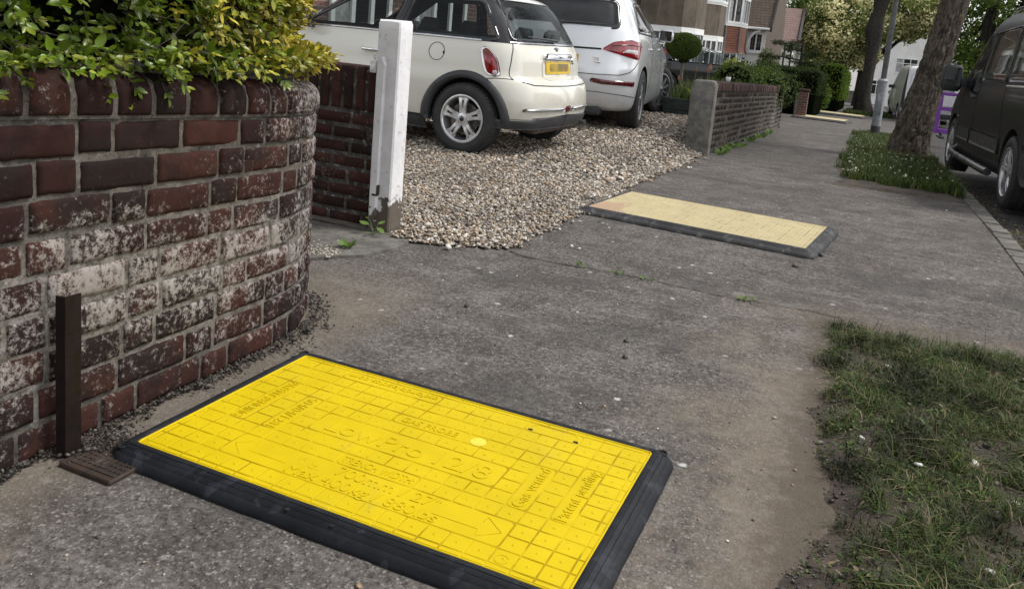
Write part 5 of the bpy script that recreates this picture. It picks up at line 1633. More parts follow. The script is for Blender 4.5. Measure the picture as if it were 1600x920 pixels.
mb = MB(); mb.tube([(.50, -.46, .262), (.50, -.55, .262), (.50, -.60, .262)], .034, 16, False); mb.tube([(.50, -.46, .262), (.50, -.595, .262)], .029, 16); mb.build('exhaust_pipe', simple('sooty_chrome', (.3, .29, .28), (.15, .14, .13), 20, .3, .9), t_car, True, sharp=40)
mb = MB(); mb.box(-.40, .62, -.50, -.25, .205, .27, .03); mb.build('silencer', simple('silencer_steel', (.16, .14, .12), (.08, .07, .06), 14, .5, .6), t_car)
mb = MB(); mb.tube([B.rear(.02, 1.0) + Vector((0, -.02, .01)), B.rear(-.2, 1.02) + Vector((0, -.025, 0)), B.rear(-.46, 1.03) + Vector((0, -.02, 0))], [.014, .010, .006], 6); mb.build('rear_wiper', MAT_BLKPL, t_car)
for sg in (1, -1):
    wheel(t_car, (sg * .735, 0, .3035), .3035, .175, .200, 'five', 0, sg); wheel(t_car, (sg * .735, 2.467, .3035), .3035, .175, .200, 'five', 0, sg)
mb = MB(); mb.tube([(-.7, 0, .29), (.7, 0, .29)], .05, 10); mb.build('rear_axle', MAT_UNDER, t_car)

# ---- silver estate ------------------------------------------------------------
MAT_SILVER = carpaint('silver_paint', (.68, .69, .71), .25, .26)
B2 = Body([.24, .30, .40, .52, .62, .72, .80, .90, 1.0, 1.08, 1.16, 1.22, 1.35, 1.46, 1.54, 1.59, 1.63, 1.65],
    [-.72, -.84, -.89, -.915, -.92, -.915, -.89, -.875, -.86, -.845, -.82, -.79, -.70, -.61, -.56, -.47, -.25, .2],
    [3.5, 3.62, 3.68, 3.70, 3.68, 3.62, 3.55, 3.3, 2.8, 2.25, 2.05, 1.92, 1.60, 1.32, 1.12, 1.0, .8, .6],
    [.86, .91, .93, .94, .942, .942, .94, .935, .925, .905, .875, .85, .78, .715, .66, .60, .50, .34],
    [.28, .34, .36, .36, .36, .36, .36, .36, .36, .34, .30, .27, .23, .20, .19, .18, .16, .12], bow=.16, tap=.075)
t2 = empty('parked_car', (-3.60, 10.31, 0), math.atan2(.990, -.139) - math.pi / 2, 'silver tall estate car with red wraparound tail lights parked beyond the cream hatchback', 'car')
t2.scale = (1.035,) * 3
B = B2
V, F, n_ = B.shell([.25, .28, .30, .34, .40, .46, .52, .57, .62, .67, .72, .76, .80, .85, .90, .95, 1.0, 1.05, 1.10, 1.16], True)
ob = new_mesh('body', V, F, [MAT_SILVER, MAT_UNDER], t2, True); weld(ob)
cut_arches(ob, [(0, .365), (2.81, .365)], .415, .94, .30)
for p in ob.data.polygons:
    p.use_smooth = True
    if p.normal.z > .95 and p.center.z > 1.15: p.material_index = 1
try: ob.data.set_sharp_from_angle(angle=R(38))
except Exception: pass
V, F, n_ = B.shell([1.53, 1.54, 1.56, 1.59, 1.61, 1.63, 1.642, 1.65], True, False)
nv = len(V); ringi = list(F.pop()); V.append((0, .42, 1.66)); F += [(ringi[i], ringi[(i + 1) % len(ringi)], nv) for i in range(len(ringi))]
new_mesh('roof', V, F, MAT_SILVER, t2, True)
wr = rpoly([(-.66, 1.20), (.66, 1.20), (.575, 1.50), (-.575, 1.50)], .07)
w1 = rpoly([(.62, 1.17), (.60, 1.50), (.10, 1.48), (-.30, 1.19)], .05); w2 = rpoly([(1.45, 1.15), (1.15, 1.47), (.68, 1.50), (.70, 1.16)], .05); w3 = rpoly([(2.0, 1.14), (1.25, 1.46), (1.2, 1.46), (1.5, 1.14)], .03)
polys = [('side', sg, w) for sg in (1, -1) for w in (w1, w2)] + [('rear', 1, wr), ('front', 1, [(-.7, 1.18), (.7, 1.18), (.6, 1.5), (-.6, 1.5)])]
V, F = greenhouse(B, 1.155, 1.545, 16, polys)
new_mesh('pillars', V, F, MAT_SILVER, t2, True)
for sg in (1, -1):
    for w in (w1, w2):
        mb = MB(); patch(mb, lambda u, z, sg=sg: B.side(u, z, sg), w, .003, .004, 12, 12); mb.build('side_window', MAT_GLASSD, t2, True)
    mb = MB(); strip(mb, lambda u, z, sg=sg: B.side(u, z, sg), rpoly([(2.0, 1.135), (1.2, 1.50), (.6, 1.525), (.05, 1.505), (-.38, 1.165), (.6, 1.145)], .06), .022, .006, True, 3); mb.build('window_trim', MAT_BLKGL, t2, True)
mb = MB(); patch(mb, lambda u, z: B.rear(u, z), wr, .003, .004, 14, 20); mb.build('rear_window', MAT_GLASSD, t2, True)
mb = MB(); strip(mb, lambda u, z: B.rear(u, z), wr, .05, .005, True, 1); mb.build('window_border', MAT_BLKGL, t2, True)
mb = MB()
Vw = []
for j in range(7):
    z = 1.16 + .37 * j / 6
    for i in range(13):
        x = (-1 + 2 * i / 12) * (B.fw(z) - .10); Vw.append((x, B.ff(z) - B.bowf * (x / B.fw(z)) ** 2 + .004, z))
mb.add(Vw, [(j * 13 + i, j * 13 + i + 1, j * 13 + 14 + i, j * 13 + 13 + i) for j in range(6) for i in range(12)]); mb.build('windscreen', MAT_GLASSD, t2, True)
seats(t2, [(-.4, 1.2), (.4, 1.2), (-.38, .25), (.38, .25)], .26, .60)
Rr = lambda u, z: B.rear(u, z)
Pl = lambda a, z: B.per(a, z, -1); Pr = lambda a, z: B.per(a, z, 1)
mb = MB()
for sg in (-1, 1):
    patch(mb, Rr, [(-.55 if sg < 0 else 0, 1.53), (0 if sg < 0 else .55, 1.53), (0 if sg < 0 else .52, 1.60), (-.52 if sg < 0 else 0, 1.60)], .07, .10, 3, 8)
mb.build('spoiler', MAT_SILVER, t2, True)
for Pf in (Pl, Pr):
    lo = rpoly([(.50, .945), (.80, .885), (1.09, .845), (1.16, .97), (1.15, 1.06), (.85, 1.075), (.64, 1.045)], .04)
    mb = MB(); patch(mb, Pf, lo, .006, .012, 14, 18, .010); lf = mb.build('tail_light', MAT_LAMP, t2, True)
    mb = MB(); patch(mb, Pf, rpoly([(.74, .925), (.98, .915), (1.02, .965), (.80, .972)], .02), .015, .008, 6, 10, .004); mb.build('clear_lens', MAT_LAMPC, lf, True)
    mb = MB(); strip(mb, Pf, [(.62, 1.0), (.85, 1.015), (1.13, 1.005)], .012, .017); mb.build('lens_rib', MAT_LAMPD, lf, True)
    mb = MB(); patch(mb, Pf, rpoly([(.42, .565), (1.02, .545), (1.02, .615), (.42, .622)], .02), .006, .012, 5, 16, .004); mb.build('reflector', MAT_LAMPD, t2, True)
mb = Gaps()
strip(mb, Rr, [(-.50, .95), (-.2, .945), (.2, .945), (.50, .95)], .02, .004)
for Pf in (Pl, Pr): strip(mb, Pf, [(1.08, .84), (1.0, .77), (.90, .71), (.75, .675), (.45, .665), (0, .662)], .008, .003)
for Pf in (Pl, Pr): strip(mb, Pf, [(0, .47), (.5, .47), (.8, .45), (1.1, .42)], .006, .003)
for sg in (-1, 1):
    Sf = lambda u, z, sg=sg: B.side(u, z, sg)
    strip(mb, Sf, [(.65, 1.14), (.67, .9), (.62, .6), (.5, .45)], .006, .002); strip(mb, Sf, [(1.75, 1.14), (1.78, .8), (1.75, .35)], .006, .002)
mb.build('panel_gaps', MAT_GAP, t2)
mb = MB(); patch(mb, Rr, [(-.26, .76), (.26, .76), (.26, .87), (-.26, .87)], .008, .01, 2, 12); pl = mb.build('number_plate', MAT_PLATE, t2)
mb = MB(); T = Matrix(((1, 0, 0, .14), (0, 0, -1, B.rear(.17, .8).y - .012), (0, 1, 0, .775), (0, 0, 0, 1)))
V, F = text_mesh('T', .10, T, .002, bold=.002); mb.add(V, F); mb.build('plate_letter', MAT_GAP, pl)
mb = MB(); T = Matrix(((1, 0, 0, .40), (0, 0, -1, B.rear(.48, .82).y - .006), (0, 1, 0, .815), (0, 0, 0, 1)))
V, F = text_mesh('TDI', .055, T, .003, bold=.002); mb.add(V, F); mb.box(.40, .51, B.rear(.48, .8).y - .010, B.rear(.48, .8).y + .01, .795, .803); mb.build('model_badge', MAT_CHROME, t2)
mb = MB(); mb.tube([(-.02, B.rear(0, 1.22).y - .03, 1.215), (.3, B.rear(.3, 1.225).y - .03, 1.225), (.52, B.rear(.52, 1.22).y - .025, 1.225)], [.016, .012, .007], 6); mb.box(-.06, .03, -.84, -.78, 1.19, 1.235, .01); mb.build('rear_wiper', MAT_BLKPL, t2)
mb = MB(); mb.box(-.55, .55, -.80, -.5, .20, .30, .03); mb.build('underguard', MAT_BLKPL, t2)
for sg in (1, -1):
    mb = MB(); T = Matrix.Translation((sg * .99, 1.55, 1.17)); mb.box(-.10, .10, -.06, .08, -.085, .085, .05, T); mb.box(-.2 if sg > 0 else .08, -.08 if sg > 0 else .2, -.02, .05, -.085, -.04, .01, T)
    o = mb.build('wing_mirror', MAT_SILVER, t2, True, sharp=50)
    mb = MB(); mb.box(sg * .99 - .08, sg * .99 + .08, 1.482, 1.488, 1.105, 1.235, .002); mb.build('mirror_glass', MAT_BLKGL, o)
    for y in (.45, 1.45):
        mb = MB(); p = B.side(y, .98, sg); mb.box(p.x - .02, p.x + .02, y - .1, y + .1, .965, .99, .008); mb.build('door_handle', MAT_SILVER, t2, True)
    mb = MB(); mb.tube([(sg * .60, -.1, 1.645), (sg * .61, .2, 1.67), (sg * .60, .9, 1.66), (sg * .57, 1.1, 1.62)], .014, 8); mb.build('roof_rail', MAT_CHROME, t2, True)
    wheel(t2, (sg * .80, 0, .365), .365, .235, .245, 'multi', 0, sg, MAT_ALLOYD); wheel(t2, (sg * .80, 2.81, .365), .365, .235, .245, 'multi', -26, sg, MAT_ALLOYD)

# ---- dark van -----------------------------------------------------------------
MAT_DARK = carpaint('dark_grey_paint', (.0065, .007, .008), .0, .36, .10, .12)
B3 = Body([.25, .32, .45, .60, .75, .90, 1.02, 1.10, 1.18, 1.30, 1.45, 1.60, 1.72, 1.82, 1.89, 1.93],
    [-.92, -.98, -1.0, -1.0, -1.0, -1.0, -1.0, -.99, -.98, -.96, -.93, -.90, -.87, -.84, -.78, -.6],
    [4.28, 4.33, 4.36, 4.34, 4.28, 4.16, 3.98, 3.80, 3.66, 3.46, 3.24, 3.02, 2.84, 2.62, 2.3, 1.9],
    [.90, .935, .95, .955, .955, .952, .945, .935, .935, .92, .90, .878, .855, .82, .75, .56],
    [.20] * 12 + [.20, .18, .16, .14], bow=.06, rcf=.34, bowf=.25, tap=.03)
t3 = empty('van', (2.30, 9.42, fall(9.4) - .055), R(3.6), 'dark grey windowed van with chrome side bar parked at the kerb on the right', 'van')
t3.rotation_euler = (math.atan(-.02), 0, R(3.6))
t3.scale = (1.07,) * 3
B = B3
V, F, n_ = B.shell([.26, .29, .32, .38, .45, .52, .60, .68, .75, .83, .90, .96, 1.02, 1.06, 1.10, 1.14], True)
ob = new_mesh('body', V, F, [MAT_DARK, MAT_UNDER], t3, True); weld(ob)
cut_arches(ob, [(0, .335), (3.35, .335)], .395, .955, .30)
for p in ob.data.polygons:
    p.use_smooth = True
    if p.normal.z > .95 and p.center.z > 1.13: p.material_index = 1
try: ob.data.set_sharp_from_angle(angle=R(38))
except Exception: pass
V, F, n_ = B.shell([1.71, 1.72, 1.76, 1.80, 1.84, 1.87, 1.90, 1.92, 1.93], True, False)
nv = len(V); ringi = list(F.pop()); V.append((0, .6, 1.95)); F += [(ringi[i], ringi[(i + 1) % len(ringi)], nv) for i in range(len(ringi))]
new_mesh('roof', V, F, MAT_DARK, t3, True)
wa = rpoly([(3.36, 1.13), (2.86, 1.64), (2.10, 1.69), (2.05, .99), (2.5, 1.0)], .05); wb_ = rpoly([(1.95, 1.15), (1.97, 1.68), (.75, 1.70), (.70, 1.15)], .06); wc_ = rpoly([(.60, 1.15), (.64, 1.70), (-.60, 1.70), (-.62, 1.15)], .06)
wrr = rpoly([(-.7, 1.18), (.7, 1.18), (.62, 1.68), (-.62, 1.68)], .06)
polys = [('side', sg, w) for sg in (1, -1) for w in (wa, wb_, wc_)] + [('rear', 1, wrr), ('front', 1, [(-.75, 1.18), (.75, 1.18), (.66, 1.68), (-.66, 1.68)])]
V, F = greenhouse(B, 1.135, 1.72, 20, polys); new_mesh('pillars', V, F, MAT_DARK, t3, True)
for sg in (1, -1):
    Sf = lambda u, z, sg=sg: B.side(u, z, sg)
    for w in (wa, wb_, wc_):
        mb = MB(); patch(mb, Sf, w, .003, .004, 14, 16); wo_ = mb.build('side_window', MAT_GLASSD, t3, True)
        mb = MB(); strip(mb, Sf, w, .012, .006, True, 1); mb.build('window_seal', MAT_BLKGL, wo_, True)
    mb = Gaps()
    strip(mb, Sf, [(2.02, 1.70), (2.02, .8), (2.0, .4)], .008, .002); strip(mb, Sf, [(.68, 1.72), (.66, 1.0), (.55, .72), (.46, .5)], .008, .002); strip(mb, Sf, [(2.92, 1.36), (3.0, 1.05), (2.98, .7), (2.92, .4)], .008, .002)
    strip(mb, Sf, [(3.0, .80), (2.0, .80), (.6, .80)], .006, .001)
    mb.build('panel_gaps', MAT_GAP, t3)
    mb = MB(); strip(mb, Sf, [(.66, 1.105), (0, 1.105), (-.8, 1.105)], .03, .008); mb.build('door_rail', MAT_CHROME, t3, True)
    for ya, yb in ((.48, 1.98), (2.06, 2.90)):
        mb = MB(); patch(mb, Sf, rpoly([(ya, .46), (yb, .46), (yb, .62), (ya, .62)], .02), .014, .016, 4, 12, .004); mb.build('rub_strip', simple('grey_rub_strip', (.040, .041, .044), (.03, .03, .033), 8, .4, spec=.4), t3, True)
    mb = MB(); patch(mb, Sf, rpoly([(-.85, .28), (-.42, .28), (-.42, .62), (-.85, .62)], .02), .012, .014, 4, 8); mb.build('rear_corner_trim', MAT_BLKPL, t3, True)
    mb = MB(); mb.tube([(sg * .90, 2.86, .36), (sg * 1.0, 2.80, .285), (sg * 1.01, 2.6, .275), (sg * 1.01, .62, .275), (sg * 1.0, .50, .275)], .038, 14); mb.build('side_bar', simple('dull_chrome_bar', (.24, .24, .25), (.16, .16, .17), 3, .28, .85), t3, True, sharp=50)
    mb = MB(); mb.tube([(sg * .70, 2.2, 1.90), (sg * .715, 1.9, 1.945), (sg * .72, .5, 1.965), (sg * .71, -.5, 1.94), (sg * .70, -.7, 1.90)], .018, 8); mb.build('roof_rail', MAT_CHROME, t3, True)
    mb = MB(); T = Matrix.Translation((sg * 1.10, 2.98, 1.16)); mb.box(-.115, .115, -.06, .09, -.16, .16, .05, T); mb.box(-.2 if sg > 0 else .05, -.05 if sg > 0 else .2, -.02, .05, -.1, .02, .01, T)
    o = mb.build('wing_mirror', MAT_BLKPL, t3, True, sharp=50)
    mb = MB(); mb.box(sg * 1.10 - .09, sg * 1.10 + .09, 2.912, 2.918, 1.06, 1.29, .002); mb.build('mirror_glass', MAT_BLKGL, o)
    mb = MB(); p = B.side(2.15, .96, sg); mb.box(p.x - .03, p.x + .03, 2.1, 2.3, .945, .985, .01); mb.build('door_handle', MAT_BLKPL, t3, True)
    mb = MB(); p = B.side(3.35, .75, sg)
    for k in range(2): mb.box(p.x - .01, p.x + .01, 3.02 + k * .05, 3.055 + k * .05, .70, .72, .003)
    mb.build('wing_badge', MAT_CHROME, t3)
    wheel(t3, (sg * .83, 0, .335), .335, .225, .225, 'five', 0, sg, MAT_ALLOY); wheel(t3, (sg * .83, 3.35, .335), .335, .225, .225, 'five', 0, sg, MAT_ALLOY)
seats(t3, [(-.45, 2.4), (.45, 2.4), (-.45, 1.2), (.45, 1.2), (-.45, .1), (.45, .1)], .25, .75)
mb = MB(); patch(mb, lambda u, z: B.rear(u, z), wrr, .003, .004, 10, 14); mb.build('rear_window', MAT_GLASSD, t3, True)
# ------------------------------------------------------------------ houses
def brick_tex(name, c1, c2, mort, sc=1.0, rowh=.075, bw=.225):
    m, nt, b, _ = nmat(name)
    p = pos(nt, 'world'); sx = nt.nodes.new('ShaderNodeSeparateXYZ'); nt.links.new(p, sx.inputs[0])
    cb = nt.nodes.new('ShaderNodeCombineXYZ'); nt.links.new(mth(nt, 'ADD', sx.outputs[0], sx.outputs[1]), cb.inputs[0]); nt.links.new(sx.outputs[2], cb.inputs[1])
    br = node(nt, 'ShaderNodeTexBrick', Scale=1.0); br.inputs['Color1'].default_value = (*c1, 1); br.inputs['Color2'].default_value = (*c2, 1); br.inputs['Mortar'].default_value = (*mort, 1)
    br.inputs['Brick Width'].default_value = bw; br.inputs['Row Height'].default_value = rowh; br.inputs['Mortar Size'].default_value = .006 * sc
    nt.links.new(cb.outputs[0], br.inputs['Vector'])
    n = nz(nt, p, 3, 6, .65)
    nt.links.new(mixc(nt, .8, br.outputs[0], mixc(nt, n, (.6, .6, .6), (1.4, 1.4, 1.4)), 'MULTIPLY'), b.inputs['Base Color'])
    b.inputs['Roughness'].default_value = .9; bump(nt, b, br.outputs['Fac'], -.4, .01)
    return m
MAT_HBRICK = brick_tex('house_brick', (.085, .04, .032), (.13, .06, .045), (.20, .18, .16))
MAT_TILE = brick_tex('red_hung_tile', (.20, .075, .045), (.27, .105, .065), (.06, .025, .02), 2.0, .11, .17)
MAT_ROOF = brick_tex('brown_roof_tile', (.095, .070, .052), (.13, .095, .072), (.045, .034, .028), 2.0, .14, .2)
MAT_ROOFP = brick_tex('pinkish_roof_tile', (.19, .125, .11), (.23, .155, .135), (.10, .06, .055), 2.0, .14, .2)
def pebbledash():
    m, nt, b, _ = nmat('brown_pebbledash')
    p = pos(nt, 'world'); n1 = nz(nt, p, 1.1, 7, .7); n2 = nz(nt, p, 40, 4, .8); n3 = nz(nt, stretch(nt, p, (3, 3, .25)), 1.6, 6, .65)
    c = mixc(nt, rng(nt, n1, .35, .65), (.155, .128, .098), (.09, .075, .058))
    c = mixc(nt, rng(nt, n3, .5, .7, 0, .55), c, (.20, .18, .15))
    c = mixc(nt, rng(nt, n3, .42, .3, 0, .6), c, (.045, .036, .028))
    c = mixc(nt, .9, c, mixc(nt, n2, (.45, .45, .45), (1.55, 1.5, 1.45)), 'MULTIPLY')
    nt.links.new(c, b.inputs['Base Color']); b.inputs['Roughness'].default_value = .95; bump(nt, b, n2, .8, .02); return m
MAT_DASH = pebbledash()
MAT_WHITE = simple('white_joinery', (.82, .82, .81), (.76, .76, .75), 3, .45)
MAT_RENDW = simple('white_house_render', (.82, .81, .78), (.74, .73, .69), 1.2, .85, bmp=.2, bscale=40, dirt=.25, dirtc=(.36, .34, .30))
MAT_WGLASS = simple('window_glass', (.012, .014, .016), (.03, .032, .034), 2.5, .06, spec=.6)
MAT_CURT = simple('net_curtain', (.42, .42, .41), (.22, .22, .22), 9, .8)
MAT_LEAD = simple('lead_flashing', (.14, .145, .15), (.20, .20, .205), 9, .5, .3)
MAT_DKTIM = simple('black_timber', (.018, .016, .015), (.03, .028, .025), 6, .7)

def wallT(a, b):
    """frame of a wall edge: x along the edge, y into the building, z up"""
    a = Vector((*a, 0)); b = Vector((*b, 0)); d = (b - a); L = d.length; d.normalize()
    n = Vector((-d.y, d.x, 0))
    M_ = Matrix.Identity(4)
    for i in range(3): M_[i][0] = d[i]; M_[i][1] = n[i]; M_[i][2] = (0, 0, 1)[i]; M_[i][3] = a[i]
    return M_, L
def window(parent, T, x0, x1, z0, z1, cols=2, rows=1, transom=None, curtain=False, leaded=False, fr=.06, group=None):
    mb = MB()
    mb.box(x0, x1, -.05, .06, z0 - .05, z0 + fr, 0, T); mb.box(x0, x1, -.045, .06, z1 - fr, z1, 0, T)
    for k in range(cols + 1):
        x = x0 + (x1 - x0 - fr) * k / cols; mb.box(x, x + fr, -.04, .06, z0 + fr, z1 - fr, 0, T)
    if transom: mb.box(x0 + fr, x1 - fr, -.035, .05, transom - fr / 2, transom + fr / 2, 0, T)
    for k in range(1, rows): 
        z = z0 + (z1 - z0) * k / rows; mb.box(x0 + fr, x1 - fr, -.025, .05, z - .012, z + .012, 0, T)
    w = mb.build('window', MAT_WHITE, parent)
    mb = MB(); mb.box(x0 + .02, x1 - .02, .005, .045, z0 + .02, z1 - .02, 0, T); mb.build('pane', MAT_WGLASS, w)
    if leaded:
        mb = MB()
        n = int((x1 - x0) / .14)
        for k in range(1, n): x = x0 + (x1 - x0) * k / n; mb.box(x - .006, x + .006, -.002, .004, z0 + fr, z1 - fr, 0, T)
        n = int((z1 - z0) / .2)
        for k in range(1, n): z = z0 + (z1 - z0) * k / n; mb.box(x0 + fr, x1 - fr, -.003, .004, z - .006, z + .006, 0, T)
        mb.build('leading', MAT_LEAD, w)
    if curtain:
        mb = MB(); mb.box(x0 + .05, x0 + (x1 - x0) * .32, -.001, .004, z0 + .05, z1 - .05, 0, T); mb.build('curtain', MAT_CURT, w)
    return w
def bay(parent, poly, bands, back):
    """poly: visible edge points in plan (anticlockwise seen from above), bands: (z0, z1, material, outset)"""
    for z0, z1, mat, outset in bands:
        cx = sum(p[0] for p in poly) / len(poly); cy = sum(p[1] for p in poly) / len(poly)
        pl = [(cx + (x - cx) * (1 + outset), cy + (y - cy) * (1 + outset)) for x, y in poly]
        mb = MB(); mb.prism(pl, z0, z1); mb.build('bay_wall' if mat not in (MAT_WHITE, MAT_LEAD) else 'bay_cornice', mat, parent)

# brown pebbledash house
hA = empty('brown_house', (-8, 32, -.9), 0, 'brown pebbledash house with white leaded bay windows beyond the topiary', 'house')
def inparent(o, root): return reparent(o, root)
class Sub:
    """collects parts, then moves the whole house into its root"""
    def __init__(s, root): s.root = root
    def done(s):
        bpy.context.view_layer.update()
        for o in list(s.root.children): o.matrix_parent_inverse = Matrix.Translation(-Vector(s.root.location))
mb = MB(); mb.box(-17, -7.9, 31.4, 44, -2, 1.35); mb.build('lower_wall', MAT_HBRICK, hA)
mb = MB(); mb.box(-17, -7.9, 31.4, 44, 1.35, 6.2); mb.build('upper_wall', MAT_DASH, hA)
mb = MB(); mb.box(-9.6, -7.75, 30.6, 31.4, 1.28, 1.42); mb.add([(-9.6, 30.6, 1.42), (-7.75, 30.6, 1.42), (-7.75, 31.4, 1.75), (-9.6, 31.4, 1.75)], [(0, 1, 2, 3)]); mb.build('porch_roof', MAT_LEAD, hA)
mb = MB()
for k in range(9):
    a = math.pi * k / 8; a2 = math.pi * (k + 1) / 8
    mb.add([(-8.55 + .5 * math.cos(a), 31.38, .35 + .5 * math.sin(a)), (-8.55 + .5 * math.cos(a2), 31.38, .35 + .5 * math.sin(a2)), (-8.55, 31.38, .35)], [(0, 2, 1)])
mb.box(-9.05, -8.05, 31.37, 31.39, -1.2, .35); mb.build('arched_porch', MAT_DKTIM, hA)
mb = MB(); mb.tube([(-7.98, 31.0, -1), (-7.98, 31.0, 6)], .045, 8); mb.build('downpipe', MAT_LEAD, hA)
def baypair(poly, zb, zs, zh, ztop, upz, nwin, mats=(MAT_DASH, MAT_DASH)):
    bay(hA, poly, [(zb, zs, MAT_HBRICK, 0), (zh, zh + .16, MAT_WHITE, .03), (zh + .16, ztop, mats[0], .01)], None)
    for i in range(len(nwin)):
        T, L = wallT(poly[i], poly[i + 1])
        window(hA, T, .02, L - .02, zs, zh, nwin[i], 1, zs + (zh - zs) * .74, leaded=True)
baypair([(-7.75, 30.95), (-6.22, 31.25), (-5.85, 31.85), (-5.85, 33.6), (-7.9, 33.9)], -1.5, -.35, 1.55, 4.6, 0, [3, 2, 3])
baypair([(-7.0, 34.2), (-6.15, 34.5), (-5.6, 35.4), (-5.6, 36.7), (-7.9, 37.2)], -1.6, -.45, 1.38, 2.78, 0, [2, 3, 2])
pl = [(-7.0, 34.2), (-6.15, 34.5), (-5.6, 35.4), (-5.6, 36.7), (-7.9, 37.2)]
bay(hA, pl, [(2.78, 2.92, MAT_WHITE, .03), (4.4, 6.0, MAT_DASH, .01)], None)
for i, nw in enumerate((2, 3, 2)):
    T, L = wallT(pl[i], pl[i + 1]); window(hA, T, .02, L - .02, 2.92, 4.4, nw, 1, 4.0)
mb = MB(); mb.prism([(-17.4, 30.9), (-7.5, 30.9), (-7.5, 44.4), (-17.4, 44.4)], 6.2, 6.35); mb.build('eaves', MAT_WHITE, hA)
mb = MB(); V = [(-17.4, 30.9, 6.35), (-7.5, 30.9, 6.35), (-7.5, 44.4, 6.35), (-17.4, 44.4, 6.35), (-12.4, 33.5, 10), (-12.4, 41.5, 10)]
mb.add(V, [(0, 1, 4), (1, 2, 5, 4), (2, 3, 5), (3, 0, 4, 5)]); mb.build('roof', MAT_ROOF, hA)
Sub(hA).done(); hA.location.x -= .55

# white house with a tile hung bay
hB = empty('white_house', (-6.5, 44, -1.3), 0, 'white rendered house with red tile hung bay and brown tiled roof', 'house')
MATW = MAT_RENDW
mb = MB(); mb.box(-12, -4.65, 44.0, 52, -2.2, 2.30); mb.build('wall', MATW, hB)
mb = MB(); mb.add([(-12.3, 43.6, 2.22), (-4.45, 43.6, 2.22), (-4.45, 49.0, 8.3), (-12.3, 49.0, 8.3), (-12.3, 43.66, 2.08), (-4.45, 43.66, 2.08), (-4.45, 49.0, 8.14), (-12.3, 49.0, 8.14)], [(0, 1, 2, 3), (4, 7, 6, 5), (0, 4, 5, 1), (1, 5, 6, 2), (0, 3, 7, 4)]); mb.build('roof', MAT_ROOF, hB)
mb = MB(); mb.add([(-4.64, 44.05, -2.2), (-4.64, 52, -2.2), (-4.64, 52, 2.3), (-4.64, 49.0, 8.1), (-4.64, 44.05, 2.3)], [(0, 1, 2, 3, 4)]); mb.build('gable', MAT_ROOF, hB)
mb = MB(); mb.add([(-4.44, 43.55, 2.05), (-4.44, 43.55, 2.3), (-4.44, 49.0, 8.45), (-4.44, 49.0, 8.12), (-4.36, 43.55, 2.05), (-4.36, 43.55, 2.3), (-4.36, 49.0, 8.45), (-4.36, 49.0, 8.12)], [(0, 1, 2, 3), (7, 6, 5, 4), (0, 4, 5, 1), (1, 5, 6, 2), (3, 2, 6, 7)]); mb.build('bargeboard', MAT_DKTIM, hB)
mb = MB(); mb.tube([(-12.3, 43.56, 2.17), (-4.45, 43.56, 2.17)], .065, 8); mb.build('gutter', MAT_WHITE, hB)
mb = MB(); mb.tube([(-5.62, 43.56, 2.1), (-5.62, 43.9, 1.85), (-5.62, 43.92, -1.2)], .05, 8); mb.build('downpipe', MAT_WHITE, hB)
T = Matrix.Translation((0, 43.99, 0))
window(hB, T, -5.42, -4.78, 1.05, 1.95, 2, 1, None, leaded=True)
mb = MB(); mb.tube([(-5.5, 43.75, 1.2), (-5.42, 43.7, 1.65), (-5.2, 43.68, 1.95), (-4.9, 43.68, 2.08)], .07, 8); mb.build('curved_bracket', MAT_WHITE, hB)
mb = MB(); mb.box(-5.5, -4.7, 43.86, 43.98, .95, 1.04); mb.build('sill', MAT_WHITE, hB)
pb = [(-7.1, 40.0), (-6.05, 40.3), (-5.55, 41.2), (-5.55, 43.4), (-7.4, 44.0)]
bay(hB, pb, [(-2.0, -.5, MAT_HBRICK, 0), (2.12, 2.28, MAT_WHITE, .04), (3.45, 3.7, MAT_WHITE, .05)], None)
cx = sum(p[0] for p in pb) / 5; cy = sum(p[1] for p in pb) / 5
mb = MB(); rings = [(.90, .12), (1.0, .06), (1.15, .03), (2.12, .01)]
V = []
for z, o_ in rings: V += [(cx + (x - cx) * (1 + o_), cy + (y - cy) * (1 + o_), z) for x, y in pb]
mb.add(V, [(k * 5 + i, k * 5 + (i + 1) % 5, k * 5 + 5 + (i + 1) % 5, k * 5 + 5 + i) for k in range(3) for i in range(5)] + [(4, 3, 2, 1, 0)]); mb.build('tile_hanging', MAT_TILE, hB)
mb = MB()
for i in range(4):
    mb = MB(); mb.tube([(cx + (pb[i][0] - cx) * (1 + o_ + .012), cy + (pb[i][1] - cy) * (1 + o_ + .012), z) for z, o_ in rings], .045, 6); mb.build('lead_hip', MAT_LEAD, hB)
for i, nw in enumerate((2, 2, 3)):
    T, L = wallT(pb[i], pb[i + 1])
    window(hB, T, .02, L - .02, 2.28, 3.45, nw, 1, None, curtain=True); window(hB, T, .02, L - .02, -.5, .92, nw, 1, .5)
mb = MB(); V = [(cx + (x - cx) * 1.12, cy + (y - cy) * 1.12, 3.7) for x, y in pb] + [(cx - .8, cy + .8, 5.2)]
mb.add(V, [(i, (i + 1) % 5, 5) for i in range(5)]); mb.build('bay_roof', MAT_ROOF, hB)
Sub(hB).done(); hB.location.x -= .62

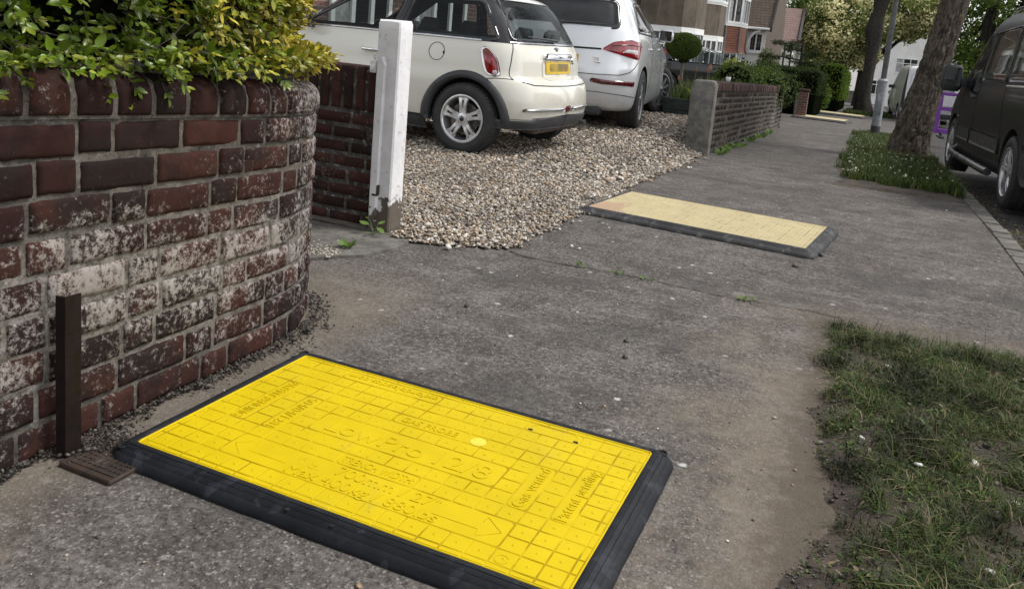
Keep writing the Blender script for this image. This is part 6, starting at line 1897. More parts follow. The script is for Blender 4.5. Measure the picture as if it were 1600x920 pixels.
# pinkish roofed house further on
hC = empty('far_house', (-7, 57, -1.9), 0, 'far house with steep pinkish tiled roof and dark bargeboard next to the white house', 'house')
mb = MB(); mb.box(-13, -5.0, 56, 64, -2.6, 2.0); mb.build('wall', MAT_RENDW, hC)
mb = MB(); mb.add([(-13, 55.4, 1.85), (-4.75, 55.4, 1.85), (-4.95, 58.6, 4.0), (-13, 58.6, 4.0), (-13, 62, 1.85), (-4.75, 62, 1.85)], [(0, 1, 2, 3), (3, 2, 5, 4), (1, 5, 2)]); mb.build('roof', MAT_ROOFP, hC)
mb = MB(); mb.add([(-4.70, 55.3, 1.6), (-4.70, 55.3, 1.95), (-4.90, 58.6, 4.1), (-4.90, 58.6, 3.8), (-4.55, 55.35, 1.6), (-4.55, 55.35, 1.95), (-4.75, 58.65, 4.1), (-4.75, 58.65, 3.8)], [(0, 1, 2, 3), (7, 6, 5, 4), (0, 4, 5, 1), (1, 5, 6, 2), (3, 2, 6, 7), (0, 3, 7, 4)]); mb.build('bargeboard', MAT_DKTIM, hC)
mb = MB(); mb.box(-5.35, -5.25, 54.2, 54.3, -2, 1.7); mb.box(-4.95, -4.85, 54.2, 54.3, -2, 1.7); mb.box(-5.4, -4.8, 54.15, 54.35, -.4, -.25); mb.build('porch_posts', MAT_DKTIM, hC)
Sub(hC).done()

# brick house behind the drive
hD = empty('brick_house', (-7.3, 12, 0), 0, 'brick house with tall white framed windows behind the cream hatchback', 'house')
mb = MB(); mb.box(-14, -7.3, 7.0, 16.5, -.3, 6.0); mb.build('wall', MAT_HBRICK, hD)
for (a, b_) in ((10.25, 11.9), (12.7, 14.6), (7.6, 9.0)):
    T, L = wallT((-7.295, a), (-7.295, b_))
    window(hD, T, 0, L, .45, 2.5, 3, 1, 1.95, curtain=True, fr=.10)
mb = MB(); V = [(-14.4, 6.6, 6), (-6.9, 6.6, 6), (-6.9, 16.9, 6), (-14.4, 16.9, 6), (-10.6, 9, 9), (-10.6, 14.5, 9)]
mb.add(V, [(0, 1, 4), (1, 2, 5, 4), (2, 3, 5), (3, 0, 4, 5), (3, 2, 1, 0)]); mb.build('roof', MAT_ROOF, hD)
Sub(hD).done()

# white house closing the street
hE = empty('end_house', (3, 84, -2.8), 0, 'white gabled house with white windows closing the far end of the street', 'house')
mb = MB(); mb.prism([(-1.2, 84), (9, 84), (9, 94), (-1.2, 94)], -3.6, 1.9)
mb.add([(-1.2, 84, 1.9), (7.6, 84, 1.9), (3.2, 84, 4.3), (-1.2, 94, 1.9), (7.6, 94, 1.9), (3.2, 94, 4.3)], [(0, 1, 2), (3, 5, 4)]); mb.build('wall', MAT_RENDW, hE)
mb = MB(); mb.add([(-1.7, 83.6, 1.65), (3.2, 83.6, 4.45), (3.2, 94, 4.45), (-1.7, 94, 1.65), (8.1, 83.6, 1.65), (8.1, 94, 1.65)], [(0, 1, 2, 3), (1, 4, 5, 2)]); mb.build('roof', MAT_ROOFP, hE)
T = Matrix.Translation((0, 83.98, 0))
window(hE, T, 1.5, 3.3, .25, 1.55, 3, 1, 1.1, curtain=True); window(hE, T, -.6, .6, -1.9, -.6, 3, 1, -1.0)
Sub(hE).done()
hF = empty('end_garden_wall', (-2, 76, -2.6), 0, 'pale grey garden wall crossing the far end of the pavement', 'wall')
mb = MB(); mb.box(-6, -.6, 75.8, 76.1, -3.2, -1.6); mb.build('wall_panel', MAT_REND, hF)
mb = MB(); mb.box(-6.05, -.55, 75.75, 76.15, -1.6, -1.5); mb.build('coping', MAT_CONC, hF)
Sub(hF).done()

# ------------------------------------------------------------------ trees and shrubs
def bark_mat(name, c1, c2, c3):
    m, nt, b, _ = nmat(name)
    p = pos(nt)
    n1 = nz(nt, stretch(nt, p, (9, 9, 6)), 1.6, 7, .68, .6); n2 = nz(nt, p, 50, 5, .7); n3 = nz(nt, p, 2.2, 4)
    c = mixc(nt, rng(nt, n1, .36, .62), c1, c2)
    c = mixc(nt, rng(nt, n3, .55, .75, 0, .6), c, c3)
    c = mixc(nt, .8, c, mixc(nt, n2, (.5, .5, .5), (1.5, 1.45, 1.4)), 'MULTIPLY')
    nt.links.new(c, b.inputs['Base Color']); b.inputs['Roughness'].default_value = .95
    bump(nt, b, mth(nt, 'ADD', n1, mth(nt, 'MULTIPLY', n2, .35)), 1.0, .02); return m
MAT_BARK = bark_mat('fissured_bark', (.030, .024, .018), (.125, .104, .080), (.095, .09, .058))
MAT_BARKD = bark_mat('dark_bark', (.014, .012, .010), (.045, .038, .03), (.04, .045, .022))
def trunk_mesh(name, path, mat, parent, n=28, ridge=.03, flare=0.0, steps=26, seed=0, fissure=0.0):
    xs = list(range(len(path))); fx, fy, fz, fr = (pchip(xs, [p[i] for p in path]) for i in range(4))
    V = []; F = []
    for k in range(steps + 1):
        u = k / steps * (len(path) - 1); c = Vector((fx(u), fy(u), fz(u))); r = fr(u)
        for i in range(n):
            a = 2 * math.pi * i / n; ca, sa = math.cos(a), math.sin(a)
            q = noise.noise((ca * 3.2 + seed, sa * 3.2, c.z * .7)) * .6 + noise.noise((ca * 8, sa * 8 + seed, c.z * 1.6)) * .5
            rr = r * (1 + ridge * q * 1.5) + ridge * q * .5
            if fissure:
                w = noise.noise((ca * 2, sa * 2, c.z * 3.1)) * .9
                e = 1 - abs(noise.noise((ca * 6.5 + w, sa * 6.5 - w, c.z * 3.4 + w * .6))) * 2.6
                e2 = 1 - abs(noise.noise((ca * 13 - w, sa * 13, c.z * 7.5 + 4))) * 2.4
                rr -= fissure * max(0, e) ** 2 + fissure * .5 * max(0, e2) ** 2 + noise.noise((ca * 30, sa * 30, c.z * 26)) * fissure * .25
            if flare: rr += flare * max(0, 1 - (c.z - path[0][2]) / .5) ** 2 * (.6 + .6 * math.sin(a * 3 + seed))
            V.append(c + Vector((ca * rr, sa * rr, 0)))
    for k in range(steps):
        for i in range(n): F.append((k * n + i, k * n + (i + 1) % n, (k + 1) * n + (i + 1) % n, (k + 1) * n + i))
    F.append(tuple(steps * n + i for i in range(n)))
    return new_mesh(name, V, F, mat, parent, True)
def leaf_blobs(blobs, n, size, pal, g, shell=.55, droop=0.0, elong=1.5, lump=.18):
    """diamond leaves scattered in clumps. blobs: (x,y,z,rx,ry,rz)"""
    Bn = np.array(blobs, float); vol = (Bn[:, 3] * Bn[:, 4] * Bn[:, 5]) ** .7; pk = g.choice(len(Bn), n, p=vol / vol.sum())
    d = unit(g.normal(size=(n, 3))); r = shell + (1.02 - shell) * g.uniform(0, 1, n) ** .6
    r *= 1 + lump * np.sin(d[:, 0] * 7 + pk) * np.cos(d[:, 2] * 6 + pk * 1.7)
    P = Bn[pk, :3] + d * r[:, None] * Bn[pk, 3:6]
    Dd = unit(d * .6 + g.normal(size=(n, 3)) * .7 + np.array((0, 0, -droop))); N = unit(d + g.normal(size=(n, 3)) * .5 + (0, 0, .5))
    S = np.cross(Dd, N); S = unit(S); L = size * g.uniform(.6, 1.35, n)[:, None]; W = L / elong
    V = np.stack([P, P + Dd * L * .5 + S * W * .5, P + Dd * L - N * L * .15, P + Dd * L * .5 - S * W * .5], 1)
    T = np.array([(0, 1, 2), (0, 2, 3)])
    F = (T[None] + (np.arange(n) * 4)[:, None, None]).reshape(-1, 3)
    pal = np.array(pal); bt = g.uniform(.7, 1.3, len(Bn)); bc = g.choice(len(pal), len(Bn))
    cidx = np.where(g.uniform(size=n) < .55, bc[pk], g.choice(len(pal), n))
    C = pal[cidx] * bt[pk][:, None] * g.uniform(.75, 1.25, (n, 1))
    return V.reshape(-1, 3), F, np.repeat(C, 4, axis=0)
MAT_LEAF = leafmat('tree_leaf', .35, .6, spec=.08)
def blobset(c, R_, nb, rb, g, flat=1.0):
    out = []
    for k in range(nb):
        d = g.normal(size=3); d /= np.linalg.norm(d); r = g.uniform(.35, 1) ** .5
        p = np.array(c) + d * r * np.array(R_); q = rb * g.uniform(.65, 1.3)
        out.append((*p, q, q, q * .75 * flat))
    return out
def bush(name, blobs, n, size, pal, label, cat='shrub', g=None, group=None, base=None, core=.78, corec=None, elong=1.5, stems=True):
    g = g or np.random.default_rng(len(label) * 7 + n)
    Bn = np.array(blobs); cx, cy = Bn[:, 0].mean(), Bn[:, 1].mean(); z = base if base is not None else H(cx, cy)
    t = empty(name, (cx, cy, z), 0, label, cat, group)
    V, F, C = leaf_blobs(blobs, n, size, pal, g, elong=elong)
    reparent(new_mesh('foliage', V, F, MAT_LEAF, None, False, None, C), t)
    mb = MB()
    for (x, y, zz, rx, ry, rz) in blobs:
        mb.tube([(cx + (x - cx) * .3, cy + (y - cy) * .3, z - .05), (cx + (x - cx) * .7, cy + (y - cy) * .7, (z + zz) / 2), (x, y, zz + rz * .4)], [.03 * min(1, rx * 2), .02 * min(1, rx * 2), .006], 5, cap=False)
    if stems: reparent(mb.build('stems', MAT_TWIG, None, True), t)
    if core:
        mb = MB()
        for (x, y, zz, rx, ry, rz) in blobs:
            Vc = [(x + v[0] * rx * core, y + v[1] * ry * core, zz + v[2] * rz * core) for v in ICO_V]; mb.add(Vc, [tuple(f) for f in ICO_F])
        reparent(mb.build('shade_core', MAT_HCORE, None, True), t)
    return t
GREEN = [(.055, .092, .020), (.080, .125, .026), (.040, .064, .018), (.11, .155, .035)]
DKGREEN = [(.020, .032, .012), (.032, .048, .016), (.025, .038, .014), (.05, .07, .022)]
LTGREEN = [(.10, .17, .025), (.13, .21, .03), (.075, .13, .02), (.17, .24, .05)]
CREAM = [(.68, .65, .40), (.50, .50, .25), (.17, .22, .06), (.12, .16, .045), (.75, .71, .46), (.09, .13, .035)]

# big leaning street tree
t = empty('street_tree', (.60, 13.66, fall(13.66)), 0, 'thick leaning tree trunk with fissured grey bark on the grass verge by the van', 'tree')
pth = [(.585, 13.62, -.40, .34), (.585, 13.64, -.15, .285), (.63, 13.75, .30, .245), (.74, 13.94, .91, .210), (.83, 14.09, 1.54, .195), (.91, 14.23, 2.12, .205), (1.02, 14.4, 2.8, .19), (1.1, 14.5, 3.6, .16)]
reparent(trunk_mesh('trunk', pth, MAT_BARK, None, 150, .05, .10, 300, 2, .032), t)
reparent(trunk_mesh('limb', [(1.05, 14.45, 3.0, .13), (.5, 14.2, 4.0, .09), (-.3, 13.8, 4.9, .04)], MAT_BARK, None, 12, .02, 0, 12, 5), t)
reparent(trunk_mesh('limb', [(1.08, 14.5, 3.4, .13), (1.7, 15.0, 4.4, .09), (2.3, 15.5, 5.3, .04)], MAT_BARK, None, 12, .02, 0, 12, 6), t)
g = np.random.default_rng(21)
V, F, C = leaf_blobs(blobset((1.0, 14.6, 6.2), (2.6, 2.6, 1.3), 26, .85, g), 7000, .13, GREEN, g)
reparent(new_mesh('crown', V, F, MAT_LEAF, None, False, None, C), t)

# dark far street tree
t = empty('street_tree', (-.3, 40.7, fall(40.7)), 0, 'dark slender street tree with knotted trunk past the far trench covers', 'tree')
pth = [(-.30, 40.65, -1.5, .55), (-.30, 40.66, -1.0, .40), (-.38, 40.75, -.4, .30), (-.31, 40.95, .72, .25), (-.30, 41.15, 1.76, .28), (-.36, 41.25, 2.5, .36), (-.34, 41.35, 2.9, .31), (-.22, 41.5, 3.5, .27), (-.05, 41.6, 4.3, .24)]
reparent(trunk_mesh('trunk', pth, MAT_BARKD, None, 26, .05, .12, 50, 4), t)
for q, (dx, dy, dz) in enumerate(((-1.6, -.5, 2.4), (1.7, .4, 2.3), (.4, .8, 3.0), (-.9, .6, 2.8))):
    reparent(trunk_mesh('limb', [(-.1 - .1 * q, 41.5, 3.9 - .15 * q, .15), (-.1 + dx * .5, 41.5 + dy * .5, 4.1 + dz * .45, .09), (-.1 + dx, 41.5 + dy, 4.1 + dz, .03)], MAT_BARKD, None, 10, .02, 0, 10, q), t)
g = np.random.default_rng(22)
bl = blobset((-.1, 41.6, 7.0), (3.4, 3.2, 1.5), 26, 1.0, g) + [(-2.6, 41.2, 4.6, .9, .9, .6), (2.0, 41.6, 4.9, .9, .9, .5), (1.2, 41.2, 4.4, .6, .6, .4)]
V, F, C = leaf_blobs(bl, 7000, .2, DKGREEN + GREEN[:2], g)
reparent(new_mesh('crown', V, F, MAT_LEAF, None, False, None, C), t)

def big_tree(name, x, y, hh, crown_c, crown_r, nb, rb, n, size, pal, label, seed, tr=.3, group=None):
    z = fall(y); g = np.random.default_rng(seed)
    t = empty(name, (x, y, z), 0, label, 'tree', group)
    reparent(trunk_mesh('trunk', [(x, y, z - .2, tr * 1.3), (x + .05, y, z + hh * .3, tr), (x - .05, y + .1, z + hh * .7, tr * .6), (x, y, z + hh, tr * .2)], MAT_BARKD, None, 12, .03, .05, 16, seed), t)
    bl = blobset(crown_c, crown_r, nb, rb, g)
    mb = MB()
    for k in range(0, nb, 2):
        p = bl[k]; mb.tube([(x, y, z + hh * (.3 + .5 * (k / nb))), ((x + p[0]) / 2, (y + p[1]) / 2, (z + hh * .5 + p[2]) / 2 + .3), p[:3]], [.09, .06, .02], 5, cap=False)
    reparent(mb.build('limbs', MAT_BARKD, None, True), t)
    V, F, C = leaf_blobs(bl, n, size, pal, g)
    reparent(new_mesh('crown', V, F, MAT_LEAF, None, False, None, C), t)
    return t
big_tree('variegated_tree', -2.2, 60, 6, (-2.3, 60, 2.9), (2.6, 2.4, 2.5), 56, .85, 26000, .19, CREAM, 'large cream and green variegated tree behind the dark street tree', 31)
big_tree('variegated_tree', -.9, 62, 6, (1.9, 62, 4.3), (2.5, 2.2, 1.5), 34, .8, 16000, .19, CREAM, 'smaller cream and green tree in front of the far white house', 32)
big_tree('green_tree', -5.3, 64, 6, (-5.0, 64, 2.4), (1.3, 1.8, 2.6), 28, .85, 12000, .2, GREEN + LTGREEN[2:3], 'bushy mid green tree beside the pinkish roofed house', 33)
big_tree('green_tree', 3.6, 36, 6, (3.7, 36, 2.0), (1.2, 1.6, 2.3), 24, .6, 9000, .13, GREEN + LTGREEN[:1], 'light green tree between the leaning trunk and the van', 34)
big_tree('green_tree', 6.5, 44, 7, (6.8, 44, 4.2), (3.0, 2.4, 2.4), 30, 1.0, 10000, .2, DKGREEN + GREEN[:1], 'dark leafy tree rising behind the van roof', 35)
for q, (x, y, lab) in enumerate(((-9, 92, 'wide green tree far behind the pinkish roof'), (-3.5, 98, 'tall green tree far behind the variegated tree'), (9.5, 90, 'round green tree right of the far white house'))):
    big_tree('distant_tree', x, y, 7, (x, y, 2.6), (3.6, 2.4, 2.8), 24, 1.2, 6000, .3, GREEN, lab, 40 + q)

# box hedges along the front gardens
def box_hedge(name, x0, x1, y0, y1, h0, h1, n, size, pal, label, seed, core=(.012, .02, .008)):
    g = np.random.default_rng(seed); z = fall((y0 + y1) / 2)
    t = empty(name, ((x0 + x1) / 2, (y0 + y1) / 2, z), 0, label, 'hedge')
    P = []; N = []
    A = np.array([(x1 - x0) * (y1 - y0), (y1 - y0) * (h1 - h0), (x1 - x0) * (h1 - h0)]); A = A / A.sum()
    k = g.choice(3, n, p=A)
    X = g.uniform(x0, x1, n); Y = g.uniform(y0, y1, n); Z = g.uniform(h0, h1, n); Nn = np.zeros((n, 3))
    Z[k == 0] = h1; Nn[k == 0] = (0, 0, 1)
    X[k == 1] = np.where(g.uniform(size=(k == 1).sum()) < .8, x1, x0); Nn[k == 1] = (1, 0, 0)
    Y[k == 2] = y0; Nn[k == 2] = (0, -1, 0)
    rr = .18
    # soften the corners
    ex = np.minimum(X - x0, x1 - X); ez = h1 - Z; ey = Y - y0
    Z -= np.where((ex < rr) & (ez < rr), (rr - ex) * .4, 0) + np.where((ey < rr) & (ez < rr), (rr - ey) * .4, 0)
    Y += np.where((ex < rr) & (ey < rr), (rr - ex) * .4, 0)
    wob = np.array([noise.noise((a * 2, b * 2, c * 2)) for a, b, c in zip(X, Y, Z)]) * .07
    P = np.stack([X, Y, Z], 1) + Nn * (wob + g.normal(scale=.03, size=n))[:, None]
    P[:, 2] += np.array([fall(y) for y in P[:, 1]]) - 0
    Dd = unit(Nn * .7 + g.normal(size=(n, 3)) * .7); S = unit(np.cross(Dd, Nn + g.normal(size=(n, 3)) * .4)); L = size * g.uniform(.6, 1.3, n)[:, None]
    V = np.stack([P - Dd * L * .3, P + Dd * L * .2 + S * L * .33, P + Dd * L * .7, P + Dd * L * .2 - S * L * .33], 1)
    F = (np.array([(0, 1, 2), (0, 2, 3)])[None] + (np.arange(n) * 4)[:, None, None]).reshape(-1, 3)
    C = np.array(pal)[g.choice(len(pal), n)] * g.uniform(.7, 1.3, (n, 1))
    reparent(new_mesh('foliage', V.reshape(-1, 3), F, MAT_LEAF, None, False, None, np.repeat(C, 4, axis=0)), t)
    mb = MB(); f0, f1 = fall(y0), fall(y1); i = .07
    mb.add([(x0 + i, y0 + i, f0 - .1), (x1 - i, y0 + i, f0 - .1), (x1 - i, y1 - i, f1 - .1), (x0 + i, y1 - i, f1 - .1), (x0 + i, y0 + i, f0 + h1 - i), (x1 - i, y0 + i, f0 + h1 - i), (x1 - i, y1 - i, f1 + h1 - i), (x0 + i, y1 - i, f1 + h1 - i)], [(0, 3, 2, 1), (4, 5, 6, 7), (0, 1, 5, 4), (1, 2, 6, 5), (2, 3, 7, 6), (3, 0, 4, 7)])
    reparent(mb.build('shade_core', MAT_HCORE), t) if False else reparent(mb.build('shade_core', MAT_HCORE, None), t)
    return t
box_hedge('box_hedge', -3.3, -1.62, 28.9, 33.5, .7, 1.48, 9000, .05, DKGREEN + [(.035, .06, .016)], 'dark clipped box hedge above the garden wall beyond the gate pillar', 51)
box_hedge('tall_hedge', -3.2, -1.28, 38.5, 50, .5, 1.98, 14000, .085, LTGREEN, 'tall bright green clipped hedge along the far pavement', 52)

# shrubs behind the low wall and in the garden
g = np.random.default_rng(61)
bush('rounded_shrub', [(-2.38 + g.normal() * .16, 16.9 + k * .36 + g.normal() * .2, .46 - k * .02 + g.normal() * .08, .42, .45, .36) for k in range(9)], 9000, .055, GREEN[:3] + [(.10, .105, .05)], 'olive green rounded shrub spilling behind the low brick wall', base=fall(17))
bush('dark_shrub', [(-2.5 + g.normal() * .25, 21.0 + k * .6, .12 + g.normal() * .15, .55, .55, .5) for k in range(8)], 8000, .065, DKGREEN, 'very dark shrub between the low brick wall and the brick gate pillar', base=fall(23))
bush('dark_shrub', [(-3.0 + g.normal() * .12, 24.3 + k * .45, .20 + g.normal() * .10, .42, .45, .5) for k in range(7)], 7000, .075, DKGREEN + GREEN[:1], 'tall dark evergreen shrub behind the brick gate pillar', base=fall(26))
bush('low_hedge', [(-4.6 + k * .42, 17.5 + k * .12 + g.normal() * .15, -.12 + g.normal() * .05, .42, .42, .40) for k in range(6)], 6000, .055, DKGREEN + GREEN[:2], 'dark green low hedge in front of the dark parked hatchback', base=fall(18) - .1)
bush('yellow_shrub', [(-3.9, 25.5, .55, .3, .3, .25), (-3.6, 25.7, .45, .25, .25, .25)], 1500, .07, [(.30, .30, .03), (.22, .24, .03)], 'small yellow leaved shrub in front of the tile hung bay', base=fall(25), core=0)
bush('pale_shrub', [(-3.9, 33.5, .75, .35, .35, .5), (-3.7, 33.4, .4, .4, .4, .5)], 2200, .07, [(.10, .14, .06), (.14, .17, .08)], 'thin pale green shrub against the white house wall', base=fall(33), core=.5)
bush('rose_bush', [(-1.85, 34.8 + k * .5, -.55 + (k % 2) * .25, .32, .4, .4) for k in range(5)], 3500, .075, LTGREEN[1:3] + GREEN, 'light green rose bush with one yellow bloom on the grey garden wall', base=fall(36))
bush('drive_shrub', [(-8.2 + k * .3, 20.5 + k * .4, .9, .8, .8, .8) for k in range(4)], 5000, .09, GREEN + LTGREEN[:1], 'leafy green shrub seen past the brick house at the end of the drive', base=0)
# layered dark conifer
t = empty('cedar', (-2.7, 31.8, fall(31.8)), 0, 'dark flat branched conifer in front of the white house wall', 'tree')
reparent(trunk_mesh('trunk', [(-2.6, 31.9, -1.2, .10), (-2.55, 31.9, 0, .08), (-2.5, 31.9, 1.2, .05), (-2.5, 31.9, 1.6, .02)], MAT_BARKD, None, 10, .02, 0, 10, 3), t)
bl = []; mb = MB()
for (dx, z, l) in ((-.95, 1.45, 6), (-1.25, .95, 6), (-.5, 1.25, 5), (.45, 1.15, 5), (.75, .85, 6), (.3, .55, 5), (-.6, .5, 5), (.0, .3, 5), (.5, .2, 4)):
    mb.tube([(-2.52, 31.9, z - .05), (-2.52 + dx * .5, 31.85, z + .02), (-2.52 + dx, 31.8, z)], [.03, .02, .008], 5)
    for k in range(l): f = (k + 1) / l; bl.append((-2.52 + dx * f + g.normal() * .03, 31.85 + g.normal() * .2, z + g.normal() * .05, .17, .2, .075))
reparent(mb.build('limbs', MAT_BARKD, None, True), t)
V, F, C = leaf_blobs(bl, 5000, .06, DKGREEN + [(.09, .10, .065)], g, .2)
reparent(new_mesh('foliage', V, F, MAT_LEAF, None, False, None, C), t)

# raised bed, topiary, flowers
MAT_TIMB = simple('dark_green_timber', (.035, .045, .038), (.022, .028, .024), 12, .7, bmp=.3, bscale=60)
t = empty('raised_bed', (-2.4, 14, fall(13.4)), 0, 'dark green timber raised flower bed behind the rendered wall pier', 'planter')
f0 = -.10
mb = MB()
for k in range(2): mb.box(-2.98, -1.92, 13.24, 13.30, f0 + .19 * k, f0 + .185 + .19 * k, .01)
reparent(mb.build('front_boards', MAT_TIMB), t)
mb = MB(); mb.box(-3.02, -2.96, 13.245, 17.5, f0, f0 + .375, .01); reparent(mb.build('side_boards', MAT_TIMB), t)
mb = MB(); mb.box(-2.955, -1.95, 13.31, 17.4, f0 - .3, f0 + .33); reparent(mb.build('bed_soil', MAT_SOILDARK), t)
t = empty('topiary_tree', (-3.0, 14.35, .2), 0, 'clipped ball topiary on a thin bare stem in the raised bed', 'tree')
mb = MB(); mb.tube([(-3.0, 14.35, .15), (-3.01, 14.37, .5), (-3.03, 14.4, .95)], [.032, .028, .03], 10); reparent(mb.build('stem', simple('pale_stem', (.16, .13, .10), (.10, .08, .06), 30, .85, bmp=.5), None, True), t)
g = np.random.default_rng(71)
V, F, C = leaf_blobs([(-3.05, 14.43, 1.085, .29, .29, .215)], 14000, .024, [(.075, .115, .03), (.10, .145, .036), (.05, .078, .022)], g, .95, lump=.03)
reparent(new_mesh('clipped_ball', V, F, MAT_LEAF, None, False, None, C), t)
mb = MB(); bm = bmesh.new(); bmesh.ops.create_icosphere(bm, subdivisions=3, radius=1)
mb.add([(-3.05 + v.co.x * .268, 14.43 + v.co.y * .268, 1.085 + v.co.z * .212) for v in bm.verts], [tuple(v.index for v in f.verts) for f in bm.faces]); bm.free()
reparent(mb.build('shade_core', MAT_HCORE, None, True), t)
V, F, C = leaf_blobs([(-3.03, 14.41, .87, .09, .09, .07)], 500, .03, DKGREEN, g, .3); reparent(new_mesh('lower_tuft', V, F, MAT_LEAF, None, False, None, C), t)
n = 2600
X = g.uniform(-2.95, -1.98, n); Y = 13.35 + g.uniform(0, 1, n) ** 1.3 * 3.5
P = np.stack([X, Y, np.full(n, f0 + .33)], 1)
tag(grass_blades('bed_grasses', P, g.uniform(.12, .42, n) * np.where(Y < 13.6, .6, 1), g.uniform(.003, .008, n), np.array([(.06, .10, .025), (.12, .17, .04), (.16, .17, .07), (.10, .14, .05)])[g.choice(4, n)] * g.uniform(.7, 1.3, (n, 1)), g, MAT_GRASS, .8), 'grassy green plants filling the raised flower bed', 'plants', kind='stuff')
n = 60
P = np.stack([g.uniform(-2.62, -2.1, n), g.uniform(13.36, 13.55, n), np.full(n, f0 + .34)], 1)
tag(grass_blades('strap_leaves', P, g.uniform(.18, .32, n), g.uniform(.008, .014, n), np.array([(.30, .36, .05)]) * g.uniform(.7, 1.2, (n, 1)), g, MAT_GRASS, 1.6), 'bright yellow green strap leaves hanging over the front of the raised bed', 'plants', kind='stuff')
MAT_ORANGE = simple('orange_petal', (.62, .16, .06), (.5, .22, .12), 30, .6)
for k, (x, y, z) in enumerate(((-2.86, 14.66, .70), (-2.70, 14.9, .70), (-2.68, 14.95, .77), (-3.12, 14.6, .52))):
    t = empty('flower', (x, y, f0 + .33), 0, 'orange spiky flower on a tall stem behind the topiary', 'flower', 'orange flowers in the raised bed')
    mb = MB(); mb.tube([(0, 0, 0), (.02, .01, (z - f0 - .33) * .6), (.03, 0, z - f0 - .33)], [.007, .006, .005], 5); mb.build('stem', MAT_SEED_STEM, t)
    V, F, C = leaf_blobs([(.03, 0, z - f0 - .32, .020, .020, .038)], 40, .022, [(.6, .2, .1), (.65, .28, .16)], g, .3)
    new_mesh('bloom', V, F, MAT_LEAF, t, False, None, C)

# ------------------------------------------------------------------ street furniture and far vehicles
MAT_GALV = simple('galvanised_steel', (.30, .31, .33), (.22, .23, .245), 14, .55, .35, bmp=.1, bscale=60, dirt=.3)
t = empty('street_lamp', (.155, 18.95, fall(18.95)), 0, 'grey galvanised lamp post with a wide base standing on the grass verge', 'street lamp')
mb = MB(); mb.tube([(0, 0, -.1), (0, 0, .28)], .094, 16); mb.build('painted_foot', simple('black_foot_paint', (.03, .03, .032), (.05, .05, .05), 20, .6, dirt=.4), t, True, sharp=40)
mb = MB(); mb.tube([(0, 0, .28), (0, 0, 1.18)], .090, 16); mb.box(-.05, .05, -.096, -.08, .5, .95, .004); mb.build('base_column', MAT_GALV, t, True, sharp=40)
mb = MB(); mb.tube([(0, 0, 1.18), (0, 0, 1.215), (0, 0, 1.25)], [.102, .102, .058], 16); mb.build('collar', MAT_GALV, t, True, sharp=40)
mb = MB(); mb.tube([(0, 0, 1.24), (0, 0, 5.6), (.15, 0, 6.0), (.6, 0, 6.15)], [.054, .046, .042, .04], 12); mb.build('pole', MAT_GALV, t, True)
mb = MB(); mb.box(.5, 1.0, -.12, .12, 6.08, 6.2, .04); mb.build('lantern', MAT_GALV, t)
MAT_PURP = simple('purple_plastic', (.20, .045, .34), (.16, .035, .28), 6, .45, dirt=.3)
def barrier(x, y, rz, label, z=None):
    t = empty('plastic_barrier', (x, y, fall(y) if z is None else z), rz, label, 'barrier')
    mb = MB()
    mb.box(0, 1.4, -.03, .03, .93, 1.0, .01); mb.box(0, .10, -.03, .03, .10, .93, .01); mb.box(1.3, 1.4, -.03, .03, .10, .93, .01)
    mb.box(.10, 1.3, -.028, .028, .10, .20, .01); mb.box(.10, 1.3, -.028, .028, .60, .68, .01)
    mb.box(.66, .74, -.026, .026, .2, .6, .01)
    mb.build('frame', MAT_PURP, t)
    mb = MB(); mb.box(.105, 1.295, -.034, .034, .69, .92, .008); mb.build('white_board', simple('white_reflective_board', (.62, .60, .64), (.55, .53, .57), 5, .4), t)
    for xx in (.12, 1.2):
        mb = MB(); mb.box(xx, xx + .1, -.26, .26, .0, .05, .012); mb.box(xx + .02, xx + .08, -.05, .05, .05, .12, .01); mb.build('foot', MAT_BLKPL, t)
    return t
barrier(1.32, 20.7, R(4), 'purple plastic barrier with white board showing between the leaning tree and the van', fall(20.7) + .12)
barrier(.80, 41.5, R(70), 'purple plastic barrier far down the kerb beside the white van', fall(41.5))

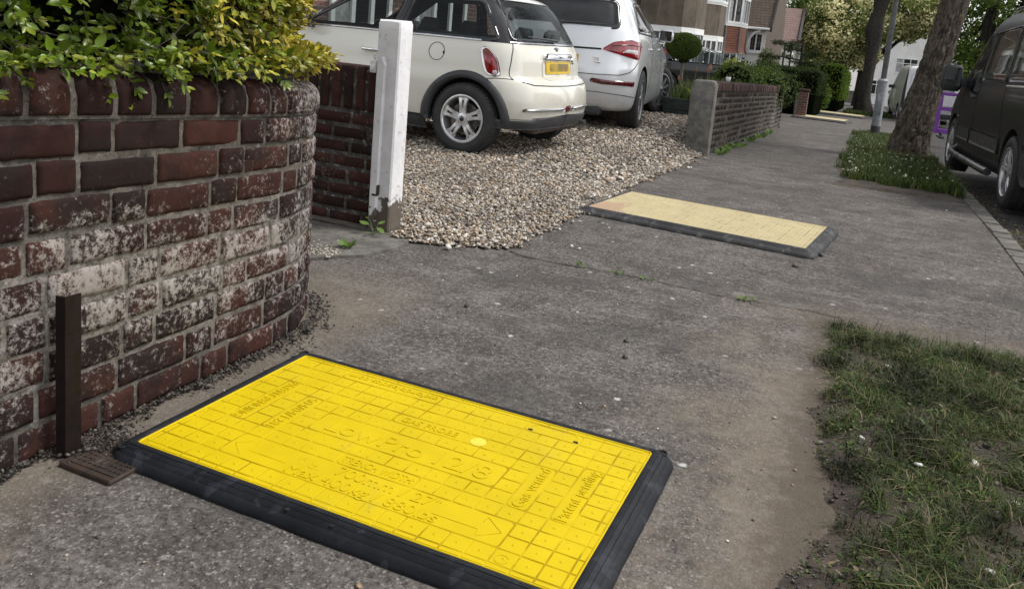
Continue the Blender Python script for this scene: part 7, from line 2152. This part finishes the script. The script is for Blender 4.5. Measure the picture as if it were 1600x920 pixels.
def simple_car(name, loc, rz, B, paint, label, group=None, scale=1.0, belt=.92, roofz=1.42, wins=(), rear=None, wb=2.5, wr=.30, cat='car', rails=True):
    t = empty(name, loc, rz, label, cat, group); t.scale = (scale,) * 3
    zt = B.zt
    V, F, n_ = B.shell([.2 + (belt - .2) * k / 12 for k in range(13)], True)
    ob = new_mesh('body', V, F, [paint, MAT_UNDER], t, True); weld(ob)
    cut_arches(ob, [(0, wr), (wb, wr)], wr + .05, B.fw(.5), .28)
    for p in ob.data.polygons:
        p.use_smooth = True
        if p.normal.z > .95 and p.center.z > belt - .02: p.material_index = 1
    try: ob.data.set_sharp_from_angle(angle=R(38))
    except Exception: pass
    V, F, n_ = B.shell([roofz + (zt - roofz) * k / 6 for k in range(7)], True, False)
    new_mesh('roof', V, F, paint, t, True)
    polys = [('side', sg, w) for sg in (1, -1) for w in wins]
    if rear: polys.append(('rear', 1, rear))
    V, F = greenhouse(B, belt, roofz, 12, polys + [('front', 1, [(-.6, belt + .04), (.6, belt + .04), (.5, roofz - .04), (-.5, roofz - .04)])])
    new_mesh('pillars', V, F, paint, t, True)
    for sg in (1, -1):
        for w in wins:
            mb = MB(); patch(mb, lambda u, z: B.side(u, z, sg), w, .003, .004, 8, 8); mb.build('side_window', MAT_GLASS, t, True)
        for y in (0, wb): wheel(t, (sg * (B.fw(.5) - .12), y, wr), wr, .18, wr * .66, 'five', 0, sg)
        mb = MB(); p = B.side(wb - .75, belt + .06, sg); mb.box(p.x - .02 if sg > 0 else p.x - .2, p.x + .2 if sg > 0 else p.x + .02, wb - .8, wb - .66, belt, belt + .14, .03); mb.build('wing_mirror', MAT_BLKPL, t, True, sharp=40)
    if rear:
        mb = MB(); patch(mb, lambda u, z: B.rear(u, z), rear, .003, .004, 8, 10); mb.build('rear_window', MAT_GLASSD, t, True)
    return t
BH = Body([.2, .3, .5, .7, .85, .92, 1.0, 1.15, 1.3, 1.42, 1.47, 1.50], [-.6, -.72, -.78, -.76, -.74, -.70, -.64, -.52, -.40, -.26, -.1, .2], [3.1, 3.25, 3.3, 3.26, 3.1, 2.75, 2.45, 2.05, 1.6, 1.15, .9, .6],
          [.78, .82, .85, .86, .85, .84, .80, .73, .66, .58, .5, .36], [.24] * 12, bow=.1, tap=.06); BH.zt = 1.50
MAT_BLKCAR = carpaint('black_car_paint', (.016, .017, .019), .1, .25, .2, .5)
hw = [rpoly([(2.05, .98), (1.45, 1.38), (.98, 1.40), (.98, .97)], .05), rpoly([(.88, .97), (.88, 1.40), (.25, 1.38), (-.05, .98)], .05)]
mb = MB(); mb.box(-9.5, -3.3, 25.6, 28.6, -1.2, -.405); structure(mb.build('driveway', MAT_CONC))
tc = simple_car('parked_car', (-6.0, 27.0, -.40), R(-84), BH, MAT_BLKCAR, 'small black hatchback with a silver roof edge parked in front of the brown house', wins=hw, rear=rpoly([(-.5, 1.0), (.5, 1.0), (.42, 1.36), (-.42, 1.36)], .05), wb=2.5)
for Pf in (lambda a, z: BH.per(a, z, -1), lambda a, z: BH.per(a, z, 1)):
    mb = MB(); patch(mb, Pf, rpoly([(.62, .95), (.95, .95), (.9, 1.30), (.66, 1.30)], .04), .01, .012, 8, 6, .005); mb.build('tail_light', MAT_LAMP, tc, True)
mb = MB(); patch(mb, lambda u, z: BH.rear(u, z), [(-.5, 1.40), (.5, 1.40), (.45, 1.46), (-.45, 1.46)], .05, .06, 3, 8); mb.build('red_spoiler', MAT_LAMP, tc, True)
mb = MB()
for sg in (1, -1): strip(mb, lambda u, z: BH.side(u, z, sg), [(2.55, .96), (1.9, 1.22), (1.5, 1.40), (1.1, 1.445), (.4, 1.455), (.0, 1.43)], .035, .01)
mb.build('silver_roof_edge', MAT_CHROME, tc, True)

# white panel van facing away further down
MAT_WVAN = carpaint('white_van_paint', (.70, .71, .72), .05, .3)
BV = Body([.25, .4, .6, .9, 1.1, 1.25, 1.5, 1.8, 2.0, 2.15, 2.22], [-.85, -.92, -.95, -.95, -.95, -.94, -.92, -.89, -.86, -.8, -.55], [4.1, 4.2, 4.2, 4.1, 3.8, 3.5, 3.1, 2.7, 2.4, 2.1, 1.8], [.88, .93, .95, .95, .945, .935, .91, .87, .84, .78, .6], [.14] * 11, bow=.04, tap=.02); BV.zt = 2.22
tv = simple_car('van', (1.92, 37.6, fall(37.5) - .02), R(5), BV, MAT_WVAN, 'white panel van with blank rear doors parked beyond the leaning tree', belt=1.2, roofz=2.02, wins=[rpoly([(3.2, 1.24), (2.6, 1.75), (2.1, 1.78), (2.1, 1.24)], .05)], wb=3.2, wr=.33, cat='van')
mb = MB()
for sg in (-1, 1): strip(mb, lambda u, z: BV.rear(u, z), rpoly([(sg * .12, .75), (sg * .12, 1.9), (sg * .70, 1.9), (sg * .70, .75)], .08), .018, .004, True, 2)
mb.build('door_panels', simple('panel_shade', (.45, .46, .47), (.4, .41, .42), 5, .4), tv)
mb = MB(); strip(mb, lambda u, z: BV.rear(u, z), [(0, .45), (0, 2.0)], .015, .003); mb.build('door_gap', MAT_GAP, tv)
for sg in (-1, 1):
    mb = MB(); patch(mb, lambda a, z, sg=sg: BV.per(a, z, sg), rpoly([(.84, .55), (.99, .55), (.99, 2.05), (.84, 2.05)], .03), .006, .01, 10, 4); mb.build('black_corner_trim', MAT_BLKPL, tv, True)
mb = MB(); mb.box(-.9, .9, -1.02, -.8, .28, .46, .03); mb.build('bumper', MAT_BLKPL, tv)
B4 = BH
simple_car('parked_car', (1.95, 45.5, fall(45.5) - .05), R(4), BH, MAT_BLKCAR, 'black car with a pale boot parked in front of the white panel van', wins=hw, rear=rpoly([(-.55, 1.0), (.55, 1.0), (.48, 1.38), (-.48, 1.38)], .05), wb=2.5, scale=1.1)

# brick gate pillar and rendered garden wall
t = empty('gate_pillar', (-1.86, 26.45, fall(26.4)), 0, 'short red brick gate pillar beside the far trench covers', 'pillar')
mb = MB(); mb.box(-.13, .13, -.13, .13, -.2, .78); mb.build('shaft', MAT_HBRICK, t)
mb = MB(); mb.box(-.155, .155, -.155, .155, .78, .86, .02); mb.build('cap', MAT_CAP, t)
t = empty('garden_wall', (-1.95, 33, fall(33)), 0, 'grey rendered garden wall under the dark clipped hedge', 'wall')
mb = MB()
for k in range(8):
    a, b_ = 28.6 + k * 2, 28.6 + k * 2 + 2; fa, fb = fall(a), fall(b_); x0, x1 = -2.25, -1.9
    mb.add([(x0, a, fa - .3), (x1, a, fa - .3), (x1, b_, fb - .3), (x0, b_, fb - .3), (x0, a, fa + .72), (x1, a, fa + .72), (x1, b_, fb + .72), (x0, b_, fb + .72)], [(4, 5, 6, 7), (0, 1, 5, 4), (1, 2, 6, 5), (2, 3, 7, 6), (3, 0, 4, 7)])
reparent(mb.build('rendered_face', MAT_REND), t)
t = empty('telegraph_post', (-.55, 47, fall(47)), 0, 'pale grey wooden post beside the dark street tree', 'post')
mb = MB(); mb.tube([(0, 0, -.2), (.12, 0, 1.6), (.25, 0, 3.0)], [.13, .12, .11], 10); mb.build('pole', simple('weathered_pole', (.34, .31, .30), (.25, .23, .22), 8, .9), t, True)
